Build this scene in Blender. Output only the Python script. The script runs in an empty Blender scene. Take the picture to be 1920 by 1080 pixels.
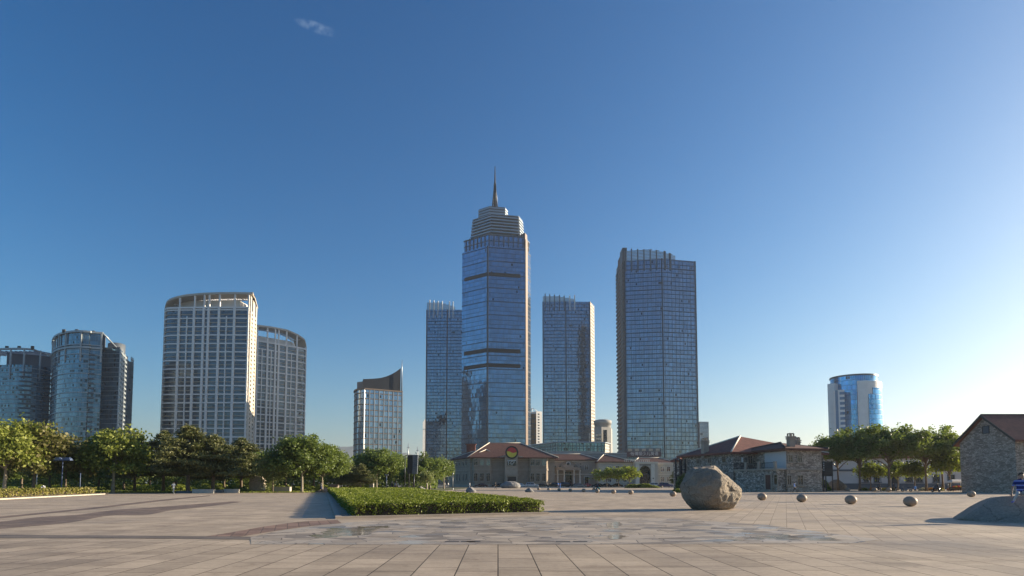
import bpy, math, random
import numpy as np
from mathutils import Vector, Matrix, noise
R = math.radians
scene = bpy.context.scene
COL = scene.collection

# ------------------------------------------------------------------ camera, sky, sun
FPX, TH, CAMZ = 1150.0, R(3.5), 1.6
CY = 835.0
cd = bpy.data.cameras.new("camera"); cam = bpy.data.objects.new("camera", cd); COL.objects.link(cam)
cd.sensor_width = 36.0; cd.lens = 36.0 * FPX / 1920.0
cd.shift_y = (CY - 540.0) / 1920.0
cd.clip_start = 0.1; cd.clip_end = 40000
cam.location = (0, 0, CAMZ); cam.rotation_euler = (R(90) + TH, 0, 0)
scene.camera = cam

HAZE = 0.00009
SUN_AZ, SUN_EL = 73.0, 13.8           # azimuth clockwise from +Y
world = bpy.data.worlds.new("World"); scene.world = world; world.use_nodes = True
wn = world.node_tree; bg = wn.nodes["Background"]
sky = wn.nodes.new("ShaderNodeTexSky"); sky.sky_type = 'NISHITA'; sky.sun_disc = False
sky.sun_elevation = R(SUN_EL); sky.sun_rotation = R(SUN_AZ)
sky.air_density = 1.0; sky.dust_density = 1.6; sky.ozone_density = 3.5; sky.altitude = 0
# one faint wisp of cirrus high on the left, placed by sky direction
wv = wn.nodes.new("ShaderNodeTexCoord")
def wnode(t, **k):
    n = wn.nodes.new(t)
    for a, b in k.items(): setattr(n, a, b)
    return n
cdir = Vector(((595-960)/FPX, math.cos(TH)-math.sin(TH)*(CY-52)/FPX, math.sin(TH)+math.cos(TH)*(CY-52)/FPX)).normalized()
ax1 = Vector((1, 0.1, -0.28)); ax1 = (ax1 - cdir*ax1.dot(cdir)).normalized(); ax2 = cdir.cross(ax1)
def dotn(v, s):
    d = wnode("ShaderNodeVectorMath", operation='DOT_PRODUCT'); wn.links.new(wv.outputs["Generated"], d.inputs[0]); d.inputs[1].default_value = v
    m = wnode("ShaderNodeMath", operation='DIVIDE'); wn.links.new(d.outputs["Value"], m.inputs[0]); m.inputs[1].default_value = s
    p = wnode("ShaderNodeMath", operation='POWER'); a = wnode("ShaderNodeMath", operation='ABSOLUTE')
    wn.links.new(m.outputs[0], a.inputs[0]); wn.links.new(a.outputs[0], p.inputs[0]); p.inputs[1].default_value = 2
    return p
d1, d2 = dotn(ax1, 0.030), dotn(ax2, 0.007)
ad = wnode("ShaderNodeMath", operation='ADD'); wn.links.new(d1.outputs[0], ad.inputs[0]); wn.links.new(d2.outputs[0], ad.inputs[1])
mr = wnode("ShaderNodeMapRange"); wn.links.new(ad.outputs[0], mr.inputs[0]); mr.inputs[1].default_value = 1.0; mr.inputs[2].default_value = 0.0; mr.inputs[3].default_value = 0; mr.inputs[4].default_value = 1
fr = wnode("ShaderNodeVectorMath", operation='DOT_PRODUCT'); wn.links.new(wv.outputs["Generated"], fr.inputs[0]); fr.inputs[1].default_value = cdir
gt = wnode("ShaderNodeMath", operation='GREATER_THAN'); wn.links.new(fr.outputs["Value"], gt.inputs[0]); gt.inputs[1].default_value = 0.9
nz = wnode("ShaderNodeTexNoise"); wn.links.new(wv.outputs["Generated"], nz.inputs["Vector"]); nz.inputs["Scale"].default_value = 90; nz.inputs["Detail"].default_value = 5
nr = wnode('ShaderNodeMapRange'); wn.links.new(nz.outputs[0], nr.inputs[0]); nr.inputs[1].default_value = .38; nr.inputs[2].default_value = .72
m1 = wnode("ShaderNodeMath", operation='MULTIPLY'); wn.links.new(mr.outputs[0], m1.inputs[0]); wn.links.new(nr.outputs[0], m1.inputs[1])
m2 = wnode("ShaderNodeMath", operation='MULTIPLY'); wn.links.new(m1.outputs[0], m2.inputs[0]); wn.links.new(gt.outputs[0], m2.inputs[1])
m3 = wnode("ShaderNodeMath", operation='MULTIPLY'); wn.links.new(m2.outputs[0], m3.inputs[0]); m3.inputs[1].default_value = 0.16
mx = wnode("ShaderNodeMix", data_type='RGBA'); wn.links.new(m3.outputs[0], mx.inputs[0])
gm = wnode('ShaderNodeGamma'); wn.links.new(sky.outputs[0], gm.inputs[0]); gm.inputs[1].default_value = 1.33
hs = wnode('ShaderNodeHueSaturation'); hs.inputs['Saturation'].default_value = 1.15; wn.links.new(gm.outputs[0], hs.inputs['Color'])
# soft shoulder so the glow beside the sun stays pale instead of clipping
dv = wnode('ShaderNodeVectorMath', operation='SCALE'); wn.links.new(hs.outputs[0], dv.inputs[0]); dv.inputs['Scale'].default_value = 1/22.0
ao = wnode('ShaderNodeVectorMath', operation='ADD'); wn.links.new(dv.outputs[0], ao.inputs[0]); ao.inputs[1].default_value = (1, 1, 1)
di = wnode('ShaderNodeVectorMath', operation='DIVIDE'); wn.links.new(hs.outputs[0], di.inputs[0]); wn.links.new(ao.outputs[0], di.inputs[1])
wn.links.new(di.outputs[0], mx.inputs[6]); mx.inputs[7].default_value = (9, 10.5, 12, 1)
wn.links.new(mx.outputs[2], bg.inputs[0]); bg.inputs[1].default_value = 0.060

sl = bpy.data.lights.new("sun", 'SUN'); sl.energy = 5.0; sl.angle = R(0.53); sl.color = (1.0, 0.84, 0.62)
sun = bpy.data.objects.new("sun", sl); COL.objects.link(sun)
SUND = Vector((math.sin(R(SUN_AZ))*math.cos(R(SUN_EL)), math.cos(R(SUN_AZ))*math.cos(R(SUN_EL)), math.sin(R(SUN_EL))))
sun.rotation_euler = (-SUND).to_track_quat('-Z', 'Y').to_euler(); sun.location = SUND*500

scene.view_settings.view_transform = 'Standard'; scene.view_settings.look = 'None'
scene.view_settings.exposure = 1.2; scene.view_settings.gamma = 1.0
scene.render.engine = 'CYCLES'; scene.cycles.use_denoising = True
scene.cycles.max_bounces = 8; scene.cycles.transparent_max_bounces = 8

def ray(px, py):
    u, v = (px-960)/FPX, (CY-py)/FPX
    return Vector((u, math.cos(TH)-math.sin(TH)*v, math.sin(TH)+math.cos(TH)*v))
def at(px, py, Y):
    d = ray(px, py); return Vector((0, 0, CAMZ)) + d*(Y/d.y)
def gnd(px, py):
    d = ray(px, py); t = -CAMZ/d.z; return Vector((d.x*t, d.y*t, 0))
def gY(px, Y):                        # ground point at distance Y seen at picture column px
    v = -math.tan(TH) - (CAMZ/Y)*1.0
    d = ray(px, 905.3 + 1840.0/Y); return Vector((d.x*Y/d.y, Y, 0))
def zat(py, Y): return at(960, py, Y).z

# ------------------------------------------------------------------ materials
def new_mat(name):
    m = bpy.data.materials.new(name); m.use_nodes = True
    nt = m.node_tree; return m, nt, nt.nodes["Principled BSDF"]
def N(nt, t, **k):
    n = nt.nodes.new(t)
    for a, b in k.items(): setattr(n, a, b)
    return n
def mathn(nt, op, a, b=None, clamp=False):
    n = N(nt, "ShaderNodeMath", operation=op, use_clamp=clamp)
    for i, x in enumerate((a, b)):
        if x is None: continue
        if isinstance(x, (int, float)): n.inputs[i].default_value = x
        else: nt.links.new(x, n.inputs[i])
    return n.outputs[0]
def mixc(nt, f, a, b, blend='MIX'):
    n = N(nt, "ShaderNodeMix", data_type='RGBA', blend_type=blend)
    if isinstance(f, (int, float)): n.inputs[0].default_value = f
    else: nt.links.new(f, n.inputs[0])
    for i, x in ((6, a), (7, b)):
        if isinstance(x, (tuple, list)): n.inputs[i].default_value = (*x[:3], 1)
        else: nt.links.new(x, n.inputs[i])
    return n.outputs[2]
def ramp(nt, fac, stops):
    n = N(nt, "ShaderNodeValToRGB"); nt.links.new(fac, n.inputs[0])
    cr = n.color_ramp
    while len(cr.elements) < len(stops): cr.elements.new(0.5)
    for e, (p, c) in zip(cr.elements, stops): e.position = p; e.color = (*c, 1) if len(c) == 3 else c
    return n.outputs[0]
def noise_t(nt, vec, scale, detail=4, rough=0.6):
    n = N(nt, "ShaderNodeTexNoise"); nt.links.new(vec, n.inputs["Vector"])
    n.inputs["Scale"].default_value = scale; n.inputs["Detail"].default_value = detail; n.inputs["Roughness"].default_value = rough
    return n.outputs[0]
def bump(nt, bsdf, h, strength=0.3, dist=0.02):
    b = N(nt, "ShaderNodeBump"); nt.links.new(h, b.inputs["Height"]); b.inputs["Strength"].default_value = strength; b.inputs["Distance"].default_value = dist
    nt.links.new(b.outputs[0], bsdf.inputs["Normal"])
def mat(name, col, rough=0.6, metal=0.0, var=0.15, scale=1.5, spec=0.5, bmp=0.0):
    m, nt, b = new_mat(name)
    tc = N(nt, "ShaderNodeTexCoord")
    n = noise_t(nt, tc.outputs["Object"], scale, 6)
    c = ramp(nt, n, [(0.3, tuple(x*(1-var) for x in col)), (0.7, tuple(min(1, x*(1+var)) for x in col))])
    nt.links.new(c, b.inputs["Base Color"])
    b.inputs["Roughness"].default_value = rough; b.inputs["Metallic"].default_value = metal
    b.inputs["Specular IOR Level"].default_value = spec
    if bmp: bump(nt, b, n, bmp, 0.05)
    return m
def glass_facade(name, tint, fh=3.6, pw=1.5, dark=0.06, rough=0.06, frame=(0.05, 0.06, 0.07), metal=0.85, fw=0.07, spandrel=0.25, tilt=0.012):
    """curtain wall: UV in metres, one tint and tilt per pane, spandrel strip, mullion lines, a few open windows"""
    m, nt, b = new_mat(name)
    uv = N(nt, "ShaderNodeUVMap"); sep = N(nt, "ShaderNodeSeparateXYZ"); nt.links.new(uv.outputs[0], sep.inputs[0])
    u = mathn(nt, 'DIVIDE', sep.outputs[0], pw); v = mathn(nt, 'DIVIDE', sep.outputs[1], fh)
    fu, fv = mathn(nt, 'FRACT', u), mathn(nt, 'FRACT', v)
    iu, iv = mathn(nt, 'FLOOR', u), mathn(nt, 'FLOOR', v)
    cmb = N(nt, "ShaderNodeCombineXYZ"); nt.links.new(iu, cmb.inputs[0]); nt.links.new(iv, cmb.inputs[1])
    w1 = N(nt, "ShaderNodeTexWhiteNoise", noise_dimensions='3D'); nt.links.new(cmb.outputs[0], w1.inputs["Vector"])
    base = ramp(nt, w1.outputs["Value"], [(0.0, tuple(x*0.72 for x in tint)), (0.6, tint), (1.0, tuple(min(1, x*1.22) for x in tint))])
    sp = mathn(nt, 'LESS_THAN', fv, spandrel)
    base = mixc(nt, mathn(nt, 'MULTIPLY', sp, 0.45), base, tuple(x*0.55 for x in tint))
    win = mathn(nt, 'MULTIPLY', mathn(nt, 'LESS_THAN', w1.outputs["Value"], dark),
                mathn(nt, 'MULTIPLY', mathn(nt, 'COMPARE', fu, 0.5), 1.0))
    cu = N(nt, "ShaderNodeMath", operation='COMPARE'); nt.links.new(fu, cu.inputs[0]); cu.inputs[1].default_value = 0.5; cu.inputs[2].default_value = 0.38
    cv = N(nt, "ShaderNodeMath", operation='COMPARE'); nt.links.new(fv, cv.inputs[0]); cv.inputs[1].default_value = 0.6; cv.inputs[2].default_value = 0.24
    sepc = N(nt, "ShaderNodeSeparateColor"); nt.links.new(w1.outputs["Color"], sepc.inputs[0])
    win = mathn(nt, 'MULTIPLY', mathn(nt, 'MULTIPLY', cu.outputs[0], cv.outputs[0]), mathn(nt, 'LESS_THAN', sepc.outputs[1], dark))
    ln = mathn(nt, 'MAXIMUM', mathn(nt, 'LESS_THAN', fu, fw), mathn(nt, 'LESS_THAN', fv, 0.045))
    base = mixc(nt, ln, base, frame); base = mixc(nt, win, base, (0.012, 0.014, 0.018))
    nt.links.new(base, b.inputs["Base Color"])
    nt.links.new(mathn(nt, 'MULTIPLY', mathn(nt, 'SUBTRACT', 1.0, mathn(nt, 'MAXIMUM', ln, win)), metal), b.inputs["Metallic"])
    nt.links.new(mathn(nt, 'ADD', mathn(nt, 'MULTIPLY', ln, 0.35), rough), b.inputs["Roughness"])
    geo = N(nt, "ShaderNodeNewGeometry")
    vs = N(nt, "ShaderNodeVectorMath", operation='SUBTRACT'); nt.links.new(w1.outputs["Color"], vs.inputs[0]); vs.inputs[1].default_value = (0.5, 0.5, 0.5)
    sc = N(nt, "ShaderNodeVectorMath", operation='SCALE'); nt.links.new(vs.outputs[0], sc.inputs[0]); sc.inputs["Scale"].default_value = tilt*2
    # slow bowing of the wall as well
    tcn = noise_t(nt, geo.outputs["Position"], 0.12, 2)
    va = N(nt, "ShaderNodeVectorMath", operation='ADD'); nt.links.new(geo.outputs["Normal"], va.inputs[0]); nt.links.new(sc.outputs[0], va.inputs[1])
    nn = N(nt, "ShaderNodeVectorMath", operation='NORMALIZE'); nt.links.new(va.outputs[0], nn.inputs[0])
    nt.links.new(nn.outputs[0], b.inputs["Normal"])
    return m
def leaf_mat(name, c1, c2, trans=0.35):
    m, nt, b = new_mat(name)
    geo = N(nt, "ShaderNodeNewGeometry"); tc = N(nt, "ShaderNodeTexCoord"); oi = N(nt, "ShaderNodeObjectInfo")
    n = noise_t(nt, tc.outputs["Object"], 0.7, 3)
    f = mathn(nt, 'ADD', mathn(nt, 'MULTIPLY', geo.outputs["Random Per Island"], 0.5), mathn(nt, 'MULTIPLY', n, 0.55))
    f = mathn(nt, 'ADD', f, mathn(nt, 'MULTIPLY', mathn(nt, 'SUBTRACT', oi.outputs["Random"], 0.5), 0.2), True)
    c = ramp(nt, f, [(0.15, c1), (0.85, c2)])
    nt.links.new(c, b.inputs["Base Color"]); b.inputs["Roughness"].default_value = 0.5; b.inputs["Specular IOR Level"].default_value = 0.3
    tr = N(nt, "ShaderNodeBsdfTranslucent"); nt.links.new(mixc(nt, 0.5, c, (0.25, 0.32, 0.03), 'MIX'), tr.inputs[0])
    ms = N(nt, "ShaderNodeMixShader"); ms.inputs[0].default_value = trans
    nt.links.new(b.outputs[0], ms.inputs[1]); nt.links.new(tr.outputs[0], ms.inputs[2])
    nt.links.new(ms.outputs[0], nt.nodes["Material Output"].inputs[0])
    return m
def rubble_mat(name, light, mid, dark, scale=2.2, flat=1.0, joint=0.06):
    m, nt, b = new_mat(name)
    tc = N(nt, "ShaderNodeTexCoord"); mp = N(nt, "ShaderNodeMapping"); nt.links.new(tc.outputs["Object"], mp.inputs[0]); mp.inputs["Scale"].default_value = (1, 1, flat)
    wob = N(nt, "ShaderNodeVectorMath", operation='ADD'); nt.links.new(mp.outputs[0], wob.inputs[0])
    nz = N(nt, "ShaderNodeTexNoise"); nt.links.new(mp.outputs[0], nz.inputs["Vector"]); nz.inputs["Scale"].default_value = 2
    s2 = N(nt, "ShaderNodeVectorMath", operation='SCALE'); nt.links.new(nz.outputs["Color"], s2.inputs[0]); s2.inputs["Scale"].default_value = 0.25
    nt.links.new(s2.outputs[0], wob.inputs[1])
    vo = N(nt, "ShaderNodeTexVoronoi"); nt.links.new(wob.outputs[0], vo.inputs["Vector"]); vo.inputs["Scale"].default_value = scale
    ve = N(nt, "ShaderNodeTexVoronoi", feature='DISTANCE_TO_EDGE'); nt.links.new(wob.outputs[0], ve.inputs["Vector"]); ve.inputs["Scale"].default_value = scale
    sc = N(nt, "ShaderNodeSeparateColor"); nt.links.new(vo.outputs["Color"], sc.inputs[0])
    c = ramp(nt, sc.outputs[0], [(0.05, dark), (0.45, mid), (0.9, light)])
    big = noise_t(nt, tc.outputs["Object"], 0.35, 3)
    c = mixc(nt, mathn(nt, 'MULTIPLY', big, 0.5), c, mid)
    c = mixc(nt, mathn(nt, 'LESS_THAN', ve.outputs[0], joint), c, tuple(x*0.45 for x in mid))
    nt.links.new(c, b.inputs["Base Color"]); b.inputs["Roughness"].default_value = 0.9
    bump(nt, b, mathn(nt, 'MINIMUM', ve.outputs[0], 0.2), 0.8, 0.15)
    return m
def tile_mat(name, c, along=1.4, row=0.75, rot=-1.3, joint=0.012, jcol=(0.09, 0.08, 0.07), rough=0.7, var=0.14, offset=0.37):
    m, nt, b = new_mat(name); b.inputs['Specular IOR Level'].default_value = 0.22
    tc = N(nt, "ShaderNodeTexCoord"); mp = N(nt, "ShaderNodeMapping"); nt.links.new(tc.outputs["Object"], mp.inputs[0])
    mp.inputs["Rotation"].default_value = (0, 0, R(90+rot))
    br = N(nt, "ShaderNodeTexBrick"); nt.links.new(mp.outputs[0], br.inputs["Vector"])
    br.offset = offset; br.inputs["Scale"].default_value = 1.0
    br.inputs["Brick Width"].default_value = along; br.inputs["Row Height"].default_value = row
    br.inputs["Mortar Size"].default_value = joint; br.inputs["Mortar Smooth"].default_value = 0.1; br.inputs["Bias"].default_value = 0
    br.inputs["Color1"].default_value = (*[x*(1-var) for x in c], 1); br.inputs["Color2"].default_value = (*[min(1, x*(1+var)) for x in c], 1)
    br.inputs["Mortar"].default_value = (*jcol, 1)
    n1 = noise_t(nt, tc.outputs["Object"], 0.22, 5); n2 = noise_t(nt, tc.outputs["Object"], 9, 8, 0.75)
    mp2 = N(nt, "ShaderNodeMapping"); nt.links.new(tc.outputs["Object"], mp2.inputs[0]); mp2.inputs["Scale"].default_value = (0.35, 1.3, 1)
    n3 = noise_t(nt, mp2.outputs[0], 0.8, 6, 0.7)
    k = mixc(nt, 0.75, br.outputs["Color"], ramp(nt, n2, [(0.3, (0.72,)*3), (0.75, (1.15, 1.14, 1.12))]), 'MULTIPLY')
    k = mixc(nt, 0.8, k, ramp(nt, n1, [(0.3, (0.74, 0.72, 0.71)), (0.7, (1.15,)*3)]), 'MULTIPLY')
    k = mixc(nt, 0.7, k, ramp(nt, n3, [(0.34, (0.6, 0.58, 0.57)), (0.5, (1.0,)*3)]), 'MULTIPLY')
    n4 = noise_t(nt, tc.outputs["Object"], 0.9, 9, 0.78)
    k = mixc(nt, 0.8, k, ramp(nt, n4, [(0.30, (0.40, 0.37, 0.35)), (0.43, (0.92, 0.91, 0.90)), (0.62, (1.0,)*3), (0.75, (1.13, 1.12, 1.10))]), 'MULTIPLY')
    vs = N(nt, 'ShaderNodeTexVoronoi'); nt.links.new(tc.outputs['Object'], vs.inputs['Vector']); vs.inputs['Scale'].default_value = 3.1
    k = mixc(nt, mathn(nt, 'MULTIPLY', mathn(nt, 'LESS_THAN', vs.outputs['Distance'], 0.055), 0.5), k, (0.09, 0.08, 0.07))
    nt.links.new(k, b.inputs["Base Color"])
    nt.links.new(ramp(nt, n1, [(0.3, (rough*0.75,)*3), (0.7, (min(1, rough*1.3),)*3)]), b.inputs["Roughness"])
    hh = mathn(nt, 'ADD', mathn(nt, 'MULTIPLY', mathn(nt, 'SUBTRACT', 1.0, br.outputs["Fac"]), 1.0), mathn(nt, 'MULTIPLY', n2, 0.25))
    bump(nt, b, hh, 0.35, 0.012)
    return m
def flag_mat(name):
    m, nt, b = new_mat(name); b.inputs['Specular IOR Level'].default_value = 0.3
    tc = N(nt, "ShaderNodeTexCoord"); mp = N(nt, "ShaderNodeMapping"); nt.links.new(tc.outputs["Object"], mp.inputs[0]); mp.inputs["Scale"].default_value = (1.0, 1.35, 1)
    vo = N(nt, "ShaderNodeTexVoronoi"); ve = N(nt, "ShaderNodeTexVoronoi", feature='DISTANCE_TO_EDGE')
    for x in (vo, ve): nt.links.new(mp.outputs[0], x.inputs["Vector"]); x.inputs["Scale"].default_value = 1.25
    sc = N(nt, "ShaderNodeSeparateColor"); nt.links.new(vo.outputs["Color"], sc.inputs[0])
    c = ramp(nt, sc.outputs[0], [(0.0, (0.19, 0.16, 0.13)), (0.28, (0.36, 0.30, 0.235)), (0.7, (0.46, 0.39, 0.305)), (1.0, (0.50, 0.42, 0.33))])
    n2 = noise_t(nt, tc.outputs["Object"], 7, 7, 0.7)
    c = mixc(nt, 0.8, c, ramp(nt, n2, [(0.3, (0.75,)*3), (0.7, (1.12,)*3)]), 'MULTIPLY')
    c = mixc(nt, mathn(nt, 'LESS_THAN', ve.outputs[0], 0.014), c, (0.12, 0.10, 0.085))
    nt.links.new(c, b.inputs["Base Color"])
    nt.links.new(ramp(nt, sc.outputs[1], [(0.0, (0.22,)*3), (0.25, (0.5,)*3), (1.0, (0.7,)*3)]), b.inputs["Roughness"])
    h = mathn(nt, 'ADD', mathn(nt, 'MINIMUM', ve.outputs[0], 0.03), mathn(nt, 'MULTIPLY', n2, 0.01))
    bump(nt, b, h, 0.4, 0.03)
    return m
def roof_mat(name, c):
    m, nt, b = new_mat(name)
    tc = N(nt, "ShaderNodeTexCoord"); sep = N(nt, "ShaderNodeSeparateXYZ"); nt.links.new(tc.outputs["Object"], sep.inputs[0])
    rows = mathn(nt, 'FRACT', mathn(nt, 'MULTIPLY', sep.outputs[2], 5.0))
    n = noise_t(nt, tc.outputs["Object"], 1.2, 6)
    n2 = noise_t(nt, tc.outputs["Object"], 6, 3)
    k = ramp(nt, n, [(0.3, tuple(x*0.7 for x in c)), (0.7, tuple(x*1.2 for x in c))])
    k = mixc(nt, 0.6, k, ramp(nt, n2, [(0.3, (0.75,)*3), (0.7, (1.15,)*3)]), 'MULTIPLY')
    k = mixc(nt, mathn(nt, 'LESS_THAN', rows, 0.16), k, tuple(x*0.5 for x in c))
    nt.links.new(k, b.inputs["Base Color"]); b.inputs["Roughness"].default_value = 0.8
    bump(nt, b, rows, 0.5, 0.06)
    return m

M = {}
M['ground'] = mat("far_ground_earth", (0.16, 0.15, 0.12), 0.9, var=0.3, scale=0.05)
M['plaza'] = tile_mat("plaza_granite_paving", (0.48, 0.395, 0.30), joint=0.012, jcol=(0.06, 0.05, 0.04), var=0.14)
M['plaza_far'] = tile_mat("plaza_pale_paving", (0.51, 0.42, 0.32), along=1.2, row=0.6, rot=24, joint=0.010, jcol=(0.22, 0.18, 0.14), var=0.12)
M['band'] = tile_mat("dark_brown_paving_band", (0.24, 0.185, 0.15), along=0.8, row=0.4, rot=20, var=0.2)
M['redband'] = tile_mat("reddish_paving_band", (0.30, 0.205, 0.16), along=0.8, row=0.4, rot=-20, var=0.2)
M['strip'] = tile_mat("grey_drain_strip", (0.22, 0.19, 0.165), along=0.5, row=0.9, rot=0, var=0.15)
M['flag'] = flag_mat("crazy_paving_slabs")
M['grate'] = mat("iron_grate", (0.07, 0.065, 0.06), 0.6, 0.4)
M['road'] = mat("asphalt", (0.06, 0.06, 0.062), 0.85, var=0.25, scale=0.8)
M['lawn'] = mat("lawn_soil_grass", (0.075, 0.085, 0.03), 0.95, var=0.5, scale=0.35)
M['soil'] = mat("reddish_soil", (0.20, 0.105, 0.06), 0.95, var=0.4, scale=0.6)
M['kerb'] = mat("pale_kerb_stone", (0.50, 0.46, 0.40), 0.7, var=0.12, scale=2)
M['hedge_leaf'] = leaf_mat("hedge_leaves", (0.09, 0.12, 0.014), (0.27, 0.31, 0.04), 0.3)
M['hedge_core'] = mat("hedge_twigs", (0.06, 0.045, 0.03), 0.95, var=0.5, scale=3)
M['hedge_dry'] = leaf_mat("hedge_dry_leaves", (0.09, 0.10, 0.02), (0.32, 0.27, 0.07), 0.25)
M['leaf_plane'] = leaf_mat("plane_tree_leaves", (0.085, 0.115, 0.02), (0.34, 0.37, 0.08))
M['leaf_olive'] = leaf_mat("olive_brown_leaves", (0.09, 0.09, 0.03), (0.30, 0.26, 0.10))
M['leaf_dark'] = leaf_mat("deep_green_leaves", (0.06, 0.095, 0.024), (0.21, 0.27, 0.07))
M['leaf_pale'] = leaf_mat("pale_green_leaves", (0.13, 0.16, 0.055), (0.34, 0.37, 0.15))
M['leaf_bright'] = leaf_mat("fresh_yellow_green_leaves", (0.10, 0.13, 0.015), (0.30, 0.34, 0.05))
M['leaf_pine'] = leaf_mat("pine_needles", (0.045, 0.06, 0.024), (0.19, 0.19, 0.075), 0.15)
M['bark'] = mat("grey_brown_bark", (0.17, 0.13, 0.095), 0.9, var=0.35, scale=4, bmp=0.4)
M['bark_pale'] = mat("pale_bark", (0.34, 0.29, 0.22), 0.85, var=0.3, scale=3, bmp=0.3)
M['white'] = mat("white_paint", (0.72, 0.71, 0.68), 0.55, var=0.06)
M['conc_white'] = mat("white_facade_paint", (0.80, 0.78, 0.75), 0.6, var=0.05, scale=0.3)
M['beige'] = mat("cream_facade_panels", (0.62, 0.55, 0.45), 0.65, var=0.06, scale=0.2)
M['tan'] = mat("tan_spandrel", (0.42, 0.36, 0.28), 0.6, var=0.1)
M['soffit'] = mat("canopy_soffit", (0.50, 0.45, 0.38), 0.7, var=0.06)
M['steel'] = mat("dark_steel", (0.06, 0.065, 0.075), 0.4, 0.6)
M['greysteel'] = mat("grey_metal", (0.30, 0.32, 0.34), 0.4, 0.6)
M['louver'] = mat("pale_louvres", (0.30, 0.35, 0.40), 0.4, 0.3)
M['black'] = mat("black_plastic", (0.015, 0.015, 0.017), 0.5, var=0.2)
M['belt'] = mat("dark_mechanical_louvre", (0.03, 0.027, 0.026), 0.7)
M['brownpanel'] = mat("tan_metal_panel", (0.15, 0.105, 0.08), 0.5, 0.2)
M['dkglass'] = mat("dark_window_glass", (0.02, 0.025, 0.03), 0.08, var=0.4, scale=0.8, spec=0.9)
M['skyglass'] = mat("pale_window_glass", (0.22, 0.28, 0.32), 0.06, 0.7, var=0.3, scale=0.7)
M['stonewall'] = mat("grey_ashlar_stone", (0.30, 0.24, 0.185), 0.85, var=0.15, scale=0.8)
M['stonetrim'] = mat("grey_stone_trim", (0.37, 0.305, 0.24), 0.8, var=0.1, scale=1)
M['cream'] = mat("pale_stucco", (0.50, 0.45, 0.37), 0.85, var=0.08, scale=0.4)
M['creamtrim'] = mat("pale_stone_trim", (0.66, 0.61, 0.52), 0.8, var=0.08)
M['greystucco'] = mat("grey_white_stucco", (0.58, 0.56, 0.54), 0.85, var=0.06, scale=0.4)
M['roof'] = roof_mat("brown_red_roof_tiles", (0.155, 0.07, 0.05))
M['roof_bright'] = roof_mat("orange_red_roof_tiles", (0.24, 0.09, 0.062))
M['rubble'] = rubble_mat("pale_rubble_stone", (0.62, 0.55, 0.47), (0.34, 0.29, 0.24), (0.08, 0.068, 0.058), 2.3, 1.5, 0.07)
M['coursed'] = rubble_mat("grey_coursed_stone", (0.62, 0.51, 0.41), (0.44, 0.355, 0.28), (0.16, 0.13, 0.105), 1.5, 3.2, 0.05)
M['wood'] = mat("dark_red_wood", (0.10, 0.035, 0.025), 0.6, var=0.25, scale=2)
M['timber'] = mat("dark_timber", (0.045, 0.04, 0.038), 0.7)
M['granite_ball'] = mat("pinkish_granite_ball", (0.32, 0.24, 0.175), 0.6, var=0.22, scale=14)
M['rail'] = mat("black_iron_railing", (0.02, 0.02, 0.022), 0.5, 0.5)
M['red'] = mat("enamel_red", (0.55, 0.03, 0.035), 0.4)
M['yellow'] = mat("enamel_yellow", (0.62, 0.52, 0.06), 0.4)
M['maroon'] = mat("maroon_sign_board", (0.06, 0.022, 0.035), 0.5)
M['tyre'] = mat("tyre_rubber", (0.02, 0.02, 0.02), 0.85)
M['rim'] = mat("alloy_rim", (0.5, 0.5, 0.52), 0.3, 0.8)
M['lampred'] = mat("tail_lamp_red", (0.4, 0.02, 0.02), 0.2)
M['lampclear'] = mat("headlamp_clear", (0.7, 0.72, 0.75), 0.1, 0.3)
M['skin'] = mat("skin", (0.42, 0.26, 0.18), 0.6, var=0.05)
M['hair'] = mat("black_hair", (0.015, 0.012, 0.01), 0.6)
M['mountain'] = mat("wooded_mountain", (0.05, 0.07, 0.05), 0.95, var=0.3, scale=0.01)
def rock_mat(name, c, c2):
    m, nt, b = new_mat(name); tc = N(nt, "ShaderNodeTexCoord")
    n1 = noise_t(nt, tc.outputs["Object"], 1.1, 10, 0.7); n2 = noise_t(nt, tc.outputs["Object"], 12, 8, 0.75)
    k = ramp(nt, n1, [(0.3, c2), (0.55, c), (0.8, tuple(x*1.25 for x in c))])
    k = mixc(nt, 0.85, k, ramp(nt, n2, [(0.3, (0.55,)*3), (0.7, (1.2,)*3)]), 'MULTIPLY')
    dn = N(nt, "ShaderNodeTexNoise"); nt.links.new(tc.outputs["Object"], dn.inputs["Vector"]); dn.inputs["Scale"].default_value = 2.2; dn.inputs["Detail"].default_value = 6
    ds = N(nt, "ShaderNodeVectorMath", operation='SCALE'); nt.links.new(dn.outputs["Color"], ds.inputs[0]); ds.inputs["Scale"].default_value = 0.9
    da = N(nt, "ShaderNodeVectorMath", operation='ADD'); nt.links.new(tc.outputs["Object"], da.inputs[0]); nt.links.new(ds.outputs[0], da.inputs[1])
    cv = N(nt, "ShaderNodeTexVoronoi", feature='DISTANCE_TO_EDGE'); nt.links.new(da.outputs[0], cv.inputs["Vector"]); cv.inputs["Scale"].default_value = 0.75
    k = mixc(nt, mathn(nt, 'MULTIPLY', mathn(nt, 'LESS_THAN', cv.outputs[0], 0.012), 0.6), k, tuple(x*0.35 for x in c2))
    lich = noise_t(nt, tc.outputs["Object"], 3.3, 9, 0.8)
    k = mixc(nt, ramp(nt, lich, [(0.60, (0,)*3), (0.68, (0.55,)*3)]), k, (0.42, 0.40, 0.33))
    nt.links.new(k, b.inputs["Base Color"]); b.inputs["Roughness"].default_value = 0.85
    n3 = noise_t(nt, tc.outputs["Object"], 4.5, 8, 0.7)
    bump(nt, b, mathn(nt, 'ADD', mathn(nt, 'ADD', n1, n3), mathn(nt, 'MULTIPLY', n2, 0.6)), 1.0, 0.16)
    return m
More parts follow.
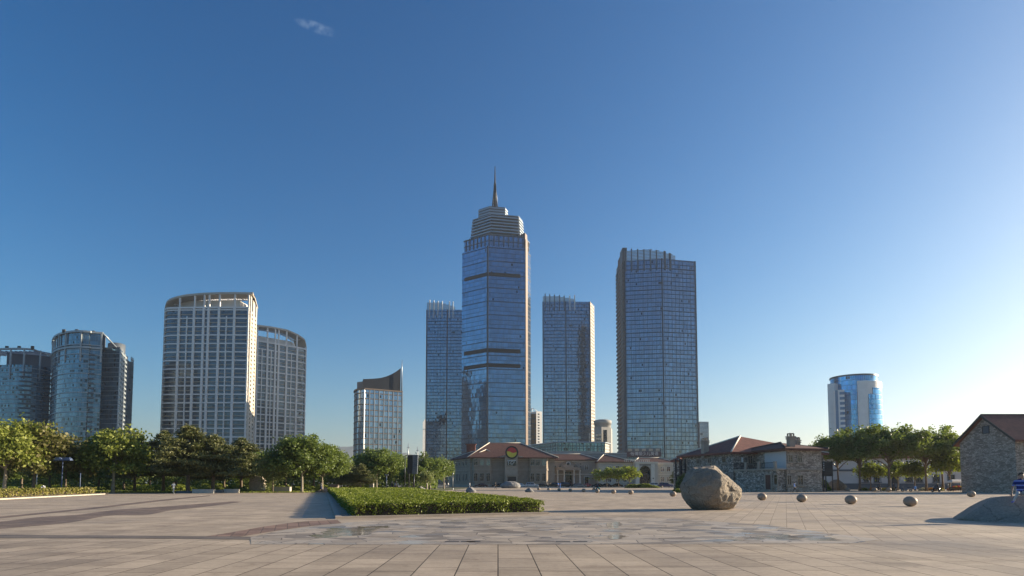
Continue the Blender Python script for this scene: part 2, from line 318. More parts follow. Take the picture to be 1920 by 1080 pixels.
M['boulder'] = rock_mat("brown_grey_granite", (0.38, 0.315, 0.24), (0.23, 0.19, 0.15))
M['tanrock'] = rock_mat("tan_monolith_stone", (0.50, 0.42, 0.335), (0.40, 0.33, 0.26))
M['greyrock'] = rock_mat("grey_granite", (0.30, 0.29, 0.28), (0.19, 0.185, 0.18))
M['slabrock'] = rock_mat("smooth_grey_granite", (0.50, 0.40, 0.315), (0.40, 0.315, 0.245))
# ------------------------------------------------------------------ geometry helpers
OFF = {}
class MB:
    def __init__(s): s.v = []; s.f = []; s.uv = []; s.m = []; s.sm = []
    def add(s, verts, faces, m=0, uvs=None, smooth=False):
        b = len(s.v); s.v.extend([tuple(p) for p in verts])
        for i, f in enumerate(faces):
            s.f.append([b+k for k in f]); s.m.append(m); s.sm.append(smooth)
            s.uv.append(uvs[i] if uvs else [(0, 0)]*len(f))
        return s
    def face(s, pts, m=0, uv=None): return s.add(pts, [list(range(len(pts)))], m, [uv] if uv else None)
    def obox(s, c, u, n, hw, hd, z0, z1, m=0):
        """box around plan point c: half width hw along u, half depth hd along n"""
        c, u, n = Vector(c[:2]), Vector(u[:2]), Vector(n[:2])
        q = [c-u*hw-n*hd, c+u*hw-n*hd, c+u*hw+n*hd, c-u*hw+n*hd]
        if (q[1]-q[0]).cross(q[2]-q[1]) < 0: q.reverse()
        return s.prism(q, z0, z1, m)
    def box(s, x0, x1, y0, y1, z0, z1, m=0):
        return s.prism([(x0, y0), (x1, y0), (x1, y1), (x0, y1)], z0, z1, m)
    def prism(s, poly, z0, z1, m=0, cap=True, base=True):
        n = len(poly); v = [(p[0], p[1], z0) for p in poly] + [(p[0], p[1], z1) for p in poly]
        f = [[i, (i+1) % n, n+(i+1) % n, n+i] for i in range(n)]
        if cap: f.append([n+i for i in range(n)])
        if base: f.append([n-1-i for i in range(n)])
        return s.add(v, f, m)
    def tube(s, pts, rad, n=8, m=0, cap=True):
        pts = [Vector(p) for p in pts]; v = []; f = []
        for i, p in enumerate(pts):
            d = (pts[min(i+1, len(pts)-1)] - pts[max(i-1, 0)]).normalized()
            a = Vector((0, 0, 1)) if abs(d.z) < 0.9 else Vector((1, 0, 0))
            a = d.cross(a).normalized(); b = d.cross(a)
            r = rad[i] if isinstance(rad, (list, tuple)) else rad
            for k in range(n):
                t = 2*math.pi*k/n; v.append(p + a*(r*math.cos(t)) + b*(r*math.sin(t)))
        for i in range(len(pts)-1):
            for k in range(n): f.append([i*n+k, (i+1)*n+k, (i+1)*n+(k+1) % n, i*n+(k+1) % n])
        if cap: f.append([k for k in range(n)]); f.append([(len(pts)-1)*n+n-1-k for k in range(n)])
        return s.add(v, f, m, smooth=True)
    def lathe(s, prof, c=(0, 0, 0), n=24, m=0, axis='z', a0=0, a1=360, sm=True):
        v = []; f = []; full = abs(a1-a0) >= 359.9; k = n if full else n+1
        for r, z in prof:
            for i in range(k):
                t = R(a0 + (a1-a0)*i/n)
                p = (r*math.cos(t), r*math.sin(t), z)
                if axis == 'y': p = (r*math.cos(t), z, r*math.sin(t))
                if axis == 'x': p = (z, r*math.cos(t), r*math.sin(t))
                v.append((p[0]+c[0], p[1]+c[1], p[2]+c[2]))
        for j in range(len(prof)-1):
            for i in range(n):
                i2 = (i+1) % k; f.append([j*k+i, j*k+i2, (j+1)*k+i2, (j+1)*k+i])
        return s.add(v, f, m, smooth=sm)
    def wall(s, path, z0, z1, closed=False, m=0, u0=0.0, ztop=None):
        p = [Vector(q[:2]) for q in path]; n = len(p); u = u0
        for i in range(n if closed else n-1):
            a, b = p[i], p[(i+1) % n]; L = (b-a).length
            za, zb = (z1, z1) if ztop is None else (ztop[i], ztop[(i+1) % n])
            s.face([(a.x, a.y, z0), (b.x, b.y, z0), (b.x, b.y, zb), (a.x, a.y, za)], m, [(u, z0), (u+L, z0), (u+L, zb), (u, za)])
            u += L
        return s
    def ring(s, path, z0, z1, o0, o1, closed=False, m=0):
        a, b = offset(path, o0, closed), offset(path, o1, closed); n = len(a)
        for i in range(n if closed else n-1):
            j = (i+1) % n
            s.face([(b[i].x, b[i].y, z0), (b[j].x, b[j].y, z0), (b[j].x, b[j].y, z1), (b[i].x, b[i].y, z1)], m)
            s.face([(b[i].x, b[i].y, z1), (b[j].x, b[j].y, z1), (a[j].x, a[j].y, z1), (a[i].x, a[i].y, z1)], m)
            s.face([(a[i].x, a[i].y, z0), (a[j].x, a[j].y, z0), (b[j].x, b[j].y, z0), (b[i].x, b[i].y, z0)], m)
        if not closed:
            for i, fl in ((0, 0), (n-1, 1)):
                q = [(a[i].x, a[i].y, z0), (b[i].x, b[i].y, z0), (b[i].x, b[i].y, z1), (a[i].x, a[i].y, z1)]
                s.face(q[::-1] if fl else q, m)
        return s
    def posts(s, path, z0, z1, where, w, o0, o1, m=0):
        """vertical bars standing on a plan path at the given running distances"""
        p = [Vector(q[:2]) for q in path]; cum = [0]
        for i in range(len(p)-1): cum.append(cum[-1]+(p[i+1]-p[i]).length)
        for d in where:
            i = 0
            while i < len(p)-2 and cum[i+1] < d: i += 1
            u = (p[i+1]-p[i]).normalized(); n = Vector((u.y, -u.x)); c = p[i]+u*(d-cum[i])+n*((o0+o1)/2)
            s.obox(c, u, n, w/2, abs(o1-o0)/2, z0, z1, m)
        return s
    def build(s, name, mats, parent=None, kind=None):
        if not isinstance(mats, (list, tuple)): mats = [mats]
        me = bpy.data.meshes.new(name); off = OFF.get(parent.name, (0, 0, 0)) if parent else (0, 0, 0)
        me.from_pydata([(a-off[0], b-off[1], c-off[2]) for a, b, c in s.v], [], s.f)
        for mm in mats: me.materials.append(mm)
        me.polygons.foreach_set("material_index", s.m); me.polygons.foreach_set("use_smooth", s.sm)
        if any(u != (0, 0) for q in s.uv for u in q):
            l = me.uv_layers.new(name="UVMap"); l.data.foreach_set("uv", [c for q in s.uv for u in q for c in u])
        me.update()
        return link(name, me, parent, kind)
def offset(path, o, closed):
    p = [Vector(q[:2]) for q in path]; n = len(p); out = []
    for i in range(n):
        d = []
        if closed or i > 0: d.append((p[i]-p[i-1]).normalized())
        if closed or i < n-1: d.append((p[(i+1) % n]-p[i]).normalized())
        ns = [Vector((t.y, -t.x)) for t in d]; k = sum(ns, Vector((0, 0))).normalized()
        out.append(p[i] + k*(o/max(0.35, k.dot(ns[0]))))
    return out
def plen(path): return sum((Vector(path[i+1][:2])-Vector(path[i][:2])).length for i in range(len(path)-1))
def link(name, me, parent=None, kind=None):
    o = bpy.data.objects.new(name, me); COL.objects.link(o)
    if parent: o.parent = parent; OFF[o.name] = OFF.get(parent.name, (0, 0, 0))
    if kind: o['kind'] = kind
    return o
def tag(o, label, cat, group=None):
    o['label'] = label; o['category'] = cat
    if group: o['group'] = group
    return o
def thing(name, label, cat, loc=(0, 0, 0), group=None, local=False):
    o = bpy.data.objects.new(name, None); COL.objects.link(o); o.location = loc; o.empty_display_size = 0.5
    if not local: OFF[o.name] = tuple(loc)
    return tag(o, label, cat, group)
KIDS = {}
def kids(o):
    return [c for c in bpy.data.objects if c.parent == o]
def copy_tree(o, parent=None, tree=None):
    tree = tree or {}
    c = o.copy(); COL.objects.link(c); c.parent = parent
    for ch in tree.get(o.name, []): copy_tree(ch, c, tree)
    return c
def child_map(root):
    mp = {}; st = [root]
    while st:
        x = st.pop(); ks = kids(x); mp[x.name] = ks; st += ks
    return mp
def np_mesh(name, verts, quads, mats, uv=None):
    me = bpy.data.meshes.new(name); nv, nf = len(verts), len(quads)
    me.vertices.add(nv); me.vertices.foreach_set("co", np.asarray(verts, np.float32).ravel())
    k = quads.shape[1]
    me.loops.add(nf*k); me.loops.foreach_set("vertex_index", quads.astype(np.int32).ravel())
    me.polygons.add(nf); me.polygons.foreach_set("loop_start", np.arange(nf, dtype=np.int32)*k)
    for m in mats: me.materials.append(m)
    me.update(calc_edges=True); return me
def leaves(rng, c, size, up=0.5, aspect=0.6, outward=None, ow=0.0):
    """one small bent leaf blade (4 vertices) at every centre"""
    n = len(c); nm = rng.normal(size=(n, 3)); nm[:, 2] += up
    if outward is not None: nm += outward*ow
    nm /= np.linalg.norm(nm, axis=1)[:, None]
    t = rng.normal(size=(n, 3)); a = np.cross(nm, t); a /= np.linalg.norm(a, axis=1)[:, None]; b = np.cross(nm, a)
    s = (size*(0.7+0.6*rng.random(n)))[:, None]
    v = np.stack([c-a*s, c-b*s*aspect, c+a*s, c+b*s*aspect], 1).reshape(-1, 3)
    q = np.arange(n*4).reshape(n, 4); return v, q
# ------------------------------------------------------------------ setting: ground sheets
def sheet(name, pts, z, m, kind='structure'):
    mb = MB(); mb.face([(p[0], p[1], z) for p in pts]); return mb.build(name, m, None, kind)
def strip_sheet(name, lo, hi, z, m):
    mb = MB(); n = len(lo)
    for i in range(n-1): mb.face([(lo[i].x, lo[i].y, z), (lo[i+1].x, lo[i+1].y, z), (hi[i+1].x, hi[i+1].y, z), (hi[i].x, hi[i].y, z)])
    return mb.build(name, m, None, 'structure')
def smooth_line(pts, k=6):
    out = []
    for i in range(len(pts)-1):
        p0, p1, p2, p3 = pts[max(i-1, 0)], pts[i], pts[i+1], pts[min(i+2, len(pts)-1)]
        for j in range(k):
            t = j/k
            out.append(0.5*((2*p1)+(p2-p0)*t+(2*p0-5*p1+4*p2-p3)*t*t+(3*p1-p0-3*p2+p3)*t**3))
    return out+[pts[-1]]
sheet("ground", [(-7800, -280), (7800, -280), (7800, 7800), (-7800, 7800)], -0.02, M['ground'])
sheet("plaza_paving", [(-140, -60), (140, -60), (140, 205), (-140, 205)], 0.0, M['plaza_far'])
sheet("foreground_paving", [(-70, -40), (70, -40), (70, 17.0), (-70, 17.0)], 0.004, M['plaza'])
sheet("road", [(-700, 206), (700, 206), (700, 222), (-700, 222)], 0.004, M['road'])
sheet("park_lawn", [(-260, 97), (-62, 97), (-36, 99), (-33, 112), (-14, 128), (-12, 204), (-260, 204)], 0.004, M['lawn'])
sheet("soil_bed", [(-66, 98), (-38, 100.5), (-35, 113), (-25, 128), (-52, 128)], 0.008, M['soil'])
strip_sheet("drain_strip", [gnd(p, q) for p, q in ((-200, 1009.5), (0, 1009), (300, 1010), (560, 1013))], [gnd(p, q) for p, q in ((-200, 1003.5), (0, 1003), (300, 1005), (560, 1007.5))], 0.008, M['strip'])
lo = smooth_line([gnd(p, q) for p, q in ((-160, 1008), (0, 992), (131, 980), (204, 967), (277, 965), (321, 957), (379, 951), (455, 941))])
hi = smooth_line([gnd(p, q) for p, q in ((-160, 990), (0, 978), (70, 970), (146, 965), (220, 956), (292, 951), (370, 945), (437, 940))])
strip_sheet("dark_paving_wave", lo, hi, 0.004, M['band'])
lo = smooth_line([gnd(p, q) for p, q in ((-100, 980), (0, 972), (90, 963), (180, 954), (292, 941), (394, 930))])
hi = smooth_line([gnd(p, q) for p, q in ((-100, 977), (0, 968.5), (90, 960), (180, 951), (292, 938), (394, 928.5))])
strip_sheet("thin_paving_wave", lo, hi, 0.0045, M['band'])
lo = smooth_line([gnd(p, q) for p, q in ((376, 1008), (443, 1007), (525, 994), (585, 986), (640, 981))])
hi = smooth_line([gnd(p, q) for p, q in ((376, 1007), (430, 999), (505, 986), (570, 978), (632, 975))])
strip_sheet("reddish_paving_wave", lo, hi, 0.005, M['redband'])
sheet("flagstone_paving", [gnd(p, q) for p, q in ((470, 1021), (1000, 1021.5), (1600, 1019), (1650, 1012), (1560, 1001), (1440, 985), (1250, 972), (1035, 968), (860, 972), (690, 977), (600, 985), (520, 996), (470, 1008))], 0.0085, M['flag'])
# thin puddles left on the flagstones
mp_, ntp, bp = new_mat("puddle_water"); bp.inputs["Base Color"].default_value = (.24, .20, .155, 1); bp.inputs["Roughness"].default_value = .10; bp.inputs["IOR"].default_value = 1.33
tcp = N(ntp, "ShaderNodeTexCoord"); bump(ntp, bp, noise_t(ntp, tcp.outputs["Object"], 5, 3), .05, .01)
_tr = N(ntp, "ShaderNodeBsdfTransparent"); _mx = N(ntp, "ShaderNodeMixShader"); ntp.links.new(ramp(ntp, noise_t(ntp, tcp.outputs["Object"], 1.6, 7, .7), [(.36, (0,)*3), (.62, (.8,)*3)]), _mx.inputs[0])
ntp.links.new(_tr.outputs[0], _mx.inputs[1]); ntp.links.new(bp.outputs[0], _mx.inputs[2]); ntp.links.new(_mx.outputs[0], ntp.nodes["Material Output"].inputs[0])
def puddle(px, py, rx, ry, seed):
    r = random.Random(seed); pl = []
    for k in range(40):
        a = 2*math.pi*k/40; f = 0.72+0.34*noise.noise(Vector((math.cos(a)*1.7+seed, math.sin(a)*1.7, seed*2.2)))+0.16*noise.noise(Vector((math.cos(a)*6, math.sin(a)*6+seed, 0)))
        pl.append(gnd(px+rx*f*math.cos(a), py-ry*f*math.sin(a)))
    sheet("puddle", pl, 0.0135+0.0003*seed, mp_)
for i, q in enumerate(((655, 998, 62, 10), (612, 1006, 40, 5), (700, 989, 44, 4), (1150, 985, 20, 9), (1156, 1006, 26, 7), (1395, 1011, 46, 6), (1470, 1008, 70, 7), (1545, 1012, 40, 4))): puddle(*q, i+1)
mb = MB()
for a in (850, 880, 1058, 1090, 890):
    p = gnd(a, 1016); mb.box(p.x-0.22, p.x+0.16, p.y-0.12, p.y+0.12, 0.0, 0.013)
mb.build("drain_grate", M['grate'], None, 'structure')
# far kerb lines of the plaza and the low road kerb in front of the parked cars
mb = MB(); mb.box(-12, 40, 127, 127.4, 0, 0.12); mb.box(42, 75, 113, 113.35, 0, 0.12)
mb.build("plaza_kerb", M['kerb'], None, 'structure')
mb = MB(); mb.box(-14, 90, 203.6, 204, 0, 0.15); mb.build("road_kerb", M['kerb'], None, 'structure')
# mountains far off
mb = MB(); rng = random.Random(4)
for row, (Y, hh, x0, x1, seed) in enumerate(((5200, 275, -4600, 300, 0.0), (6600, 250, -6500, 4200, 9.0))):
    n = 90; pr = []
    for i in range(n+1):
        x = x0+(x1-x0)*i/n; k = noise.noise(Vector((x*0.0011+seed, 3.1, 0)))*0.5+noise.noise(Vector((x*0.004+seed, 1.1, 0)))*0.16+noise.noise(Vector((x*0.013, seed, 0)))*0.05
        edge = min(1, (x1-x)/900.0) if row == 0 else max(0.0, min(0.62, (x1-x)/6500.0))
        pr.append((x, max(4, hh*(0.86+k)*max(0.02, edge))))
    for i in range(n):
        (xa, za), (xb, zb) = pr[i], pr[i+1]
        mb.face([(xa, Y-900, -2), (xb, Y-900, -2), (xb, Y, zb), (xa, Y, za)]); mb.face([(xa, Y, za), (xb, Y, zb), (xb, Y+900, -2), (xa, Y+900, -2)])
mb.build("mountains", M['mountain'], None, 'structure')

# ------------------------------------------------------------------ hedges
def hedge(name, label, poly, h, lf, seed, n_mul=1.0, mats=('hedge_leaf', 'hedge_core'), top_noise=0.085):
    t = thing(name, label, "hedge", (sum(p.x for p in poly)/len(poly), sum(p.y for p in poly)/len(poly), 0))
    core = [p for p in poly]
    ins = offset(poly, -0.10, True)
    mb = MB(); mb.prism(ins, 0.0, h-0.10); mb.build("twigs", M[mats[1]], t)
    rng = np.random.default_rng(seed); cs = []; ow = []; sz = []
    P = [Vector(p[:2]) for p in poly]; n = len(P)
    for i in range(n):                                       # sides
        a, b = P[i], P[(i+1) % n]; L = (b-a).length; u = (b-a)/L; nn = Vector((u.y, -u.x))
        mid = (a+b)/2
        steps = max(1, int(L/2))
        for k in range(steps):
            q = a+u*(L*(k+0.5)/steps); d = max(20, q.length); s = max(0.045, d*0.0016)
            if (nn.dot(-q) < 0) and d > 45: continue
            cnt = int(n_mul*(L/steps)*h/(s*s)*0.9)
            uu = rng.random(cnt)*(L/steps); zz = h*rng.random(cnt)**0.62
            o = rng.normal(size=cnt)*0.06
            # bulging clumps along the face
            o += 0.07*np.sin((uu+k*2)*3.1+zz*3)+0.05*np.sin((uu+k*2)*7.3)
            base = a+u*(L*k/steps)
            gap = (np.sin((uu+k*2)*5.7+zz*9)+np.sin((uu+k*2)*13.1-zz*14)+rng.normal(size=cnt)*0.9) > -1.05-zz/h*1.3; uu, zz, o = uu[gap], zz[gap], o[gap]; cnt = len(uu)
            cs.append(np.stack([base.x+u.x*uu+nn.x*o, base.y+u.y*uu+nn.y*o, zz], 1)); ow.append(np.tile([nn.x, nn.y, 0.2], (cnt, 1))); sz.append(np.full(cnt, s))
    # top: fill by triangles fan, density falling with distance
    tri = [(P[0], P[i], P[i+1]) for i in range(1, n-1)]
    for a, b, c in tri:
        A = abs((b-a).cross(c-a))/2
        sub = max(1, int(A/6))
        cnt_total = int(A*320)
        r1, r2 = rng.random(cnt_total), rng.random(cnt_total); sw = r1+r2 > 1; r1[sw] = 1-r1[sw]; r2[sw] = 1-r2[sw]
        x = a.x+(b.x-a.x)*r1+(c.x-a.x)*r2; y = a.y+(b.y-a.y)*r1+(c.y-a.y)*r2
        d = np.maximum(20, np.hypot(x, y)); s = np.maximum(0.045, d*0.0016)
        keep = rng.random(cnt_total) < np.minimum(1, 0.0036/(s*s)*n_mul*0.62)
        x, y, s = x[keep], y[keep], s[keep]
        z = h+rng.normal(size=len(x))*0.025+top_noise*(np.sin(x*2.3+y*0.7)+np.sin(y*1.9-x))*0.5-0.02
        cs.append(np.stack([x, y, z], 1)); ow.append(np.tile([0, 0, 1.0], (len(x), 1))); sz.append(s)
    c, o, s = np.concatenate(cs), np.concatenate(ow), np.concatenate(sz)
    v, q = leaves(rng, c, s, 0.3, 0.6, o, 0.9)
    off = OFF[t.name]; v = v-np.array(off)
    f = link("foliage", np_mesh("foliage", v, q, [M[mats[0]]]), t)
    return t
def kerb_run(name, label, path, w, h, m='kerb', cat="kerb"):
    p = [Vector((a.x, a.y)) for a in path]; mb = MB(); mb.ring(p, 0, h, -w, 0.0)
    return tag(mb.build(name, M[m]), label, cat)
# the big clipped bed, front part and rear left part, with the narrow gap between
Lf = lambda t: Vector((-7.3+(-34.0+7.3)*t, 28.4+(114-28.4)*t))
hedge("clipped_hedge", "broad low clipped green hedge bed with the stone kerb along its front", [Vector((-7.35, 28.6)), Vector((1.55, 32.2)), Vector((0.15, 38.0)), Vector((-2.5, 51)), Vector((-9.2, 74)), Vector((-12.2, 73)), Vector((-10.5, 45)), Lf(0.125)], 0.68, 0.05, 1)
hedge("clipped_hedge", "rear strip of low clipped hedge beyond the dark gap in the green bed", [Lf(0.135), Vector((-10.9, 45.5)), Vector((-12.9, 73.5)), Vector((-9.6, 75)), Vector((-17.5, 109)), Lf(0.98)], 0.66, 0.05, 2)
kerb_run("hedge_kerb", "grey stone kerb edging the front and left of the clipped hedge bed", [Vector((-34.9, 115)), Vector((-7.85, 27.4)), Vector((1.9, 31.7))], 0.28, 0.10, 'stonetrim')
hedge("clipped_hedge", "straight clipped hedge with dry patches at the left edge of the plaza", [Vector((-46, 52)), Vector((-56.5, 83.5)), Vector((-59.5, 84.5)), Vector((-52, 58))][::-1] if False else [Vector((-56.5, 83.5)), Vector((-59.5, 84.5)), Vector((-52, 55)), Vector((-47.3, 54))], 0.9, 0.05, 3, 1.0, ('hedge_dry', 'hedge_core'))
kerb_run("hedge_kerb", "white stone kerb in front of the straight hedge at the left edge of the plaza", [Vector((-56.2, 85)), Vector((-46.6, 52.5))], 0.35, 0.22)

# ------------------------------------------------------------------ trees
def crown_points(rng, rx, ry, rz, zc, ncl, per, spread, flat=0.75, lump=0.28, bottom=-0.55):
    d = rng.normal(size=(ncl, 3)); d /= np.linalg.norm(d, axis=1)[:, None]
    d[:, 2] = np.where(d[:, 2] < bottom, -d[:, 2]*0.4, d[:, 2])
    ph = rng.random(6)*6.28
    lobes = 1+lump*(np.sin(2*np.arctan2(d[:, 1], d[:, 0])+ph[0])*0.5+np.sin(3*np.arctan2(d[:, 1], d[:, 0])+4*d[:, 2]+ph[1])*0.5)
    r = (0.42+0.58*rng.random(ncl)**0.55)*lobes
    c = d*r[:, None]*np.array([rx, ry, rz])+np.array([0, 0, zc])
    k = rng.poisson(per, ncl)+4
    idx = np.repeat(np.arange(ncl), k)
    sp = spread*(0.7+0.6*rng.random(ncl))
    p = c[idx]+rng.normal(size=(len(idx), 3))*sp[idx][:, None]*np.array([1, 1, flat])*0.55
    out = p-np.array([0, 0, zc]); out /= (np.linalg.norm(out, axis=1)[:, None]+1e-6)
    return c, p, out
def bark_mesh(rng, th, r0, tips, lean=(0, 0), fork=0.62, r_end=0.25):
    mb = MB(); r = random.Random(int(rng.integers(1e6)))
    pts = []; n = 6; top = th
    for i in range(n):
        t = i/(n-1); pts.append((lean[0]*t+r.uniform(-.06, .06), lean[1]*t+r.uniform(-.06, .06), top*t))
    mb.tube(pts, [r0*(1.35 if i == 0 else 1-0.5*i/(n-1)) for i in range(n)], 9)
    for (x, y, z) in tips:
        k = r.uniform(fork, 0.98); s = Vector((lean[0]*k, lean[1]*k, top*k)); e = Vector((x, y, z)); L = (e-s).length
        mid = s.lerp(e, 0.5)+Vector((r.uniform(-.1, .1)*L, r.uniform(-.1, .1)*L, r.uniform(0.02, 0.12)*L))
        mb.tube([s, s.lerp(mid, 0.5)+Vector((0, 0, .04*L)), mid, e], [r0*0.5, r0*0.38, r0*r_end, r0*0.08], 6)
    return mb
PROTO = {}
def make_tree(kind, seed):
    rng = np.random.default_rng(seed)
    kd = kind.split('_')[0]
    bark = M['bark']
    if kd == 'broad':   # plane-like: tall crown of big loose clumps, H about 10
        c, p, o = crown_points(rng, 4.4, 4.4, 3.9, 5.9, 130, 85, 1.1); size = 0.24; lm = M['leaf_plane']; th, r0 = 5.5, 0.24; bark = M['bark_pale']
    elif kd == 'olive':
        c, p, o = crown_points(rng, 4.7, 4.7, 3.8, 5.6, 130, 80, 1.1); size = 0.23; lm = M['leaf_olive']; th, r0 = 5.2, 0.22
    elif kd == 'round':
        c, p, o = crown_points(rng, 5.2, 5.2, 4.0, 5.9, 190, 80, 1.0, lump=0.18); size = 0.22; lm = M['leaf_dark']; th, r0 = 5.2, 0.2; bark = M['bark_pale']
    elif kd == 'dark':
        c, p, o = crown_points(rng, 4.8, 4.8, 4.2, 5.6, 150, 80, 1.1); size = 0.25; lm = M['leaf_dark']; th, r0 = 5.0, 0.25
    elif kd == 'pale':
        c, p, o = crown_points(rng, 2.7, 2.7, 3.3, 4.8, 80, 75, 0.9, flat=1.5, bottom=-0.9); size = 0.19; lm = M['leaf_pale']; th, r0 = 4.6, 0.12
    elif kd == 'sapling':
        c, p, o = crown_points(rng, 2.3, 2.0, 1.9, 3.3, 34, 34, 0.85, lump=0.45); size = 0.26; lm = M['leaf_bright']; th, r0 = 2.6, 0.09
    elif kd == 'street':   # broad umbrella crowns on the right
        c, p, o = crown_points(rng, 6.5, 6.0, 3.7, 8.7, 150, 72, 1.0, lump=0.3, bottom=-0.5); size = 0.25; lm = M['leaf_dark']; th, r0 = 6.5, 0.25
    elif kd == 'small':
        c, p, o = crown_points(rng, 2.7, 2.7, 2.2, 4.2, 60, 44, 0.9, bottom=-0.4); size = 0.26; lm = M['leaf_bright']; th, r0 = 3.6, 0.15
    if kd == 'pine':
        lm = M['leaf_pine']; cs = []; tips = []; H = 9.5; n = 11
        for k in range(n):
            t = k/(n-1); z = 3.0+(H-3.4)*t; rad = 4.3*(1-t**1.7*0.80)*rng.uniform(.8, 1.15)
            m = int(7-3*t)
            a0 = rng.random()*6.28
            for j in range(m):
                a = a0+j*6.28/m+rng.uniform(-.35, .35); L = rad*rng.uniform(.55, 1.12); e = np.array([L*math.cos(a), L*math.sin(a), z+0.10*L*rng.uniform(-1.2, 1.4)])
                tips.append((e[0]*0.85, e[1]*0.85, e[2]-0.08))
                for f in (0.45, 0.72, 1.0):
                    if L*f < 0.5: continue
                    q = e.copy(); q[:2] *= f; q[2] = z+(e[2]-z)*f
                    cs.append((q, 0.42+0.35*f*L/3.0))
        cs.append((np.array([0, 0, H]), 0.45))
        idx = []; pp = []
        for q, s in cs:
            m = int(110*s/0.6); pp.append(q+rng.normal(size=(m, 3))*np.array([s, s, 0.16+0.10*s])*0.62)
        p = np.concatenate(pp); o = np.tile([0, 0, 1.0], (len(p), 1)); size = 0.21
        th, r0 = H-0.6, 0.19
        mbk = MB(); mbk.tube([(0, 0, 0), (0.05, 0.03, th*0.35), (-.06, .04, th*0.7), (0, 0, th)], [r0*1.4, r0, r0*0.7, r0*0.25], 9)
        for (x, y, z) in tips: mbk.tube([(0, 0, z-0.25), (x*0.5, y*0.5, z-0.02), (x, y, z)], [0.075, 0.055, 0.02], 5)
        v, q = leaves(rng, p, size, 0.9, 0.33)
    else:
        sel = rng.choice(len(c), min(len(c), 14), replace=False)
        mbk = bark_mesh(rng, th, r0, [tuple(c[i]*np.array([.85, .85, 1])-np.array([0, 0, .25])) for i in sel])
        v, q = leaves(rng, p, size, 0.5, 0.62, o, 0.35)
    return np_mesh("crown", v, q, [lm]), mbk, bark, len(q)
def tree(kind, label, px, Y, top, sx=1.0, group="trees", rot=None, name="tree", lean=0.0, leafm=None):
    """top: picture row of the tree's tip"""
    if kind not in PROTO:
        import zlib
        seed = zlib.crc32(kind.encode()) % 1000
        cm, mbk, bark, n = make_tree(kind, seed); tm = None
        zmax = max(v.co.z for v in cm.vertices)
        o = mbk.build("trunk", bark); tm = o.data; bpy.data.objects.remove(o)
        PROTO[kind] = (cm, tm, zmax)
    cm, tm, zmax = PROTO[kind]
    g = gY(px, Y); H = zat(top, Y); k = H/zmax
    t = thing(name, label, "tree", g, group, local=True)
    a, b = bpy.data.objects.new("trunk", tm), bpy.data.objects.new("crown", cm)
    for q in (a, b): COL.objects.link(q); q.parent = t
    if leafm: b.material_slots[0].link = 'OBJECT'; b.material_slots[0].material = M[leafm]
    t.scale = (k*sx, k*sx, k); t.rotation_euler = (0, R(lean), random.Random(px*7+Y).uniform(0, 6.28) if rot is None else rot)
    return t
PK = "trees in the park behind the plaza"
for a in (
 ('broad_a', "tallest plane tree with sunlit yellow green crown at the far left edge", 8, 88, 770, 1.05, 'plane_tree', 0, None),
 ('olive_a', "brownish olive plane tree leaning over the straight hedge at left", 62, 92, 788, 1.05, 'plane_tree', 0, None),
 ('olive_b', "smaller olive coloured tree beside the two headed blue lamp post", 122, 99, 812, 0.9, 'plane_tree', 0, None),
 ('broad_b', "bright yellow green plane tree with ringed pale trunk at the lawn edge", 212, 97, 793, 1.05, 'plane_tree', 0, None),
 ('pine_a', "dark pine with straight trunk just right of the bright plane tree", 252, 108, 806, 0.9, 'pine_tree', 0, None),
 ('pine_b', "dark pine with ragged flat layers above the running man", 306, 108, 805, 1.0, 'pine_tree', 0, None),
 ('pine_c', "tallest layered pine with leaning trunk left of the white seat walls", 352, 98, 793, 1.12, 'pine_tree', 6, None),
 ('pine_a', "brownish pine with straight trunk behind the red flower bed", 399, 99.5, 812, 1.2, 'pine_tree', 0, None),
 ('pine_b', "wide spreading pine behind the standing stone", 452, 112, 818, 1.15, 'pine_tree', 0, None),
 ('pale_a', "pale willow like tree right of the standing stone", 511, 101, 826, 1.0, 'pale_tree', 0, None),
 ('round_a', "big rounded green tree with slim pale trunk near the hedge end", 566, 101, 811, 1.12, 'round_tree', 0, None),
 ('round_b', "rounded tree half hidden behind the big rounded one", 604, 108, 826, 0.95, 'round_tree', 0, None),
 ('pine_c', "small dark pine between the rounded trees and the stone pillar", 652, 118, 866, 1.25, 'pine_tree', 0, None),
 ('pine_a', "small pine beside the pillar with three forked trunks", 676, 116, 868, 1.25, 'pine_tree', 0, None),
 ('round_a', "large dense tree rising in front of the curved top office block", 706, 140, 836, 1.1, 'round_tree', 0, None),
 ('dark_a', "dark green tree filling the gap behind the loudspeaker array", 742, 146, 846, 0.9, 'round_tree', 0, None),
 ('dark_b', "leafy dark tree left of the grey stone gallery", 806, 150, 846, 0.95, 'round_tree', 0, None),
 ('broad_c', "light leaved tree touching the corner of the grey stone gallery", 832, 158, 852, 0.8, 'plane_tree', 0, 'leaf_dark'),
 ('sapling_a', "thin young tree beside the pale lamp column", 801, 120, 878, 0.8, 'young_tree', 0, 'leaf_pale'),
):
    kind, lab, px, Y, top, sx, nm, lean, lm = a
    tree(kind, lab, px, Y, top, sx, PK, None, nm, lean, lm)
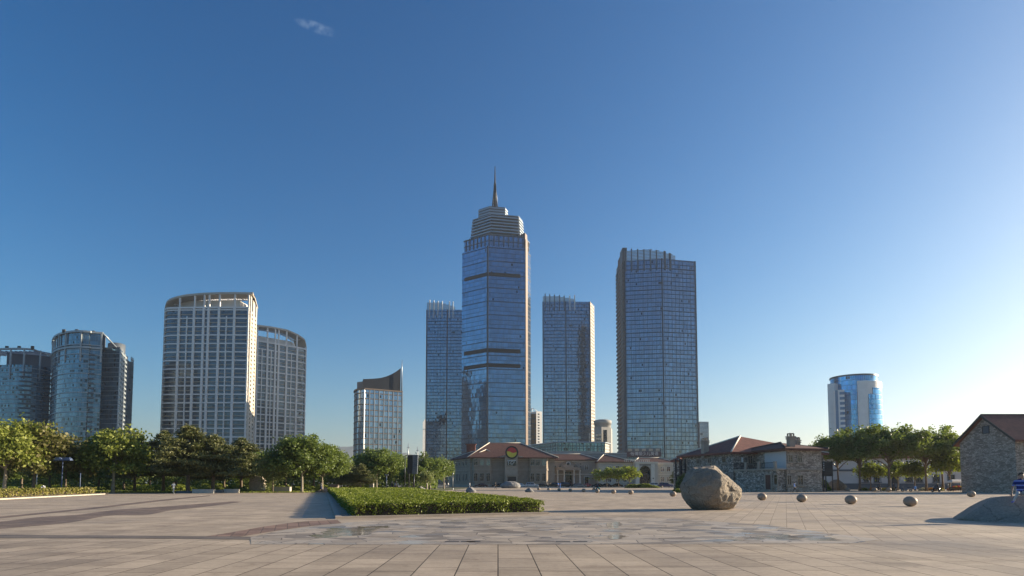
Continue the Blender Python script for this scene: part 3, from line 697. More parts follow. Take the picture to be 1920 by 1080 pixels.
# second row deeper in the park
k = 0
rng_ = random.Random(11)
ROW2 = [(-30, 'olive_a'), (40, 'dark_a'), (92, 'olive_b'), (150, 'dark_b'), (185, 'olive_a'), (232, 'dark_a'), (280, 'dark_b'), (330, 'dark_a'), (420, 'dark_b'), (480, 'dark_a'), (535, 'dark_b'), (588, 'dark_a'), (640, 'dark_b'), (775, 'dark_a')]
DESC = ["behind the tallest plane tree", "behind the brownish olive plane", "behind the blue lamp post", "in the gap left of the bright plane tree", "in the shade behind the bright plane tree", "behind the first dark pine", "between the first two dark pines", "behind the running man", "behind the red flower bed", "behind the standing stone", "behind the pale willow like tree", "behind the big rounded tree", "at the right end of the dark wood edge", "between the loudspeaker and the gallery"]
for (px, kind), ds in zip(ROW2, DESC):
    tree(kind, "shaded tree of the second row "+ds, px, 132+rng_.uniform(-8, 14), 838+rng_.uniform(-6, 10) if px < 600 else 868, 1.25, "second row of park trees", None, "park_tree", 0, None)
# street trees on the right
ST = "umbrella shaped street trees on the right"
for kind, lab, px, Y, top, sx, lm in (
 ('street_a', "leftmost umbrella tree overhanging the dark notice board", 1572, 128, 803, 0.95, None),
 ('street_b', "umbrella tree in front of the blue cylinder tower", 1613, 122, 797, 1.0, None),
 ('street_c', "thick forked umbrella tree at the middle of the row", 1668, 118, 791, 1.05, None),
 ('street_a', "umbrella tree second from the stone barn", 1737, 121, 796, 1.0, None),
 ('street_b', "umbrella tree with trunk nearest the stone barn", 1768, 124, 797, 0.95, None)):
    tree(kind, lab, px, Y, top, sx, ST, None, "street_tree", 0, lm)
for lab, px, Y, top in (("small bright leaved tree beneath the umbrella crowns beside the left white window", 1633, 132, 862), ("small forked tree in front of the white building", 1716, 126, 860), ("small yellow green tree against the stone barn", 1782, 119, 838), ("low bright leaved tree by the thick forked trunk", 1684, 134, 860)):
    tree('small_a' if px != 1782 else 'small_b', lab, px, Y, top, 1.0 if px != 1782 else .9, "small bright trees under the umbrella trees", None, "small_tree")
for lab, px in (("left one of three yellow green saplings before the pale civic building", 1138), ("middle one of three yellow green saplings before the pale civic building", 1160), ("right one of three yellow green saplings before the pale civic building", 1181)):
    tree('sapling_%s' % 'abc'[(px//20) % 3], lab, px, 205, 872+ (px % 5), 1.35, "saplings before the pale civic building", None, "sapling", 0, 'leaf_bright')
tree('pine_c', "narrow dark conifer between the civic building and the stone villa", 1269, 150, 872, 0.6, None, None, "conifer")

# far wood seen under and between the crowns, and its undergrowth
def leaf_mass(name, npts, fn, size, m, seed, up=0.4):
    rng = np.random.default_rng(seed); p = fn(rng, npts); v, q = leaves(rng, p, size, up)
    o = link(name, np_mesh(name, v, q, [M[m]]), None, 'stuff'); return o
def wood(rng, n):
    y = 165+rng.random(n)*25; x = (rng.random(n)*880-60-960)/FPX*y
    z = 9.5*rng.random(n)**0.8*(0.75+0.25*np.sin(x*0.35)+0.1*np.sin(x*0.9)); return np.stack([x, y, z], 1)
tag(leaf_mass("far_wood", 30000, wood, 0.42, 'leaf_dark', 5), "dark far wood behind the park trees", "wood")
def under(rng, n):
    c = rng.integers(0, 90, n); r2 = np.random.default_rng(77); cy = 112+r2.random(90)*45; cx = (r2.random(90)*720-40-960)/FPX*cy; hh = 0.5+0.9*r2.random(90)
    d = rng.normal(size=(n, 3)); d /= np.linalg.norm(d, axis=1)[:, None]
    return np.stack([cx[c]+d[:, 0]*1.9, cy[c]+d[:, 1]*0.9, np.abs(d[:, 2])*hh[c]], 1)
tag(leaf_mass("undergrowth", 30000, under, 0.17, 'leaf_bright', 6), "low sunlit undergrowth and ground cover among the park trunks", "undergrowth")
def grass(rng, n):
    y = 98+rng.random(n)*26; x = -85+rng.random(n)*72
    k = (x < -0.32*y) & ~((y < 100) & (x > -38)); x, y = x[k], y[k]
    return np.stack([x, y, 0.05+0.1*rng.random(len(x))], 1)
tag(leaf_mass("lawn_grass", 22000, grass, 0.13, 'leaf_plane', 8, 0.1), "short grass tufts on the shaded park lawn", "grass")
def bush(name, label, px, Y, rx, h, m, seed, n=2600, size=.14, cat="bush", ry=None, group=None):
    rng = np.random.default_rng(seed); g = gY(px, Y)
    d = rng.normal(size=(n, 3)); d /= np.linalg.norm(d, axis=1)[:, None]; d[:, 2] = np.abs(d[:, 2])
    p = d*np.array([rx, ry or rx, h])*(0.82+0.2*rng.random(n))[:, None]*(1+0.1*np.sin(d[:, :1]*7)+0.08*np.sin(d[:, 1:2]*9))
    v, q = leaves(rng, p, size, 0.2, 0.6, d, 0.8)
    t = thing(name, label, cat, g, group, local=True)
    f = link("foliage", np_mesh("foliage", v, q, [M[m]]), t)
    cb = MB(); cb.lathe([(0.72*rx, 0.0), (0.78*rx, 0.35*h), (0.55*rx, 0.68*h), (0.02, 0.82*h)], n=14); o = cb.build("twigs", M['hedge_core'], t); o.scale = (1, (ry or rx)/rx, 1)
    return t
bush("round_bush", "rounded green bush behind the person in the blue and white jacket", 1487, 114, 1.9, 2.0, 'leaf_dark', 21)
bush("round_bush", "dark rounded bush below the notice board", 1540, 116, 1.7, 2.1, 'leaf_dark', 22)
bush("round_bush", "tall dark bush at the left corner of the stone villa", 1281, 128, 1.6, 3.2, 'leaf_dark', 23)
bush("round_bush", "clipped sunlit low bush left of the big boulder", 1280, 100, 1.6, 0.75, 'hedge_leaf', 24, 2000, .1)
bush("round_bush", "long low clipped hedge before the arched civic gateway", 1203, 190, 5.2, 1.25, 'hedge_leaf', 25, 2600, .2, "hedge", 1.0)
bush("round_bush", "low dark bush left of the standing stone", 452, 106.5, 1.6, 0.8, 'leaf_dark', 26, 1500, .12)
for i, (px, m, ds) in enumerate(((1622, 'leaf_bright', "left of the parked scooters"), (1658, 'yellowfl', "between the two parked scooters"), (1672, 'leaf_bright', "right of the parked scooters"), (1730, 'whitefl', "right of the crouching person in blue"), (1745, 'orangefl', "beneath the umbrella tree second from the barn"), (1763, 'yellowfl', "beside the passing scooter"), (1784, 'redfl', "under the white stall canopy"), (1637, 'orangefl', "beside the left scooter wheel"))):
    if m not in M:
        c = {'yellowfl': ((.45, .35, .03), (.6, .5, .08)), 'whitefl': ((.5, .5, .42), (.65, .6, .5)), 'orangefl': ((.5, .18, .03), (.6, .3, .08)), 'redfl': ((.4, .03, .05), (.5, .12, .05))}[m]; M[m] = leaf_mat(m.replace('fl', '_blossoms'), *c, 0.2)
    bush("flower_bush", "small bed of %s flowers " % {'leaf_bright': 'green', 'yellowfl': 'yellow', 'whitefl': 'white', 'orangefl': 'orange', 'redfl': 'red'}[m]+ds, px, 124, 0.75, 0.6, m, 40+i, 420, .1, "flowers", None, "flower beds under the umbrella trees")
M['redfl2'] = leaf_mat("crimson_blossoms", (.35, .02, .05), (.5, .10, .14), 0.2)
bush("flower_bush", "row of crimson flowers behind the long white seat wall", 402, 99, 3.6, 0.45, 'redfl2', 60, 900, .1, "flowers", 0.5)

# ------------------------------------------------------------------ rocks
def rock(name, label, cat, loc, rad, planes, m, seed, sub=5, amp=0.06, freq=1.2, zc=None, rotz=0, rough_planes=(), stretch=1):
    import bmesh
    bm = bmesh.new(); bmesh.ops.create_icosphere(bm, subdivisions=sub, radius=1.0)
    rx, ry, rz = rad; zc = rz*0.8 if zc is None else zc
    for v in bm.verts:
        p = Vector((v.co.x*rx, v.co.y*ry, v.co.z*rz)); rough = 0
        for i, (n, d) in enumerate(planes):
            n = Vector(n).normalized(); e = n.dot(p)-d
            if e > 0: p -= n*e*0.93; rough = max(rough, 1 if i in rough_planes else 0)
        q = Vector((p.x/rx, p.y/ry, p.z/rz))*1.0+Vector((seed*3.1, seed, 0))
        k = noise.fractal(q*freq, 1.0, 2.0, 4)*amp+noise.fractal(q*freq*4, 1.0, 2.0, 3)*amp*0.22
        if rough: k += (noise.fractal(q*freq*6, 0.8, 2.2, 4)-0.2*abs(math.sin(q.x*16+q.z*9)))*amp*0.38
        p += p.normalized()*k*max(rad)
        p.z = max(p.z+zc, -0.03); v.co = p
    me = bpy.data.meshes.new(name); bm.to_mesh(me); bm.free()
    for f in me.polygons: f.use_smooth = True
    me.materials.append(M[m]); o = link(name, me); o.location = loc; o.rotation_euler = (0, 0, rotz); return tag(o, label, cat)
g = gnd(1346, 956.5)
rock("boulder", "huge brown granite boulder with broken sunlit right face standing alone on the plaza", "boulder", (g.x, g.y+1.0, 0), (1.84, 1.55, 1.5), [((0.62, -0.32, 0.70), 1.02), ((-0.12, -0.1, 1), 1.28), ((0.80, -0.1, -0.58), 1.60), ((-0.62, 0, -0.75), 1.62), ((1, -0.3, 0.1), 1.56), ((-0.8, -0.1, 0.6), 1.62), ((0.5, -0.9, -0.1), 1.32)], 'boulder', 3, 6, 0.07, 1.2, 1.27, 0, (0,))
g = gnd(480, 922)
rock("standing_stone", "tall flat faced tan monolith among the white seat walls at the lawn edge", "standing stone", (g.x, g.y+0.6, 0), (1.75, 0.85, 1.75), [((-1, 0, 0.02), 1.33), ((1, -0.25, -0.05), 1.38), ((0, 0.1, 1), 1.42), ((0.1, -1, 0.05), 0.6), ((0.75, -0.1, 0.66), 1.5), ((-0.7, 0, 0.7), 1.72)], 'tanrock', 5, 5, 0.03, 1.2, 1.36, 0, (1,))
rock("slab_rock", "broad smooth grey granite slab the seated man rests on at the right edge", "boulder", (24.7, 23.9, 0), (6.6, 3.0, 1.7), [((-0.02, 0.06, 1), 0.68), ((-0.57, -0.05, 0.82), 3.2), ((-0.25, -0.1, 0.96), 1.80), ((-0.12, -0.62, 0.78), 1.42), ((-0.5, -0.6, 0.62), 3.55)], 'slabrock', 8, 6, 0.012, 1.6, 0.36, R(-37))
def small_rock(label, px, py, w, h, m='greyrock', seed=1, planes=None):
    g = gnd(px, py); Y = g.y; rx = w/2*Y/FPX; rz = h*Y/FPX
    rock("rock", label, "rock", (g.x, g.y+rx*0.4, 0), (rx*1.05, rx*0.75, rz*0.75), planes or [((0.6, -0.2, 0.75), rz*0.62), ((-0.5, -0.4, 0.6), rz*0.72)], m, seed, 4, 0.07, 1.4, rz*0.33)
small_rock("low whitish rock at the far tip of the hedge bed", 788, 919.5, 22, 7, 'greyrock', 11)
small_rock("flat pale rock under the small pines beside the stone pillar", 676, 915.2, 26, 7, 'greyrock', 12)
small_rock("grey rock with a sunlit right facet on the plaza before the gallery", 883, 923.2, 19, 9, 'greyrock', 13)
small_rock("large low greenish mound rock in front of the gallery entrance", 957, 915.3, 36, 12, 'greyrock', 14, [((0.4, -0.3, 0.9), 1.75), ((-0.5, -0.2, 0.8), 1.9)])
small_rock("small half buried rock left of the curved row of granite balls", 993, 922.8, 16, 7, 'greyrock', 15)
small_rock("grey wedge shaped rock beside the notice board post", 1574, 919.5, 34, 19, 'greyrock', 16)
small_rock("pinkish rock between the two round bushes at the villa", 1513, 921, 30, 14, 'boulder', 17)

# granite balls
def ball(label, px, bottom, dia_px, seed):
    g = gnd(px, bottom); r = dia_px/2*g.y/FPX
    key = 'ball'
    if key not in PROTO:
        mb = MB(); prof = [(0.01+math.sin(math.pi*i/24), -math.cos(math.pi*i/24)) for i in range(25)]
        mb.lathe(prof, n=36); o = mb.build("granite_ball", M['granite_ball']); PROTO[key] = o.data; bpy.data.objects.remove(o)
    o = link("granite_ball", PROTO[key]); r *= 0.93; o.scale = (r, r, r*0.84); o.location = (g.x, g.y+r*0.3, r*0.82); o.rotation_euler = (0, 0, seed)
    tag(o, label, "bollard", "granite ball bollards on the plaza")
ORD = ["first", "second", "third", "fourth", "fifth", "sixth", "seventh", "eighth"]
for i, (px, b, d) in enumerate(((1010, 919.0, 6.3), (1029, 919.8, 6.7), (1048.5, 920.8, 7.2), (1069.5, 921.8, 7.8), (1094.5, 922.6, 8.6), (1120, 924, 9.4), (1150.5, 925.4, 10.0), (1183, 927.1, 10.8))):
    ball("small granite ball, %s from the left in the curved row before the parked cars" % ORD[i], px, b, d, i)
ball("granite ball alone just left of the big boulder", 1262.4, 931, 13, 9)
ball("granite ball nearest the right side of the big boulder", 1430, 938.2, 18, 10)
ball("granite ball in front of the person in the blue and white jacket", 1504.8, 941.6, 19.4, 11)
ball("large granite ball in front of the umbrella trees", 1597.3, 945.6, 22.3, 12)
ball("largest granite ball, nearest the smooth slab rock", 1709.4, 949.8, 25, 13)
for i, (px, ds) in enumerate(((1464.8, "below the red villa door"), (1503, "at the feet of the rounded green bush"), (1544.5, "below the notice board"), (1590, "right of the wedge shaped rock"), (1640.5, "in front of the left parked scooter"), (1667, "in front of the right parked scooter"))):
    ball("shaded granite ball "+ds, px, 921.6+ (0.6 if i > 3 else 0), 9.2+0.2*i, 20+i)
ball("shaded granite ball half hidden behind the smooth slab rock", 1823, 932, 15, 30)
for i in range(7):
    ball("tiny granite ball, %s from the left in the far row along the gallery kerb" % ORD[i], 878.5+7.4*i, 913.6, 4.4, 40+i)
for i, px in enumerate((1214, 1225.5, 1231.5, 1241)):
    ball("tiny sunlit ball, %s from the left before the arched gateway" % ORD[i], px, 914.5, 4.4, 50+i)
# ------------------------------------------------------------------ high-rise helpers
M['gl_main'] = glass_facade("blue_curtain_wall", (0.195, 0.30, 0.42), 4.2, 1.6, 0.01)
M['gl_res'] = glass_facade("blue_grey_window_wall", (0.225, 0.31, 0.41), 3.4, 1.25, 0.028, spandrel=0.3)
M['gl_apt'] = glass_facade("teal_apartment_glass", (0.15, 0.235, 0.30), 3.1, 1.3, 0.12, rough=0.1, metal=0.6, frame=(0.10, 0.11, 0.12), fw=0.10)
M['gl_office'] = glass_facade("pale_office_glass", (0.34, 0.43, 0.52), 4.4, 1.45, 0.05, rough=0.16)
M['gl_deep'] = glass_facade("deep_blue_hotel_glass", (0.11, 0.155, 0.195), 3.1, 1.9, 0.13, rough=0.12, metal=0.4)
M['gl_cyl'] = glass_facade("bright_blue_tower_glass", (0.10, 0.33, 0.60), 3.5, 1.4, 0.03, rough=0.12, frame=(0.08, 0.2, 0.34), tilt=0.02)
M['gl_pod'] = glass_facade("green_blue_podium_glass", (0.16, 0.28, 0.34), 4.5, 1.6, 0.06)
M['finwhite'] = mat("white_roof_fin", (0.6, 0.6, 0.6), 0.5)
M['band_lt'] = mat("pale_floor_edge", (0.36, 0.40, 0.42), 0.5, 0.2)
M['band_dk'] = mat("dark_floor_edge", (0.045, 0.06, 0.08), 0.5, 0.3)
M['reddish'] = mat("reddish_service_strip", (0.13, 0.07, 0.06), 0.7)
M['slate'] = mat("slate_grey_panel", (0.10, 0.118, 0.14), 0.6, 0.1)
M['brownband'] = mat("brown_sunshade", (0.16, 0.115, 0.085), 0.6)
M['conc'] = mat("raw_concrete", (0.34, 0.33, 0.31), 0.8, var=0.15, scale=0.3)
M['scaff'] = mat("scaffold_netting", (0.28, 0.17, 0.08), 0.9, var=0.4, scale=0.5)
V2 = lambda p: Vector((p[0], p[1]))
def pts(lst, py): return [V2(at(a, py, b)) for a, b in lst]
def px_of(p, z):
    d = Vector((p[0], p[1], z-CAMZ)); f = d.y*math.cos(TH)+d.z*math.sin(TH); return 960+FPX*d.x/f
def dist_at(path, px, z):
    best, bd, acc = 0, 1e9, 0
    for i in range(len(path)-1):
        a, b = path[i], path[i+1]; L = (b-a).length
        for k in range(60):
            q = a.lerp(b, k/60); e = abs(px_of(q, z)-px)
            if e < bd: bd, best = e, acc+L*k/60
        acc += L
    return best
def poly_scale(poly, k, c=None):
    c = c or sum(poly, Vector((0, 0)))/len(poly); return [c+(p-c)*k for p in poly]
def curve(path, k=4):
    return smooth_line(path, k)
def tower(name, label, c, group=None): return thing(name, label, "tower", (c[0], c[1], 0), group)
def bands(mb, path, z0, z1, step, h, o, closed=False, m=0):
    z = z0
    while z < z1: mb.ring(path, z, z+h, -0.05, o, closed, m); z += step
    return mb
def subpath(path, d0, d1, k=1):
    out = []; acc = 0
    for i in range(len(path)-1):
        a, b = path[i], path[i+1]; L = (b-a).length
        if acc <= d0 < acc+L: out.append(a.lerp(b, (d0-acc)/L))
        if d0 < acc+L < d1: out.append(b)
        if acc < d1 <= acc+L: out.append(a.lerp(b, (d1-acc)/L))
        acc += L
    return out

# ---- main spire tower
A, B, C, D = pts([(866, 573), (914, 555), (985, 562), (995, 577)], 650)
E, F = Vector((D.x-1, 606)), Vector((A.x+5, 612))
t = tower("spire_tower", "tallest blue glass skyscraper with louvred crown and lattice spire", (-12, 585))
base = [A, B, C, D, E, F]; z1 = zat(472, 570); z2 = zat(447, 566); z3 = zat(404, 566); z4 = zat(388, 566)
Cm = C.lerp(D, 0.38)
mb = MB(); mb.wall([A, B, C], 0, z1); mb.wall([Cm, D, E, F, A], 0, z1); mb.face([(p.x, p.y, z1) for p in base])
mb.build("glass_facade", M['gl_main'], t)
mb = MB(); mb.prism([C, Cm, Cm+Vector((-4, 3)), C+Vector((-4, 3))], 0, zat(440, 566)); mb.ring([C, Cm], 0, zat(452, 566), 0.0, 0.5)
mb.build("corner_panel", M['brownpanel'], t)
mb = MB(); bands(mb, base, 30, z1, 12.6, 0.4, 0.25, True); mb.posts([A, B, C], 0, z1, [plen([A, B])], 1.6, -0.3, 0.35)
mb.build("floor_edges", M['band_dk'], t)
Lab, Lt = plen([A, B]), plen([A, B, C])
for ya, yb in ((511.5, 518), (653, 660.5), (681, 688)):
    mb = MB(); p = subpath([A, B, C], Lab*0.10, Lt*0.93); mb.ring(p, zat(yb+1, 558), zat(ya+1, 558), -0.1, 0.45); mb.build("louvre_belt", M['belt'], t)
l1 = poly_scale(base, 0.95); mb = MB(); mb.wall(l1, z1-1, z2, True); mb.face([(p.x, p.y, z2) for p in l1]); mb.build("upper_storeys", M['gl_main'], t)
mb = MB(); fr = l1[:4]
mb.posts(fr, z1+0.5, z2+1.0, [plen(fr)*(i+0.5)/17 for i in range(17)], 0.7, -0.1, 0.6); bands(mb, l1, z2-0.6, z2+0.2, 5, 0.9, 0.7, True); bands(mb, l1, z1+5, z2-3, 6, 0.5, 0.4, True)
mb.build("crown_frame", M['slate'], t)
l2 = poly_scale(base, 0.765); mb = MB(); l2b = poly_scale(base, 0.715); mb.wall(l2b, z2, z3-0.7, True); mb.build("crown_core", M['belt'], t)
M['crownlouv'] = mat("blue_grey_crown_louvre", (0.33, 0.39, 0.45), 0.4, 0.3)
M['crowncore'] = mat("dark_crown_glass", (0.03, 0.045, 0.07), 0.12, 0.5)
mb = MB()
for k in range(7):
    zz = z2+1.0+(z3-z2-1.2)*k/7; mb.ring(poly_scale(base, 0.785-0.055*k/7), zz, zz+1.15, -3.0, 0.6, True)
mb.prism(poly_scale(base, 0.74), z3-0.6, z3-0.1); mb.build("crown_louvres", M['crownlouv'], t)
cc = (B+C+E)/3; cc = Vector((at(928, 400, 575).x, 575)); l3 = [cc+(p-sum(base, Vector((0, 0)))/6)*0.42 for p in base]
mb = MB(); mb.prism(l3, z3-0.5, z4); mb.build("penthouse", M['slate'], t)
mb = MB(); bands(mb, l3, z3+1, z4, 2.6, 1.2, 0.5, True); mb.build("penthouse_louvres", M['crownlouv'], t)
zs, zm, zt = z4, zat(345, 575), zat(312, 575)
mb = MB()                                                     # lattice mast
n = 9; r0 = 3.7
for k in range(4):
    a = R(45+90*k); mb.tube([(cc.x+r0*math.cos(a), cc.y+r0*math.sin(a), zs), (cc.x+1.5*math.cos(a), cc.y+1.5*math.sin(a), zs+(zm-zs)*0.72), (cc.x+1.1*math.cos(a), cc.y+1.1*math.sin(a), zm)], [0.6, 0.5, 0.4], 6)
for i in range(n):
    f0, f1 = i/n, (i+1)/n; ra, rb = [max(1.3, r0+(1.5-r0)*x/0.72) for x in (f0, f1)]
    for k in range(4):
        a, b = R(45+90*k), R(135+90*k); za, zb = zs+(zm-zs)*f0, zs+(zm-zs)*f1
        mb.tube([(cc.x+ra*math.cos(a), cc.y+ra*math.sin(a), za), (cc.x+rb*math.cos(b), cc.y+rb*math.sin(b), zb)], 0.28, 5)
        mb.tube([(cc.x+rb*math.cos(a), cc.y+rb*math.sin(a), zb), (cc.x+rb*math.cos(b), cc.y+rb*math.sin(b), zb)], 0.25, 5)
mb.build("lattice_spire", M['steel'], t)
mb = MB(); mb.tube([(cc.x, cc.y, zs), (cc.x, cc.y, zm), (cc.x, cc.y, zt)], [1.3, 0.85, 0.3], 8); mb.build("antenna", M['steel'], t)

# ---- V-fronted residential glass towers
def vtower(label, P0, S, P1, side, back, py_top, Yt, fins, screen, gl, extra=None, side_m='brownpanel', left_side=None, fin_m=None, name="glass_tower"):
    c = (P0+P1)/2; t = tower(name, label, c, "twin fronted blue glass towers"); zt = zat(py_top, Yt)
    body = [P0, S, P1]+side+back; mb = MB(); mb.wall([P0, S, P1], 0, zt); mb.wall(back+[P0], 0, zt)
    if side: mb.wall([side[-1], back[0]], 0, zt)
    mb.face([(p.x, p.y, zt) for p in body]); mb.build("glass_facade", M[gl], t)
    if side:
        sp = [P1]+side; mb = MB(); mb.wall(sp, 0, zt); mb.build("side_glass", M['gl_deep'], t)
        mb = MB(); bands(mb, sp, 0, zt, 3.4, 1.5, 0.35); mb.posts(sp, 0, zt, [plen(sp)*k for k in (0.03, 0.33, 0.64, 0.97)], 1.6, -0.1, 0.5); mb.build("side_frame", M[side_m], t)
    mb = MB(); fp = [P0, S, P1]
    bands(mb, fp, 3.4, zt-1, 3.4, 0.34, 0.2); bands(mb, fp, 17, zt-2, 17, 0.4, 0.45); mb.build("floor_edges", M['band_dk'], t)
    mb = MB(); mb.posts(fp, 0, zt, [0.4, plen([P0, S]), plen(fp)-0.4], 0.9, -0.1, 0.4); mb.build("seam_mullion", M[extra or 'band_dk'], t)
    mb = MB(); nv = int(plen(fp)/3.2); mb.posts(fp, 0, zt-0.5, [plen(fp)*(i+0.5)/nv for i in range(nv)], 0.16, -0.05, 0.14); mb.build("mullion_grid", M['slate'], t)
    # sloping roof screen with louvres behind the left wing
    d0, z0, dA, zA = screen; q0 = subpath(fp, d0[0], d0[1])
    q = [p+Vector((0.0, 1.0)) for p in q0]; L = plen(q)
    mb = MB()
    nz = 7
    for k in range(nz):
        zz = zt+(z0-zt)*(k+0.5)/nz
        f = 1.0 if k < 2 else min(1.0, 0.25+0.95*(1-(k/nz))+0.15)
        qq = subpath(q, 0.01, L*f-0.01); mb.ring(qq, zz, zz+0.55*(z0-zt)/nz, -0.3, 0.15)
    mb.build("roof_louvres", M['greysteel'], t)
    for i, (px, py) in enumerate(fins):
        dd = dist_at(fp, px, zt); mb = MB()
        u = (fp[1]-fp[0]).normalized() if dd < plen([P0, S]) else (fp[2]-fp[1]).normalized(); n = Vector((u.y, -u.x))
        p = subpath(fp, max(0, dd-0.01), dd+0.01)[0]+n*0.1; top = zat(py, Yt)
        # blade: wide at the wall, slanted tip
        w, dp = 0.45, 1.5
        q4 = [p-u*w+n*0.6, p+u*w+n*0.6, p+u*w-n*dp, p-u*w-n*dp]
        zc = [top-1.2, top-1.2, top, top]; zb = zt-9
        vv = [(a.x, a.y, zb) for a in q4]+[(a.x, a.y, z) for a, z in zip(q4, zc)]
        mb.add(vv, [[0, 1, 5, 4], [1, 2, 6, 5], [2, 3, 7, 6], [3, 0, 4, 7], [4, 5, 6, 7], [3, 2, 1, 0]])
        mb.build("roof_fin", M[fin_m[i] if fin_m else 'slate'], t)
    return t, zt
P0, S, P1 = pts([(1172, 478), (1243, 473), (1307, 479)], 650)
sl_ = pts([(1158.5, 512)], 650)
t, zt = vtower("broad glass tower with eight dark roof fins and a maroon sign at its foot", P0, S, P1, [], [Vector((P1.x+10, 512)), Vector((P1.x+6, 530)), sl_[0]+Vector((4, 16)), sl_[0]], 487.5, 476,
    [(1173, 462), (1184.5, 463.5), (1196, 465), (1208, 466), (1219.5, 467.5), (1231, 469), (1247, 471), (1257, 474)], ((0.3, 41), zat(472, 480), 0, 0), 'gl_res')
sp = [sl_[0], P0]; Ls = plen(sp)
for k, (f0, f1, py) in enumerate(((0.0, 0.28, 487), (0.28, 0.62, 479), (0.62, 0.97, 474))):
    mb = MB(); q = subpath(sp, Ls*f0+0.02, Ls*f1); zz = zat(py, 490); mb.ring(q, 0, zz, -2.5, 0.6+0.25*k); mb.build("side_pier", M[('slate', 'reddish', 'slate')[k]], t)
mb = MB(); bands(mb, sp, 6, zt, 3.4, 1.3, 1.5); mb.build("side_balconies", M['slate'], t)
P0, S, P1 = pts([(1017.5, 605.5), (1061.5, 604.8), (1107.5, 605.5)], 700); sd = pts([(1114, 620)], 700)
vtower("middle glass tower with pale sunlit right edge and a comb of thin roof fins", P0, S, P1, sd, [Vector((sd[0].x-6, 645)), Vector((P0.x+4, 640))], 565.5, 605, [(1022, 549), (1031, 550), (1040, 551), (1049, 552), (1058, 553), (1068.5, 553), (1077.5, 552)], ((0.3, 33), zat(554, 603), 0, 0), 'gl_res', None, 'beige', None, ['slate']*5+['finwhite']*2)
P0, S, P1 = pts([(798.5, 632.5), (838, 632), (884, 632.5)], 700)
vtower("narrow glass tower half hidden behind the spire tower, white roof fins", P0, S, P1, [], [Vector((P1.x+3, 660)), Vector((P0.x+3, 664))], 579.5, 630, [(805.5, 560), (813, 561), (821, 562), (829, 562.5), (842.5, 563), (849.5, 563)], ((0.3, 30), zat(566, 630), 0, 0), 'gl_res', 'reddish', 'brownpanel', None, ['finwhite']*6)

# ---- maroon sign board
p0, p1 = V2(at(1175, 852, 470)), V2(at(1240, 852, 466.5)); u = (p1-p0).normalized(); n = Vector((u.y, -u.x))
zb0, zb1 = zat(856, 468), zat(847, 468)
sg = thing("sign_board", "long maroon board with a row of white characters at the foot of the broad tower", "sign", (p0.x, p0.y, zb0))
mb = MB(); mb.ring([p0, p1], zb0, zb1, -0.3, 0.3); mb.build("board", M['maroon'], sg)
def text_mesh(txt, size):
    cu = bpy.data.curves.new("lettering", 'FONT'); cu.body = txt; cu.size = size; cu.extrude = 0.02; cu.align_x = 'LEFT'; cu.space_character = 1.0
    o = bpy.data.objects.new("lettering", cu); COL.objects.link(o); dg = bpy.context.evaluated_depsgraph_get()
    me = bpy.data.meshes.new_from_object(o.evaluated_get(dg)); bpy.data.objects.remove(o); bpy.data.curves.remove(cu); return me
def put_text(txt, p, u, z, size, m, parent, length, h=None):
    me = text_mesh(txt, size)
    if not me.vertices: return
    xs = [v.co.x for v in me.vertices]; ys = [v.co.y for v in me.vertices]; kx = length/(max(xs)-min(xs)); ky = (h/(max(ys)-min(ys))) if h else kx
    n = Vector((u.y, -u.x)); off = OFF.get(parent.name, (0, 0, 0)); x0, y0 = min(xs), min(ys)
    for v in me.vertices:
        q = p+u*((v.co.x-x0)*kx)+n*(v.co.z+0.02); v.co = (q.x-off[0], q.y-off[1], z+(v.co.y-y0)*ky-off[2])
    me.materials.clear(); me.materials.append(M[m]); me.update(); return link("lettering", me, parent)
put_text("·怡博丽少儿英语", p0+n*0.32+u*2.2, u, zb0+0.8, 2.4, 'white', sg, (p1-p0).length-4.5)
# round posters above the sign
mb = MB()
tw = thing("poster_row", "strip of five pale posters above the maroon sign board", "poster", (p0.x, p0.y, zb1+0.3))
mb.ring([p0, p1], zb1+0.25, zb1+2.6, -0.3, 0.2); mb.build("backing", M['slate'], tw)
for i in range(5):
    mb = MB(); c = p0+u*((p1-p0).length*(0.1+0.2*i))+n*0.25; mb.obox(c, u, n, 1.5, 0.06, zb1+0.6, zb1+2.3); mb.build("poster", M['tan'], tw)

# ---- curved-top office block
path = curve(pts([(664, 486), (666, 477), (672, 471), (683, 468)], 790), 3); P2 = pts([(753.5, 484)], 790)[0]; fr = path+[P2]
t = tower("office_block", "pale gridded office block whose striped top sweeps up to a mast", path[-1]); zt = zat(729, 470)
mb = MB(); mb.wall(fr, 0, zt); back = [P2+Vector((-7, 26)), path[0]+Vector((2, 20))]; mb.wall([P2]+back+[path[0]], 0, zt); mb.face([(p.x, p.y, zt) for p in fr+back]); mb.build("glass_facade", M['gl_office'], t)
mb = MB(); bands(mb, fr, 4.4, zt, 4.4, 0.55, 0.5); mb.ring(fr, zt-0.8, zt+0.3, -0.2, 0.9); mb.build("sunshade_bands", M['brownband'], t)
mb = MB(); d1 = plen(path); mb.posts(fr, 0, zt, [d1+(plen(fr)-d1)*i/8 for i in range(9)], 0.7, -0.1, 0.65); mb.posts(fr, 0, zt, [d1*k for k in (0.05, 0.3, 0.55, 0.8)], 0.35, -0.1, 0.3); mb.build("piers", M['greysteel'], t)
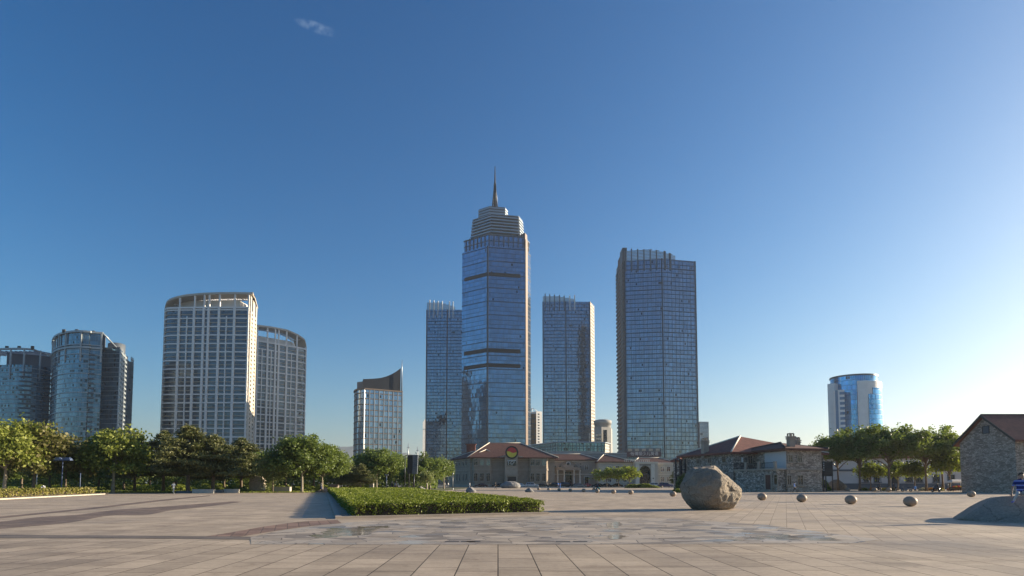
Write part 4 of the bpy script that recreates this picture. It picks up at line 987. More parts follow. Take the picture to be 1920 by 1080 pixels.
# swept screen
q0 = V2(at(681, 720, 470.5)); u = (P2-path[-1]).normalized(); Lq = (P2-q0).length; prof = [(0, 710.5), (0.25, 709.5), (0.45, 708), (0.6, 705), (0.75, 700.5), (0.88, 695), (1.0, 688.5)]
def zc(f):
    for (a, za), (b, zb) in zip(prof, prof[1:]):
        if f <= b: return zat(za+(zb-za)*(f-a)/(b-a), 470+14*f)
    return zat(prof[-1][1], 484)
mb = MB(); NN = 44
n = Vector((u.y, -u.x))
for i in range(NN):
    f0, f1 = i/NN, (i+0.55)/NN; a, b = q0+u*(Lq*f0), q0+u*(Lq*f1); dp = -n*1.2
    v = [(a.x, a.y, zt), (b.x, b.y, zt), (b.x+dp.x, b.y+dp.y, zt), (a.x+dp.x, a.y+dp.y, zt), (a.x, a.y, zc(f0)), (b.x, b.y, zc(f1)), (b.x+dp.x, b.y+dp.y, zc(f1)), (a.x+dp.x, a.y+dp.y, zc(f0))]
    mb.add(v, [[0, 1, 5, 4], [1, 2, 6, 5], [2, 3, 7, 6], [3, 0, 4, 7], [4, 5, 6, 7]])
mb.build("striped_screen", M['steel'], t)
mb = MB()
for i in range(NN):
    f0, f1 = i/NN, (i+1)/NN; a, b = q0+u*(Lq*f0)-n*0.8, q0+u*(Lq*f1)-n*0.8
    mb.face([(a.x, a.y, zt), (b.x, b.y, zt), (b.x, b.y, zc(f1)-0.4), (a.x, a.y, zc(f0)-0.4)])
M['screenblue'] = mat('blue_grey_screen', (0.13, 0.16, 0.20), 0.6); mb.build("screen_backing", M['screenblue'], t)
mb = MB(); q = [V2(at(669.5, 720, 474)), V2(at(680, 720, 471))]; mb.ring(q, zt, zat(716, 473), -9, 0); mb.build("plant_room", M['slate'], t)
mb = MB(); e = P2-n*1; mb.tube([(e.x, e.y, zt), (e.x, e.y, zat(690, 484)), (e.x, e.y, zat(674, 484))], [0.5, 0.4, 0.12], 6); mb.build("mast", M['greysteel'], t)

# ---- cream hotel towers with pergola roofs
def hotel(label, path, side, back, zb, zc0, zc1, major, minor, fh, py_ref, side_end, rimf=None):
    t = tower("hotel_tower", label, path[len(path)//2], "cream gridded hotel towers"); full = path+side
    mb = MB(); mb.wall(full, 0, zb); mb.wall([full[-1]]+back+[full[0]], 0, zb); mb.face([(p.x, p.y, zb) for p in full+back]); mb.build("glass_facade", M['gl_deep'], t)
    dm = [dist_at(path, px, zb*0.8) for px in major]; dn = [dist_at(path, px, zb*0.8) for px in minor]
    mb = MB(); bands(mb, path, fh, zb-0.5, 2*fh, 0.95, 0.75); mb.ring(path, zb-0.6, zb+0.7, -0.4, 1.0); mb.posts(path, 0, zb, dm, 1.6, -0.1, 1.1); mb.posts(path, 0, zb-2*fh, dn, 0.8, -0.1, 0.8)
    mb.posts(path, 0, zb, [0.5, plen(path)-0.6], 1.0, -0.1, 1.0); mb.build("facade_grid", M['conc_white'], t)
    z_ = 2*fh
    while z_ < zb-0.5: mb = MB(); mb.ring(path, z_, z_+0.55, -0.05, 0.6); mb.build("balcony_rail", M['tan'], t); z_ += 2*fh
    if side:
        sp = [path[-1]]+side; Ls = plen(sp); mb = MB(); bands(mb, sp, fh, zb, fh, 1.5, 0.9); mb.posts(sp, 0, zc0, [Ls*k for k in (0.08, 0.42, 0.58, 0.93)], Ls*0.15, -0.2, 1.0); mb.build("side_frame", M['beige'], t)
    for d_ in dm+[0.5, plen(path)-0.6]:
        zz_ = (rimf(d_/plen(path))-1.5) if rimf else zc0
        if zz_ < zb+0.5: continue
        mb = MB(); mb.posts(path, zb, zz_, [d_], 1.0, -0.6, 0.5); mb.build("roof_column", M['conc_white'], t)
    return t
def canopy(t, path, zrim, d1, d2, tip=None):
    """curved roof: solid rim d1 deep that dips with zrim(f) along the front, then pergola slats, then a back beam"""
    L = plen(path); n = 40; F_, B_ = [], []
    for i in range(n+1):
        f = min(max(i/n, 0.001), 0.999); p = subpath(path, L*max(0, f-0.0005), L*min(1, f+0.0005)); q = p[0]; u = (p[-1]-p[0]).normalized(); nn = Vector((u.y, -u.x)); F_.append((q+nn*0.9, zrim(f))); B_.append((q-nn*d1, zrim(f)))
    if tip: F_.append((tip[0], zrim(1))); B_.append((tip[1], zrim(1)))
    mb = MB(); th = 1.5; N_ = len(F_)
    for i in range(N_-1):
        (a, za), (b, zb_), (c, zc_), (d, zd) = F_[i], F_[i+1], B_[i+1], B_[i]
        A_ = [(a.x, a.y, za), (b.x, b.y, zb_), (c.x, c.y, zc_), (d.x, d.y, zd)]; L_ = [(x, y, z-th) for x, y, z in A_]
        mb.face(A_); mb.face(L_[::-1]); mb.face([L_[0], L_[1], A_[1], A_[0]]); mb.face([A_[3], A_[2], L_[2], L_[3]])
        if i == N_-2: mb.face([L_[1], L_[2], A_[2], A_[1]])
    mb.build("canopy", M['soffit'], t)
    mb = MB()
    for i in range(2, 38):
        (q, z), = [B_[i]]; u = (B_[i+1][0]-B_[i-1][0]).normalized(); nn = Vector((-u.y, u.x)); mb.obox(q+nn*((d2-d1)/2), u, nn, 0.35, (d2-d1)/2, z-1.0, z-0.4)
    mb.build("pergola_slats", M['conc_white'], t)
    mb = MB()
    for i in range(2, 37):
        u = (B_[i+1][0]-B_[i][0]).normalized(); nn = Vector((-u.y, u.x)); a, b = B_[i][0]+nn*(d2-d1), B_[i+1][0]+nn*(d2-d1); mb.tube([(a.x, a.y, B_[i][1]-.7), (b.x, b.y, B_[i+1][1]-.7)], 0.6, 5)
    mb.build("back_beam", M['conc_white'], t)
def rim1(f):
    px = 306+160*f
    prof = [(306, 575), (312, 568), (320, 562), (335, 556.5), (355, 552.5), (385, 550), (420, 549), (470, 549)]
    for (a, za), (b, zb_) in zip(prof, prof[1:]):
        if px <= b: return zat(za+(zb_-za)*(px-a)/(b-a), 449)
    return zat(549, 449)
def rim2(f):
    px = 466+105.5*f
    prof = [(466, 607.5, 517), (500, 612, 529), (530, 618.5, 541), (550, 626, 546), (562, 634, 551), (568, 641, 554), (572, 652, 558)]
    for (a, za, Ya), (b, zb_, Yb) in zip(prof, prof[1:]):
        if px <= b: k_ = (px-a)/(b-a); return zat(za+(zb_-za)*k_, Ya+(Yb-Ya)*k_)
    return zat(652, 558)
# tower 1
path = pts([(306, 454.5), (309, 451), (316, 449.6), (335, 449), (370, 448.4), (405, 448), (436, 448), (464, 448.5)], 720)
side = pts([(476, 480)], 720); back = [Vector((side[0].x-7, 492)), Vector((path[0].x+4, 500))]
zb, z0, z1 = zat(577, 448), zat(554, 448), zat(549.5, 448)
t = hotel("nearer cream gridded hotel tower with curved pergola roof and sunlit right end", path, side, back, zb, z0, z1, [335, 363, 381, 390.5, 410, 438.5], [350, 424], 3.15, 720, None, rim1)
tp = pts([(474, 447), (484, 487)], 560)
canopy(t, path, rim1, 11, 17, (tp[0], tp[1]))
mb = MB(); q = offset(path[2:-1], -9, False); mb.prism([q[0], q[-1], q[-1]+Vector((0, 16)), q[0]+Vector((0, 16))], zb, zat(563, 457)); mb.build("plant_room", M['conc_white'], t)
# tower 2
path = pts([(466, 517), (500, 528), (530, 538.5), (553, 547), (567, 553), (571.5, 558)], 740); back = [Vector((path[-1].x-18, 600)), Vector((path[0].x+2, 570))]
zb, z0, z1 = zat(637.5, 518), zat(613, 518), zat(608, 518)
t = hotel("farther cream gridded hotel tower, its roof curving down to the right", path, [], back, zb, z0, z1, [481, 500, 514.5, 521, 536, 555.5], [490, 507, 545], 3.15, 740, None, rim2)
canopy(t, path, rim2, 10, 16)
mb = MB(); q = offset(path[0:4], -9, False); mb.prism([q[0], q[-1], q[-1]+Vector((0, 14)), q[0]+Vector((0, 14))], zb, zat(629, 530)); mb.build("plant_room", M['conc_white'], t)

# ---- rounded glass apartment towers at far left
bay = curve(pts([(96, 428), (95.5, 414), (100, 402), (111, 394), (127, 389.5), (146, 388), (164, 389.5)], 730), 3)
flat = pts([(166, 390.5), (189, 393)], 730); rec = pts([(190.5, 402), (222, 401)], 730); sd = pts([(236.5, 427), (243, 440), (248.5, 448)], 730)
t = tower("apartment_tower", "round fronted glass apartment tower with open frame crown", bay[8], "glass apartment towers at the left"); zr = zat(652, 390); zc_ = zat(623, 390); zr2 = zat(649, 398)
bk = [Vector((sd[-1].x-17, 470)), Vector((bay[0].x+6, 462))]
mb = MB(); mb.wall(bay+flat, 0, zr); mb.wall(rec, 0, zr2); mb.wall([flat[-1], rec[0]], 0, zr2); mb.wall([sd[-1]]+bk+[bay[0]], 0, zr); mb.face([(p.x, p.y, zr) for p in bay+flat+rec+sd+bk]); mb.build("glass_facade", M['gl_apt'], t)
mb = MB(); bands(mb, bay+flat, 3.1, zr, 3.1, 0.32, 0.25); bands(mb, bay+flat, 9.3, zr, 12.4, 0.55, 0.45); bands(mb, rec, 3.1, zr2, 3.1, 0.3, 0.25); mb.ring(bay+flat, zr-0.6, zr+0.6, -0.2, 0.9); mb.build("floor_edges", M['band_lt'], t)
for k in range(26): z = 6+k*3.1; mb = MB(); mb.ring(subpath(flat, 0.3, plen(flat)*0.42), z, z+1.0, -0.1, 1.1); mb.build("balcony", M['slate'], t)
mb = MB(); s1 = [rec[-1], sd[0]]; mb.wall(s1, 0, zr2-1); mb.wall([sd[1], sd[2]], 0, zat(668, 440)); mb.build("side_windows", M['gl_deep'], t)
mb = MB(); bands(mb, s1, 0.9, zr2-1, 3.1, 1.35, 0.3); mb.posts(s1, 0, zr2-1, [plen(s1)*k for k in (0.02, 0.35, 0.65, 0.98)], 1.6, -0.1, 0.35); s2 = [sd[1], sd[2]]; bands(mb, s2, 0.9, zat(668, 440), 3.1, 1.2, 0.3); mb.build("side_frame", M['band_lt'], t)
mb = MB(); mb.wall([sd[0], sd[0]+Vector((1.5, 5)), sd[1]], 0, zr2-4); mb.build("dark_recess", M['gl_deep'], t)
cr = bay+flat; Lc = plen(cr); mb = MB(); mb.posts(cr, zr-9, zc_, [Lc*k for k in (0.02, 0.10, 0.2, 0.32, 0.44, 0.56, 0.68, 0.84, 0.99)], 0.75, -0.2, 0.6); mb.ring(cr, zc_-0.5, zc_+0.7, -0.9, 0.8); mb.ring(cr, zr+1.5, zr+2.1, -0.1, 0.5); mb.build("crown_frame", M['band_lt'], t)
mb = MB(); mb.wall(offset(subpath(cr, Lc*0.38, Lc*0.995), -0.5, False), zr, zc_-0.6); mb.build("crown_glass", M['gl_apt'], t)
mb = MB()
q = [flat[-1], rec[0]+Vector((10, 4)), rec[-1]+Vector((-2, 6))]
for i in range(12): 
    f = i/11; a = cr[2].lerp(cr[-1], f); mb.tube([(a.x, a.y+1, zc_-0.3), (a.x-4, a.y+12, zc_-0.3)], 0.3, 5)
mb.tube([(flat[-1].x, flat[-1].y, zc_), (rec[0].x+6, rec[0].y+4, zr2+1)], 0.5, 6)
mb.build("pergola_bars", M['louver'], t)
mb = MB(); ib = offset(cr, -6, False); mb.prism([ib[6], ib[-1], ib[-1]+Vector((-9, 14)), ib[6]+Vector((-6, 18))], zr, zat(629, 402)); mb.build("plant_room", M['slate'], t)
mb = MB(); c = V2(at(219, 645, 418)); mb.lathe([(5.2, zr2-1), (5.2, zat(646, 418)), (4.0, zat(644.5, 418)), (0.05, zat(644, 418))], (c.x, c.y, 0), 20); mb.build("roof_drum", M['slate'], t)
for px, py in ((120, 620), (144, 620), (175, 622.5)):
    mb = MB(); q = at(px, py, 391); mb.box(q.x-0.9, q.x+0.9, q.y-0.5, q.y+0.5, zc_, q.z+0.8); mb.build("floodlight", M['black'], t)
path = curve(pts([(-70, 446), (-25, 424), (30, 419), (68, 424), (93.5, 434)], 740), 3)
t = tower("apartment_tower", "broad glass apartment tower cut by the left edge of the view", path[6], "glass apartment towers at the left"); zr = zat(684, 420); zc_ = zat(654.5, 420); bk = [Vector((path[-1].x-29, 470)), Vector((path[0].x+5, 470))]
mb = MB(); mb.wall(path, 0, zr); mb.wall([path[-1]]+bk+[path[0]], 0, zr); mb.face([(p.x, p.y, zr) for p in path+bk]); mb.build("glass_facade", M['gl_apt'], t)
mb = MB(); bands(mb, path, 3.1, zr, 3.1, 0.4, 0.35); mb.build("floor_edges", M['band_lt'], t)
mb = MB(); Lc = plen(path); 
for f0 in (0.42, 0.78, 0.93): 
    for k in range(24): z = 6+k*3.1; mb = MB(); mb.ring(subpath(path, Lc*f0, Lc*(f0+0.07)), z, z+1.0, -0.1, 1.1); mb.build("balcony", M['slate'], t)
mb = MB(); cols = [Lc*(0.3+0.1*i) for i in range(7)]; mb.posts(path, zr-10, zc_, cols, 0.8, -0.2, 0.6); sub = subpath(path, 0.1, Lc*0.86); mb.ring(sub, zc_-0.6, zc_+0.6, -0.8, 0.8)
e = sub[-1]; mb.tube([(e.x, e.y, zc_), (path[-1].x, path[-1].y, zat(668, 434))], 0.6, 6); mb.build("crown_frame", M['band_lt'], t)
mb = MB()
for i in range(22): a = sub[0].lerp(sub[-1], i/21); a = Vector((a.x, 426)); mb.tube([(a.x, a.y, zc_-0.2), (a.x+7, a.y+16, zc_-0.2)], 0.35, 5)
mb.build("pergola_bars", M['louver'], t)
mb = MB(); mb.prism([path[4]+Vector((0, 7)), path[-1]+Vector((-3, 6)), path[-1]+Vector((-2, 22)), path[4]+Vector((3, 24))], zr, zat(662, 428)); mb.build("plant_room", M['slate'], t)
for px in (13, 36, 61):
    mb = MB(); q = at(px, 651, 420); mb.box(q.x-0.9, q.x+0.9, q.y-0.5, q.y+0.5, zc_, q.z+0.8); mb.build("floodlight", M['black'], t)

# ---- blue and white cylinder tower
c = V2(at(1602, 760, 440)); t = tower("cylinder_tower", "round blue glass tower wrapped by a pale curved shell, far right", c); zt = zat(703.5, 430); zs = zat(714, 424)
mb = MB()
def arc(r, a0, a1, n=24): return [c+Vector((r*math.cos(R(a0+(a1-a0)*i/n)), r*math.sin(R(a0+(a1-a0)*i/n)))) for i in range(n+1)]
mb.wall(arc(15.2, 180, 540, 48), 0, zt); mb.face([(p.x, p.y, zt) for p in arc(15.2, 180, 540, 48)[:-1]]); mb.build("glass_drum", M['gl_cyl'], t)
mb = MB(); mb.ring(arc(15.2, 180, 540, 48), zt-0.8, zt+0.3, -0.4, 0.4); mb.build("roof_rim", M['steel'], t)
mb = MB(); mb.ring(arc(17.4, 248, 400, 30), 0, zs, -1.2, 0.0); mb.build("pale_shell", M['conc_white'], t)
mb = MB(); mb.ring(arc(17.4, 281, 318, 12), 0, zat(727, 424), 0.0, 0.25); mb.wall(offset(arc(17.4, 281, 318, 12), 0.3, False), 0, zat(727, 424)); mb.build("tall_window", M['gl_cyl'], t)
mb = MB(); q = offset(arc(17.4, 270, 281, 5), 0.35, False); mb.wall(q, 0, zat(739, 424)); mb.build("side_window", M['gl_cyl'], t)
s0, s1 = V2(at(1552.5, 760, 436)), V2(at(1565, 760, 432)); mb = MB(); mb.ring([s0, s1], 0, zat(719.5, 434), -12, 0); mb.build("stair_slab", M['conc_white'], t)
s2, s3 = V2(at(1566, 760, 424)), V2(at(1584, 760, 422)); mb = MB(); mb.ring([s2, s3], 0, zat(731, 423), -8, 0); mb.build("window_bay", M['conc_white'], t)
for k in range(11):
    z = zat(735, 423)-k*3.5; 
    mb = MB(); mb.ring(subpath([s2, s3], 2.9, 6.0), z-1.9, z, -0.1, 0.15); mb.build("bay_window", M['gl_cyl'], t)
mb = MB(); mb.ring(subpath([s2, s3], 0.2, 1.9), 0, zat(731, 423)-0.2, -0.1, 0.2); mb.build("glass_strip", M['gl_cyl'], t)

# ---- smaller towers between the big ones
p0, p1, p2 = pts([(995, 702), (1005.5, 700), (1016.5, 704)], 800)
t = tower("unfinished_tower", "unfinished tower with brown netting seen between spire tower and middle tower", p1); zt = zat(771, 700)
mb = MB(); mb.ring([p0, p1], 0, zt-3, -14, 0); mb.build("netting", M['scaff'], t)
mb = MB(); bands(mb, [p0, p1], 3, zt-4, 6, 0.8, 0.6); mb.posts([p0, p1], 0, zt-3, [1.2, 4.5], 0.5, 0, .5); mb.build("floor_slabs", M['slate'], t)
mb = MB(); mb.ring([p1, p2], 0, zt, -14, 0); mb.build("white_wing", M['conc_white'], t)
mb = MB(); 
q = subpath([p1, p2], 2.2, 4.4)
for k in range(24): z = 6+k*3.2; mb.ring(q, z, z+1.5, -0.1, 0.1)
mb.build("window_column", M['dkglass'], t)
mb = MB(); a = at(997.5, 765, 705); mb.tube([(a.x, a.y, zt-3), (a.x, a.y, a.z)], 0.5, 5); mb.tube([(a.x, a.y, a.z), (a.x+6, a.y, zt+1)], 0.35, 5); mb.tube([(a.x-3, a.y, zt-1), (a.x, a.y, a.z)], 0.3, 5); mb.build("hoist_frame", M['conc_white'], t)
t = tower("drum_tower", "grey office tower with a rounded drum top beside the middle tower", at(1131, 820, 560)); c = V2(at(1130, 800, 575))
mb = MB(); mb.prism(pts([(1114, 566), (1128, 560), (1146, 566), (1148, 590), (1114, 590)], 820), 0, zat(801, 563)); mb.build("shaft", M['conc'], t)
mb = MB(); mb.lathe([(7.8, zat(803, 565)), (7.8, zat(794, 565)), (8.3, zat(794, 565)), (8.3, zat(787, 565)), (5, zat(785, 565)), (0.1, zat(784.5, 565))], (c.x, c.y, 0), 28); mb.build("drum", M['conc'], t)
mb = MB(); q = pts([(1117.5, 563), (1127, 559.6)], 820)
for k in range(9): z = zat(814, 560)-k*3.4; mb.ring(q, z-1.6, z, 0, 0.3)
mb.build("window_strips", M['dkglass'], t)
mb = MB(); q = pts([(1131, 559.5), (1138, 560.7)], 820); mb.ring(q, 0, zat(806, 560), 0, 0.3); mb.build("glass_strip", M['dkglass'], t)
p = pts([(1313, 622), (1328.5, 624)], 820); t = tower("grid_tower", "pale gridded glass block just right of the broad glass tower", p[0]); zt = zat(790.5, 622)
mb = MB(); mb.ring(p, 0, zt, -12, 0); mb.build("core", M['slate'], t); mb = MB(); mb.wall(offset(p, 0.1, False), 0, zt); mb.build("glass_facade", M['gl_office'], t)
mb = MB(); bands(mb, p, 3.5, zt, 3.5, 0.35, 0.4); mb.posts(p, 0, zt, [plen(p)*i/7 for i in range(8)], 0.35, -0.1, 0.45); mb.build("facade_grid", M['greysteel'], t)
p = pts([(792.5, 700), (799.5, 702)], 820); t = tower("sail_tower", "slim pale block with a slanted sail top left of the narrow glass tower", p[0]); za, zb_ = zat(792, 700), zat(781, 700)
mb = MB(); mb.wall(p, 0, 0, ztop=[za, zb_]); b2 = [q+Vector((0, 8)) for q in p]; mb.wall([p[1], b2[1], b2[0], p[0]], 0, 0, ztop=[zb_, zb_, za, za]); mb.face([(p[0].x, p[0].y, za), (p[1].x, p[1].y, zb_), (b2[1].x, b2[1].y, zb_), (b2[0].x, b2[0].y, za)]); mb.build("shaft", M['conc_white'], t)
mb = MB(); bands(mb, p, za-8, za-6, 6, 0.6, 0.5); mb.build("floor_edges", M['band_lt'], t)

# ---- glazed podium in front of the middle tower
p = pts([(984, 478), (1044, 428), (1134, 434)], 840); sd = pts([(1141.5, 446)], 840)
t = thing("podium_hall", "low glazed hall with a curved thin roof before the middle glass tower", "building", (p[1].x, p[1].y, 0)); zt, zm = zat(830, 430), zat(846, 430)
mb = MB(); mb.wall(p, zm, zt); mb.build("glass_facade", M['gl_pod'], t)
mb = MB(); mb.wall(p+sd, 0, zm); mb.wall([p[-1]]+sd, zm, zt); mb.wall([sd[0], Vector((sd[0].x, 480)), p[0]], 0, zt); mb.build("wall", M['conc'], t)
mb = MB(); o = offset(p, 1.6, False); mb.prism(o+[sd[0]+Vector((1.5, 0)), Vector((sd[0].x, 482))], zt, zt+0.7); mb.build("roof", M['louver'], t)
mb = MB(); mb.posts(p, zm, zt, [plen(p)*i/34 for i in range(35)], 0.28, -0.1, 0.3); bands(mb, p, zm+1.8, zt-1, 2.0, 0.2, 0.2); mb.build("mullions", M['slate'], t)
mb = MB(); bands(mb, [p[-1]]+sd, zm, zt, 2.2, 0.9, 0.3); mb.build("end_bands", M['beige'], t)
p = pts([(1060, 402), (1175, 400)], 855); t = thing("annex_block", "long dark slatted annex below the broad glass tower", "building", (p[0].x, p[0].y, 0)); zt = zat(850.5, 400)
mb = MB(); mb.ring(p, 0, zt, -20, 0); mb.build("wall", M['slate'], t); mb = MB(); bands(mb, p, zt-5, zt-0.4, 0.9, 0.35, 0.3); mb.ring(p, zt, zt+0.5, -3, 0.6); mb.build("slats", M['greysteel'], t)
# ------------------------------------------------------------------ low buildings
class Face:
    def __init__(s, a, b): s.p = Vector(a[:2]); s.u = (Vector(b[:2])-s.p).normalized(); s.n = Vector((s.u.y, -s.u.x)); s.L = (Vector(b[:2])-s.p).length
    def pt(s, d, o=0): return s.p+s.u*d+s.n*o
    def at_px(s, px, z=3):
        return dist_at([s.p, s.p+s.u*s.L], px, z)
def window(root, F, d, z, w, h, frame='creamtrim', pane='dkglass', sill=True, mull=1, name="window", fw=0.14, out=0.12, bars=1):
    mb = MB(); H = w/2
    mb.obox(F.pt(d-H+fw/2, out/2), F.u, F.n, fw/2, out/2, z, z+h); mb.obox(F.pt(d+H-fw/2, out/2), F.u, F.n, fw/2, out/2, z, z+h)
    mb.obox(F.pt(d, out/2), F.u, F.n, H-fw-0.004, out/2-0.004, z+h-fw, z+h); mb.obox(F.pt(d, out/2), F.u, F.n, H-fw-0.004, out/2-0.004, z, z+fw*0.7)
    for i in range(mull): x = -H+w*(i+1)/(mull+1); mb.obox(F.pt(d+x, out/2), F.u, F.n, 0.045, out/2-0.02, z+fw*0.7+.003, z+h-fw-.003)
    for i in range(bars): mb.obox(F.pt(d, out/2), F.u, F.n, H-fw-0.006, out/2-0.03, z+h*0.66, z+h*0.66+0.07)
    f = mb.build(name, M[frame], root)
    mp = MB(); a, b = F.pt(d-H+fw, 0.025), F.pt(d+H-fw, 0.025); mp.face([(a.x, a.y, z+fw*.7), (b.x, b.y, z+fw*.7), (b.x, b.y, z+h-fw), (a.x, a.y, z+h-fw)]); mp.build("pane", M[pane], f)
    if sill: ms = MB(); ms.obox(F.pt(d, 0.14), F.u, F.n, H+0.12, 0.14, z-0.16, z-0.004); ms.build("sill", M[frame], f)
    return f
def door(root, F, d, w, h, m='wood', z=0, frame='creamtrim', name="door"):
    mb = MB(); mb.obox(F.pt(d, 0.04), F.u, F.n, w/2, 0.04, z, z+h)
    for k in (-1, 1): mb.obox(F.pt(d+k*w*0.24, 0.095), F.u, F.n, w*0.17, 0.012, z+h*0.12, z+h*0.48); mb.obox(F.pt(d+k*w*0.24, 0.095), F.u, F.n, w*0.17, 0.012, z+h*0.55, z+h*0.92)
    o = mb.build(name, M[m], root)
    mf = MB()
    for k in (-1, 1): mf.obox(F.pt(d+k*(w/2+0.12), 0.1), F.u, F.n, 0.115, 0.1, z, z+h)
    mf.obox(F.pt(d, 0.11), F.u, F.n, w/2+0.24, 0.11, z+h+.004, z+h+0.25); mf.build("door_frame", M[frame], o); return o
def hip_roof(root, eave, ridge, ze, zr, m='roof', thick=0.35, name="roof", tiles=None):
    """eave: 4 plan corners front-left, front-right, back-right, back-left; ridge: 2 plan points left, right"""
    e, r = [Vector(p[:2]) for p in eave], [Vector(p[:2]) for p in ridge]
    E = [(p.x, p.y, ze) for p in e]; Q = [(p.x, p.y, zr) for p in r]; mb = MB()
    mb.face([E[0], E[1], Q[1], Q[0]]); mb.face([E[1], E[2], Q[1]]); mb.face([E[2], E[3], Q[0], Q[1]]); mb.face([E[3], E[0], Q[0]])
    lo = [(x, y, z-thick) for x, y, z in E]
    for i in range(4): j = (i+1) % 4; mb.face([lo[i], lo[j], E[j], E[i]])
    mb.face(lo[::-1]); o = mb.build(name, M[m], root)
    mt = MB()
    for a, b in ((E[0], Q[0]), (E[1], Q[1]), (E[2], Q[1]), (E[3], Q[0]), (Q[0], Q[1])):
        mt.tube([Vector(a)+Vector((0, 0, .06)), Vector(b)+Vector((0, 0, .06))], 0.16, 6)
    mt.build("ridge_tiles", M[tiles or 'creamtrim'], o); return o
def quoins(root, corner, u1, u2, z0, z1, m):
    mb = MB(); z = z0; k = 0; c = V2(corner)
    while z < z1-0.5:
        L = 0.75 if k % 2 else 0.5
        for u in (u1, u2): mb.obox(c+u*(L/2)-(u1+u2-u)*0.0, u, Vector((u.y, -u.x)), L/2, 0.09, z, z+0.46)
        z += 0.55; k += 1
    mb.build("quoins", M[m], root)

# ---- grey stone gallery with the round emblem
A, B_ = V2(at(882, 885, 225)), V2(at(1040, 885, 228)); u = (B_-A).normalized(); v = Vector((-u.y, u.x)); W = (B_-A).length; D_ = 17
t = thing("stone_gallery", "two storey grey stone gallery with brown hip roof and round emblem over the door", "building", (A.x, A.y, 0))
ze, zb = zat(857.5, 225), zat(880, 225)
F0 = Face(A, B_); Lc = V2(at(843, 885, 250)); FW = Face(Lc, A)
mb = MB(); mb.prism([A, B_, B_+v*D_, A+v*D_], 0, ze); mb.build("wall", M['stonewall'], t)
wv_ = Vector((-FW.n.x, -FW.n.y)); mb = MB(); mb.prism([Lc, A-FW.u*0.05-FW.n*0.05, A+wv_*13, Lc+wv_*13], 0, ze-0.01); mb.build("side_wing", M['stonewall'], t)
bays = [(F0.at_px(884.5), F0.at_px(923)), (F0.at_px(990), F0.at_px(1028))]
for a, b in bays:
    mb = MB(); mb.prism([F0.pt(a+.9, 1.6), F0.pt(b-.7, 1.6), F0.pt(b+.35, 0.002), F0.pt(a, 0.002)], 0, ze-0.02); mb.build("bay", M['stonewall'], t)
cp = (F0.at_px(945.5), F0.at_px(969)); mb = MB(); mb.prism([F0.pt(cp[0], 2.3), F0.pt(cp[1], 2.3), F0.pt(cp[1], 0.002), F0.pt(cp[0], 0.002)], 0, ze+0.9); mb.build("centre_pavilion", M['stonetrim'], t)
outl = [Lc, A, F0.pt(bays[0][0]), F0.pt(bays[0][0]+.9, 1.6), F0.pt(bays[0][1]-.7, 1.6), F0.pt(bays[0][1]+.35), F0.pt(bays[1][0]), F0.pt(bays[1][0]+.9, 1.6), F0.pt(bays[1][1]-.7, 1.6), F0.pt(bays[1][1]+.35), B_]
def trim(path, z0, z1, o, m, name):
    mb = MB(); mb.ring(path, z0, z1, -0.05, o); return mb.build(name, M[m], t)
trim(outl, ze-0.9, ze-0.35, 0.25, 'stonetrim', "cornice"); trim(outl, ze-0.35, ze-0.02, 0.55, 'stonetrim', "cornice"); trim(outl, ze-1.5, ze-1.25, 0.12, 'stonetrim', "cornice")
trim(outl, zb-0.35, zb, 0.22, 'stonetrim', "belt_course"); trim(outl, zb+0.35, zb+0.5, 0.12, 'stonetrim', "belt_course"); trim(outl, 0, 1.0, 0.15, 'stonetrim', "plinth")
hip_roof(t, [A-u*1.2-v*2.25, B_+u*1.0-v*2.25, B_+u*1.0+v*(D_+.8), A-u*1.2+v*(D_+.8)], [V2(at(918, 832, 235)), V2(at(976, 831.5, 237))], ze, zat(830.5, 236), tiles='creamtrim')
hip_roof(t, [Lc-FW.u*0.8+FW.n*0.9, A+FW.n*0.9-FW.u*0.3, A+wv_*13.5, Lc-FW.u*.8+wv_*13.8], [Lc.lerp(A, 0.35)+wv_*6.5, A+wv_*6.5-FW.u*1], ze-0.03, ze+3.0)
mb = MB(); q = V2(at(882, 838, 246)); mb.box(q.x-1.5, q.x+2.0, q.y-1, q.y+1, ze+1.5, zat(834, 246)); mb.prism([(q.x-1.9, q.y-1.4), (q.x+2.4, q.y-1.4), (q.x+2.4, q.y+1.4), (q.x-1.9, q.y+1.4)], zat(834, 246), zat(832.5, 246)); mb.build("dormer", M['roof_bright'], t)
Fb = [Face(F0.pt(a, 1.6), F0.pt(b, 1.6)) for a, b in bays]
uz, uh, lz, lh = zat(873, 225), zat(860.5, 225)-zat(873, 225), zat(902.5, 225), zat(887, 225)-zat(902.5, 225)
for F, pxs in ((Fb[0], (892, 903.5, 915.5)), (Fb[1], (998, 1008.5, 1019.5))):
    for i, px in enumerate(pxs):
        window(t, F, F.at_px(px), uz, 1.55, uh, 'stonetrim', ('dkglass', 'skyglass', 'skyglass')[i] if F is Fb[0] else ('dkglass', 'dkglass', 'skyglass')[i], True, 1)
        window(t, F, F.at_px(px), lz, 1.55, lh, 'stonetrim', 'dkglass', True, 1)
for px in (850.5, 857, 862, 868.5, 874):
    window(t, FW, FW.at_px(px), uz+0.2, 1.3, uh, 'stonetrim', 'dkglass', True, 0); window(t, FW, FW.at_px(px), lz+0.2, 1.3, lh-0.3, 'stonetrim', 'dkglass', True, 0)
Fc = Face(F0.pt(cp[0], 2.3), F0.pt(cp[1], 2.3)); dc = Fc.at_px(959.5)
w_ = window(t, Fc, dc, zat(873.5, 225), 3.6, zat(862, 225)-zat(873.5, 225), 'stonetrim', 'dkglass', True, 0, bars=0)
mb = MB(); 
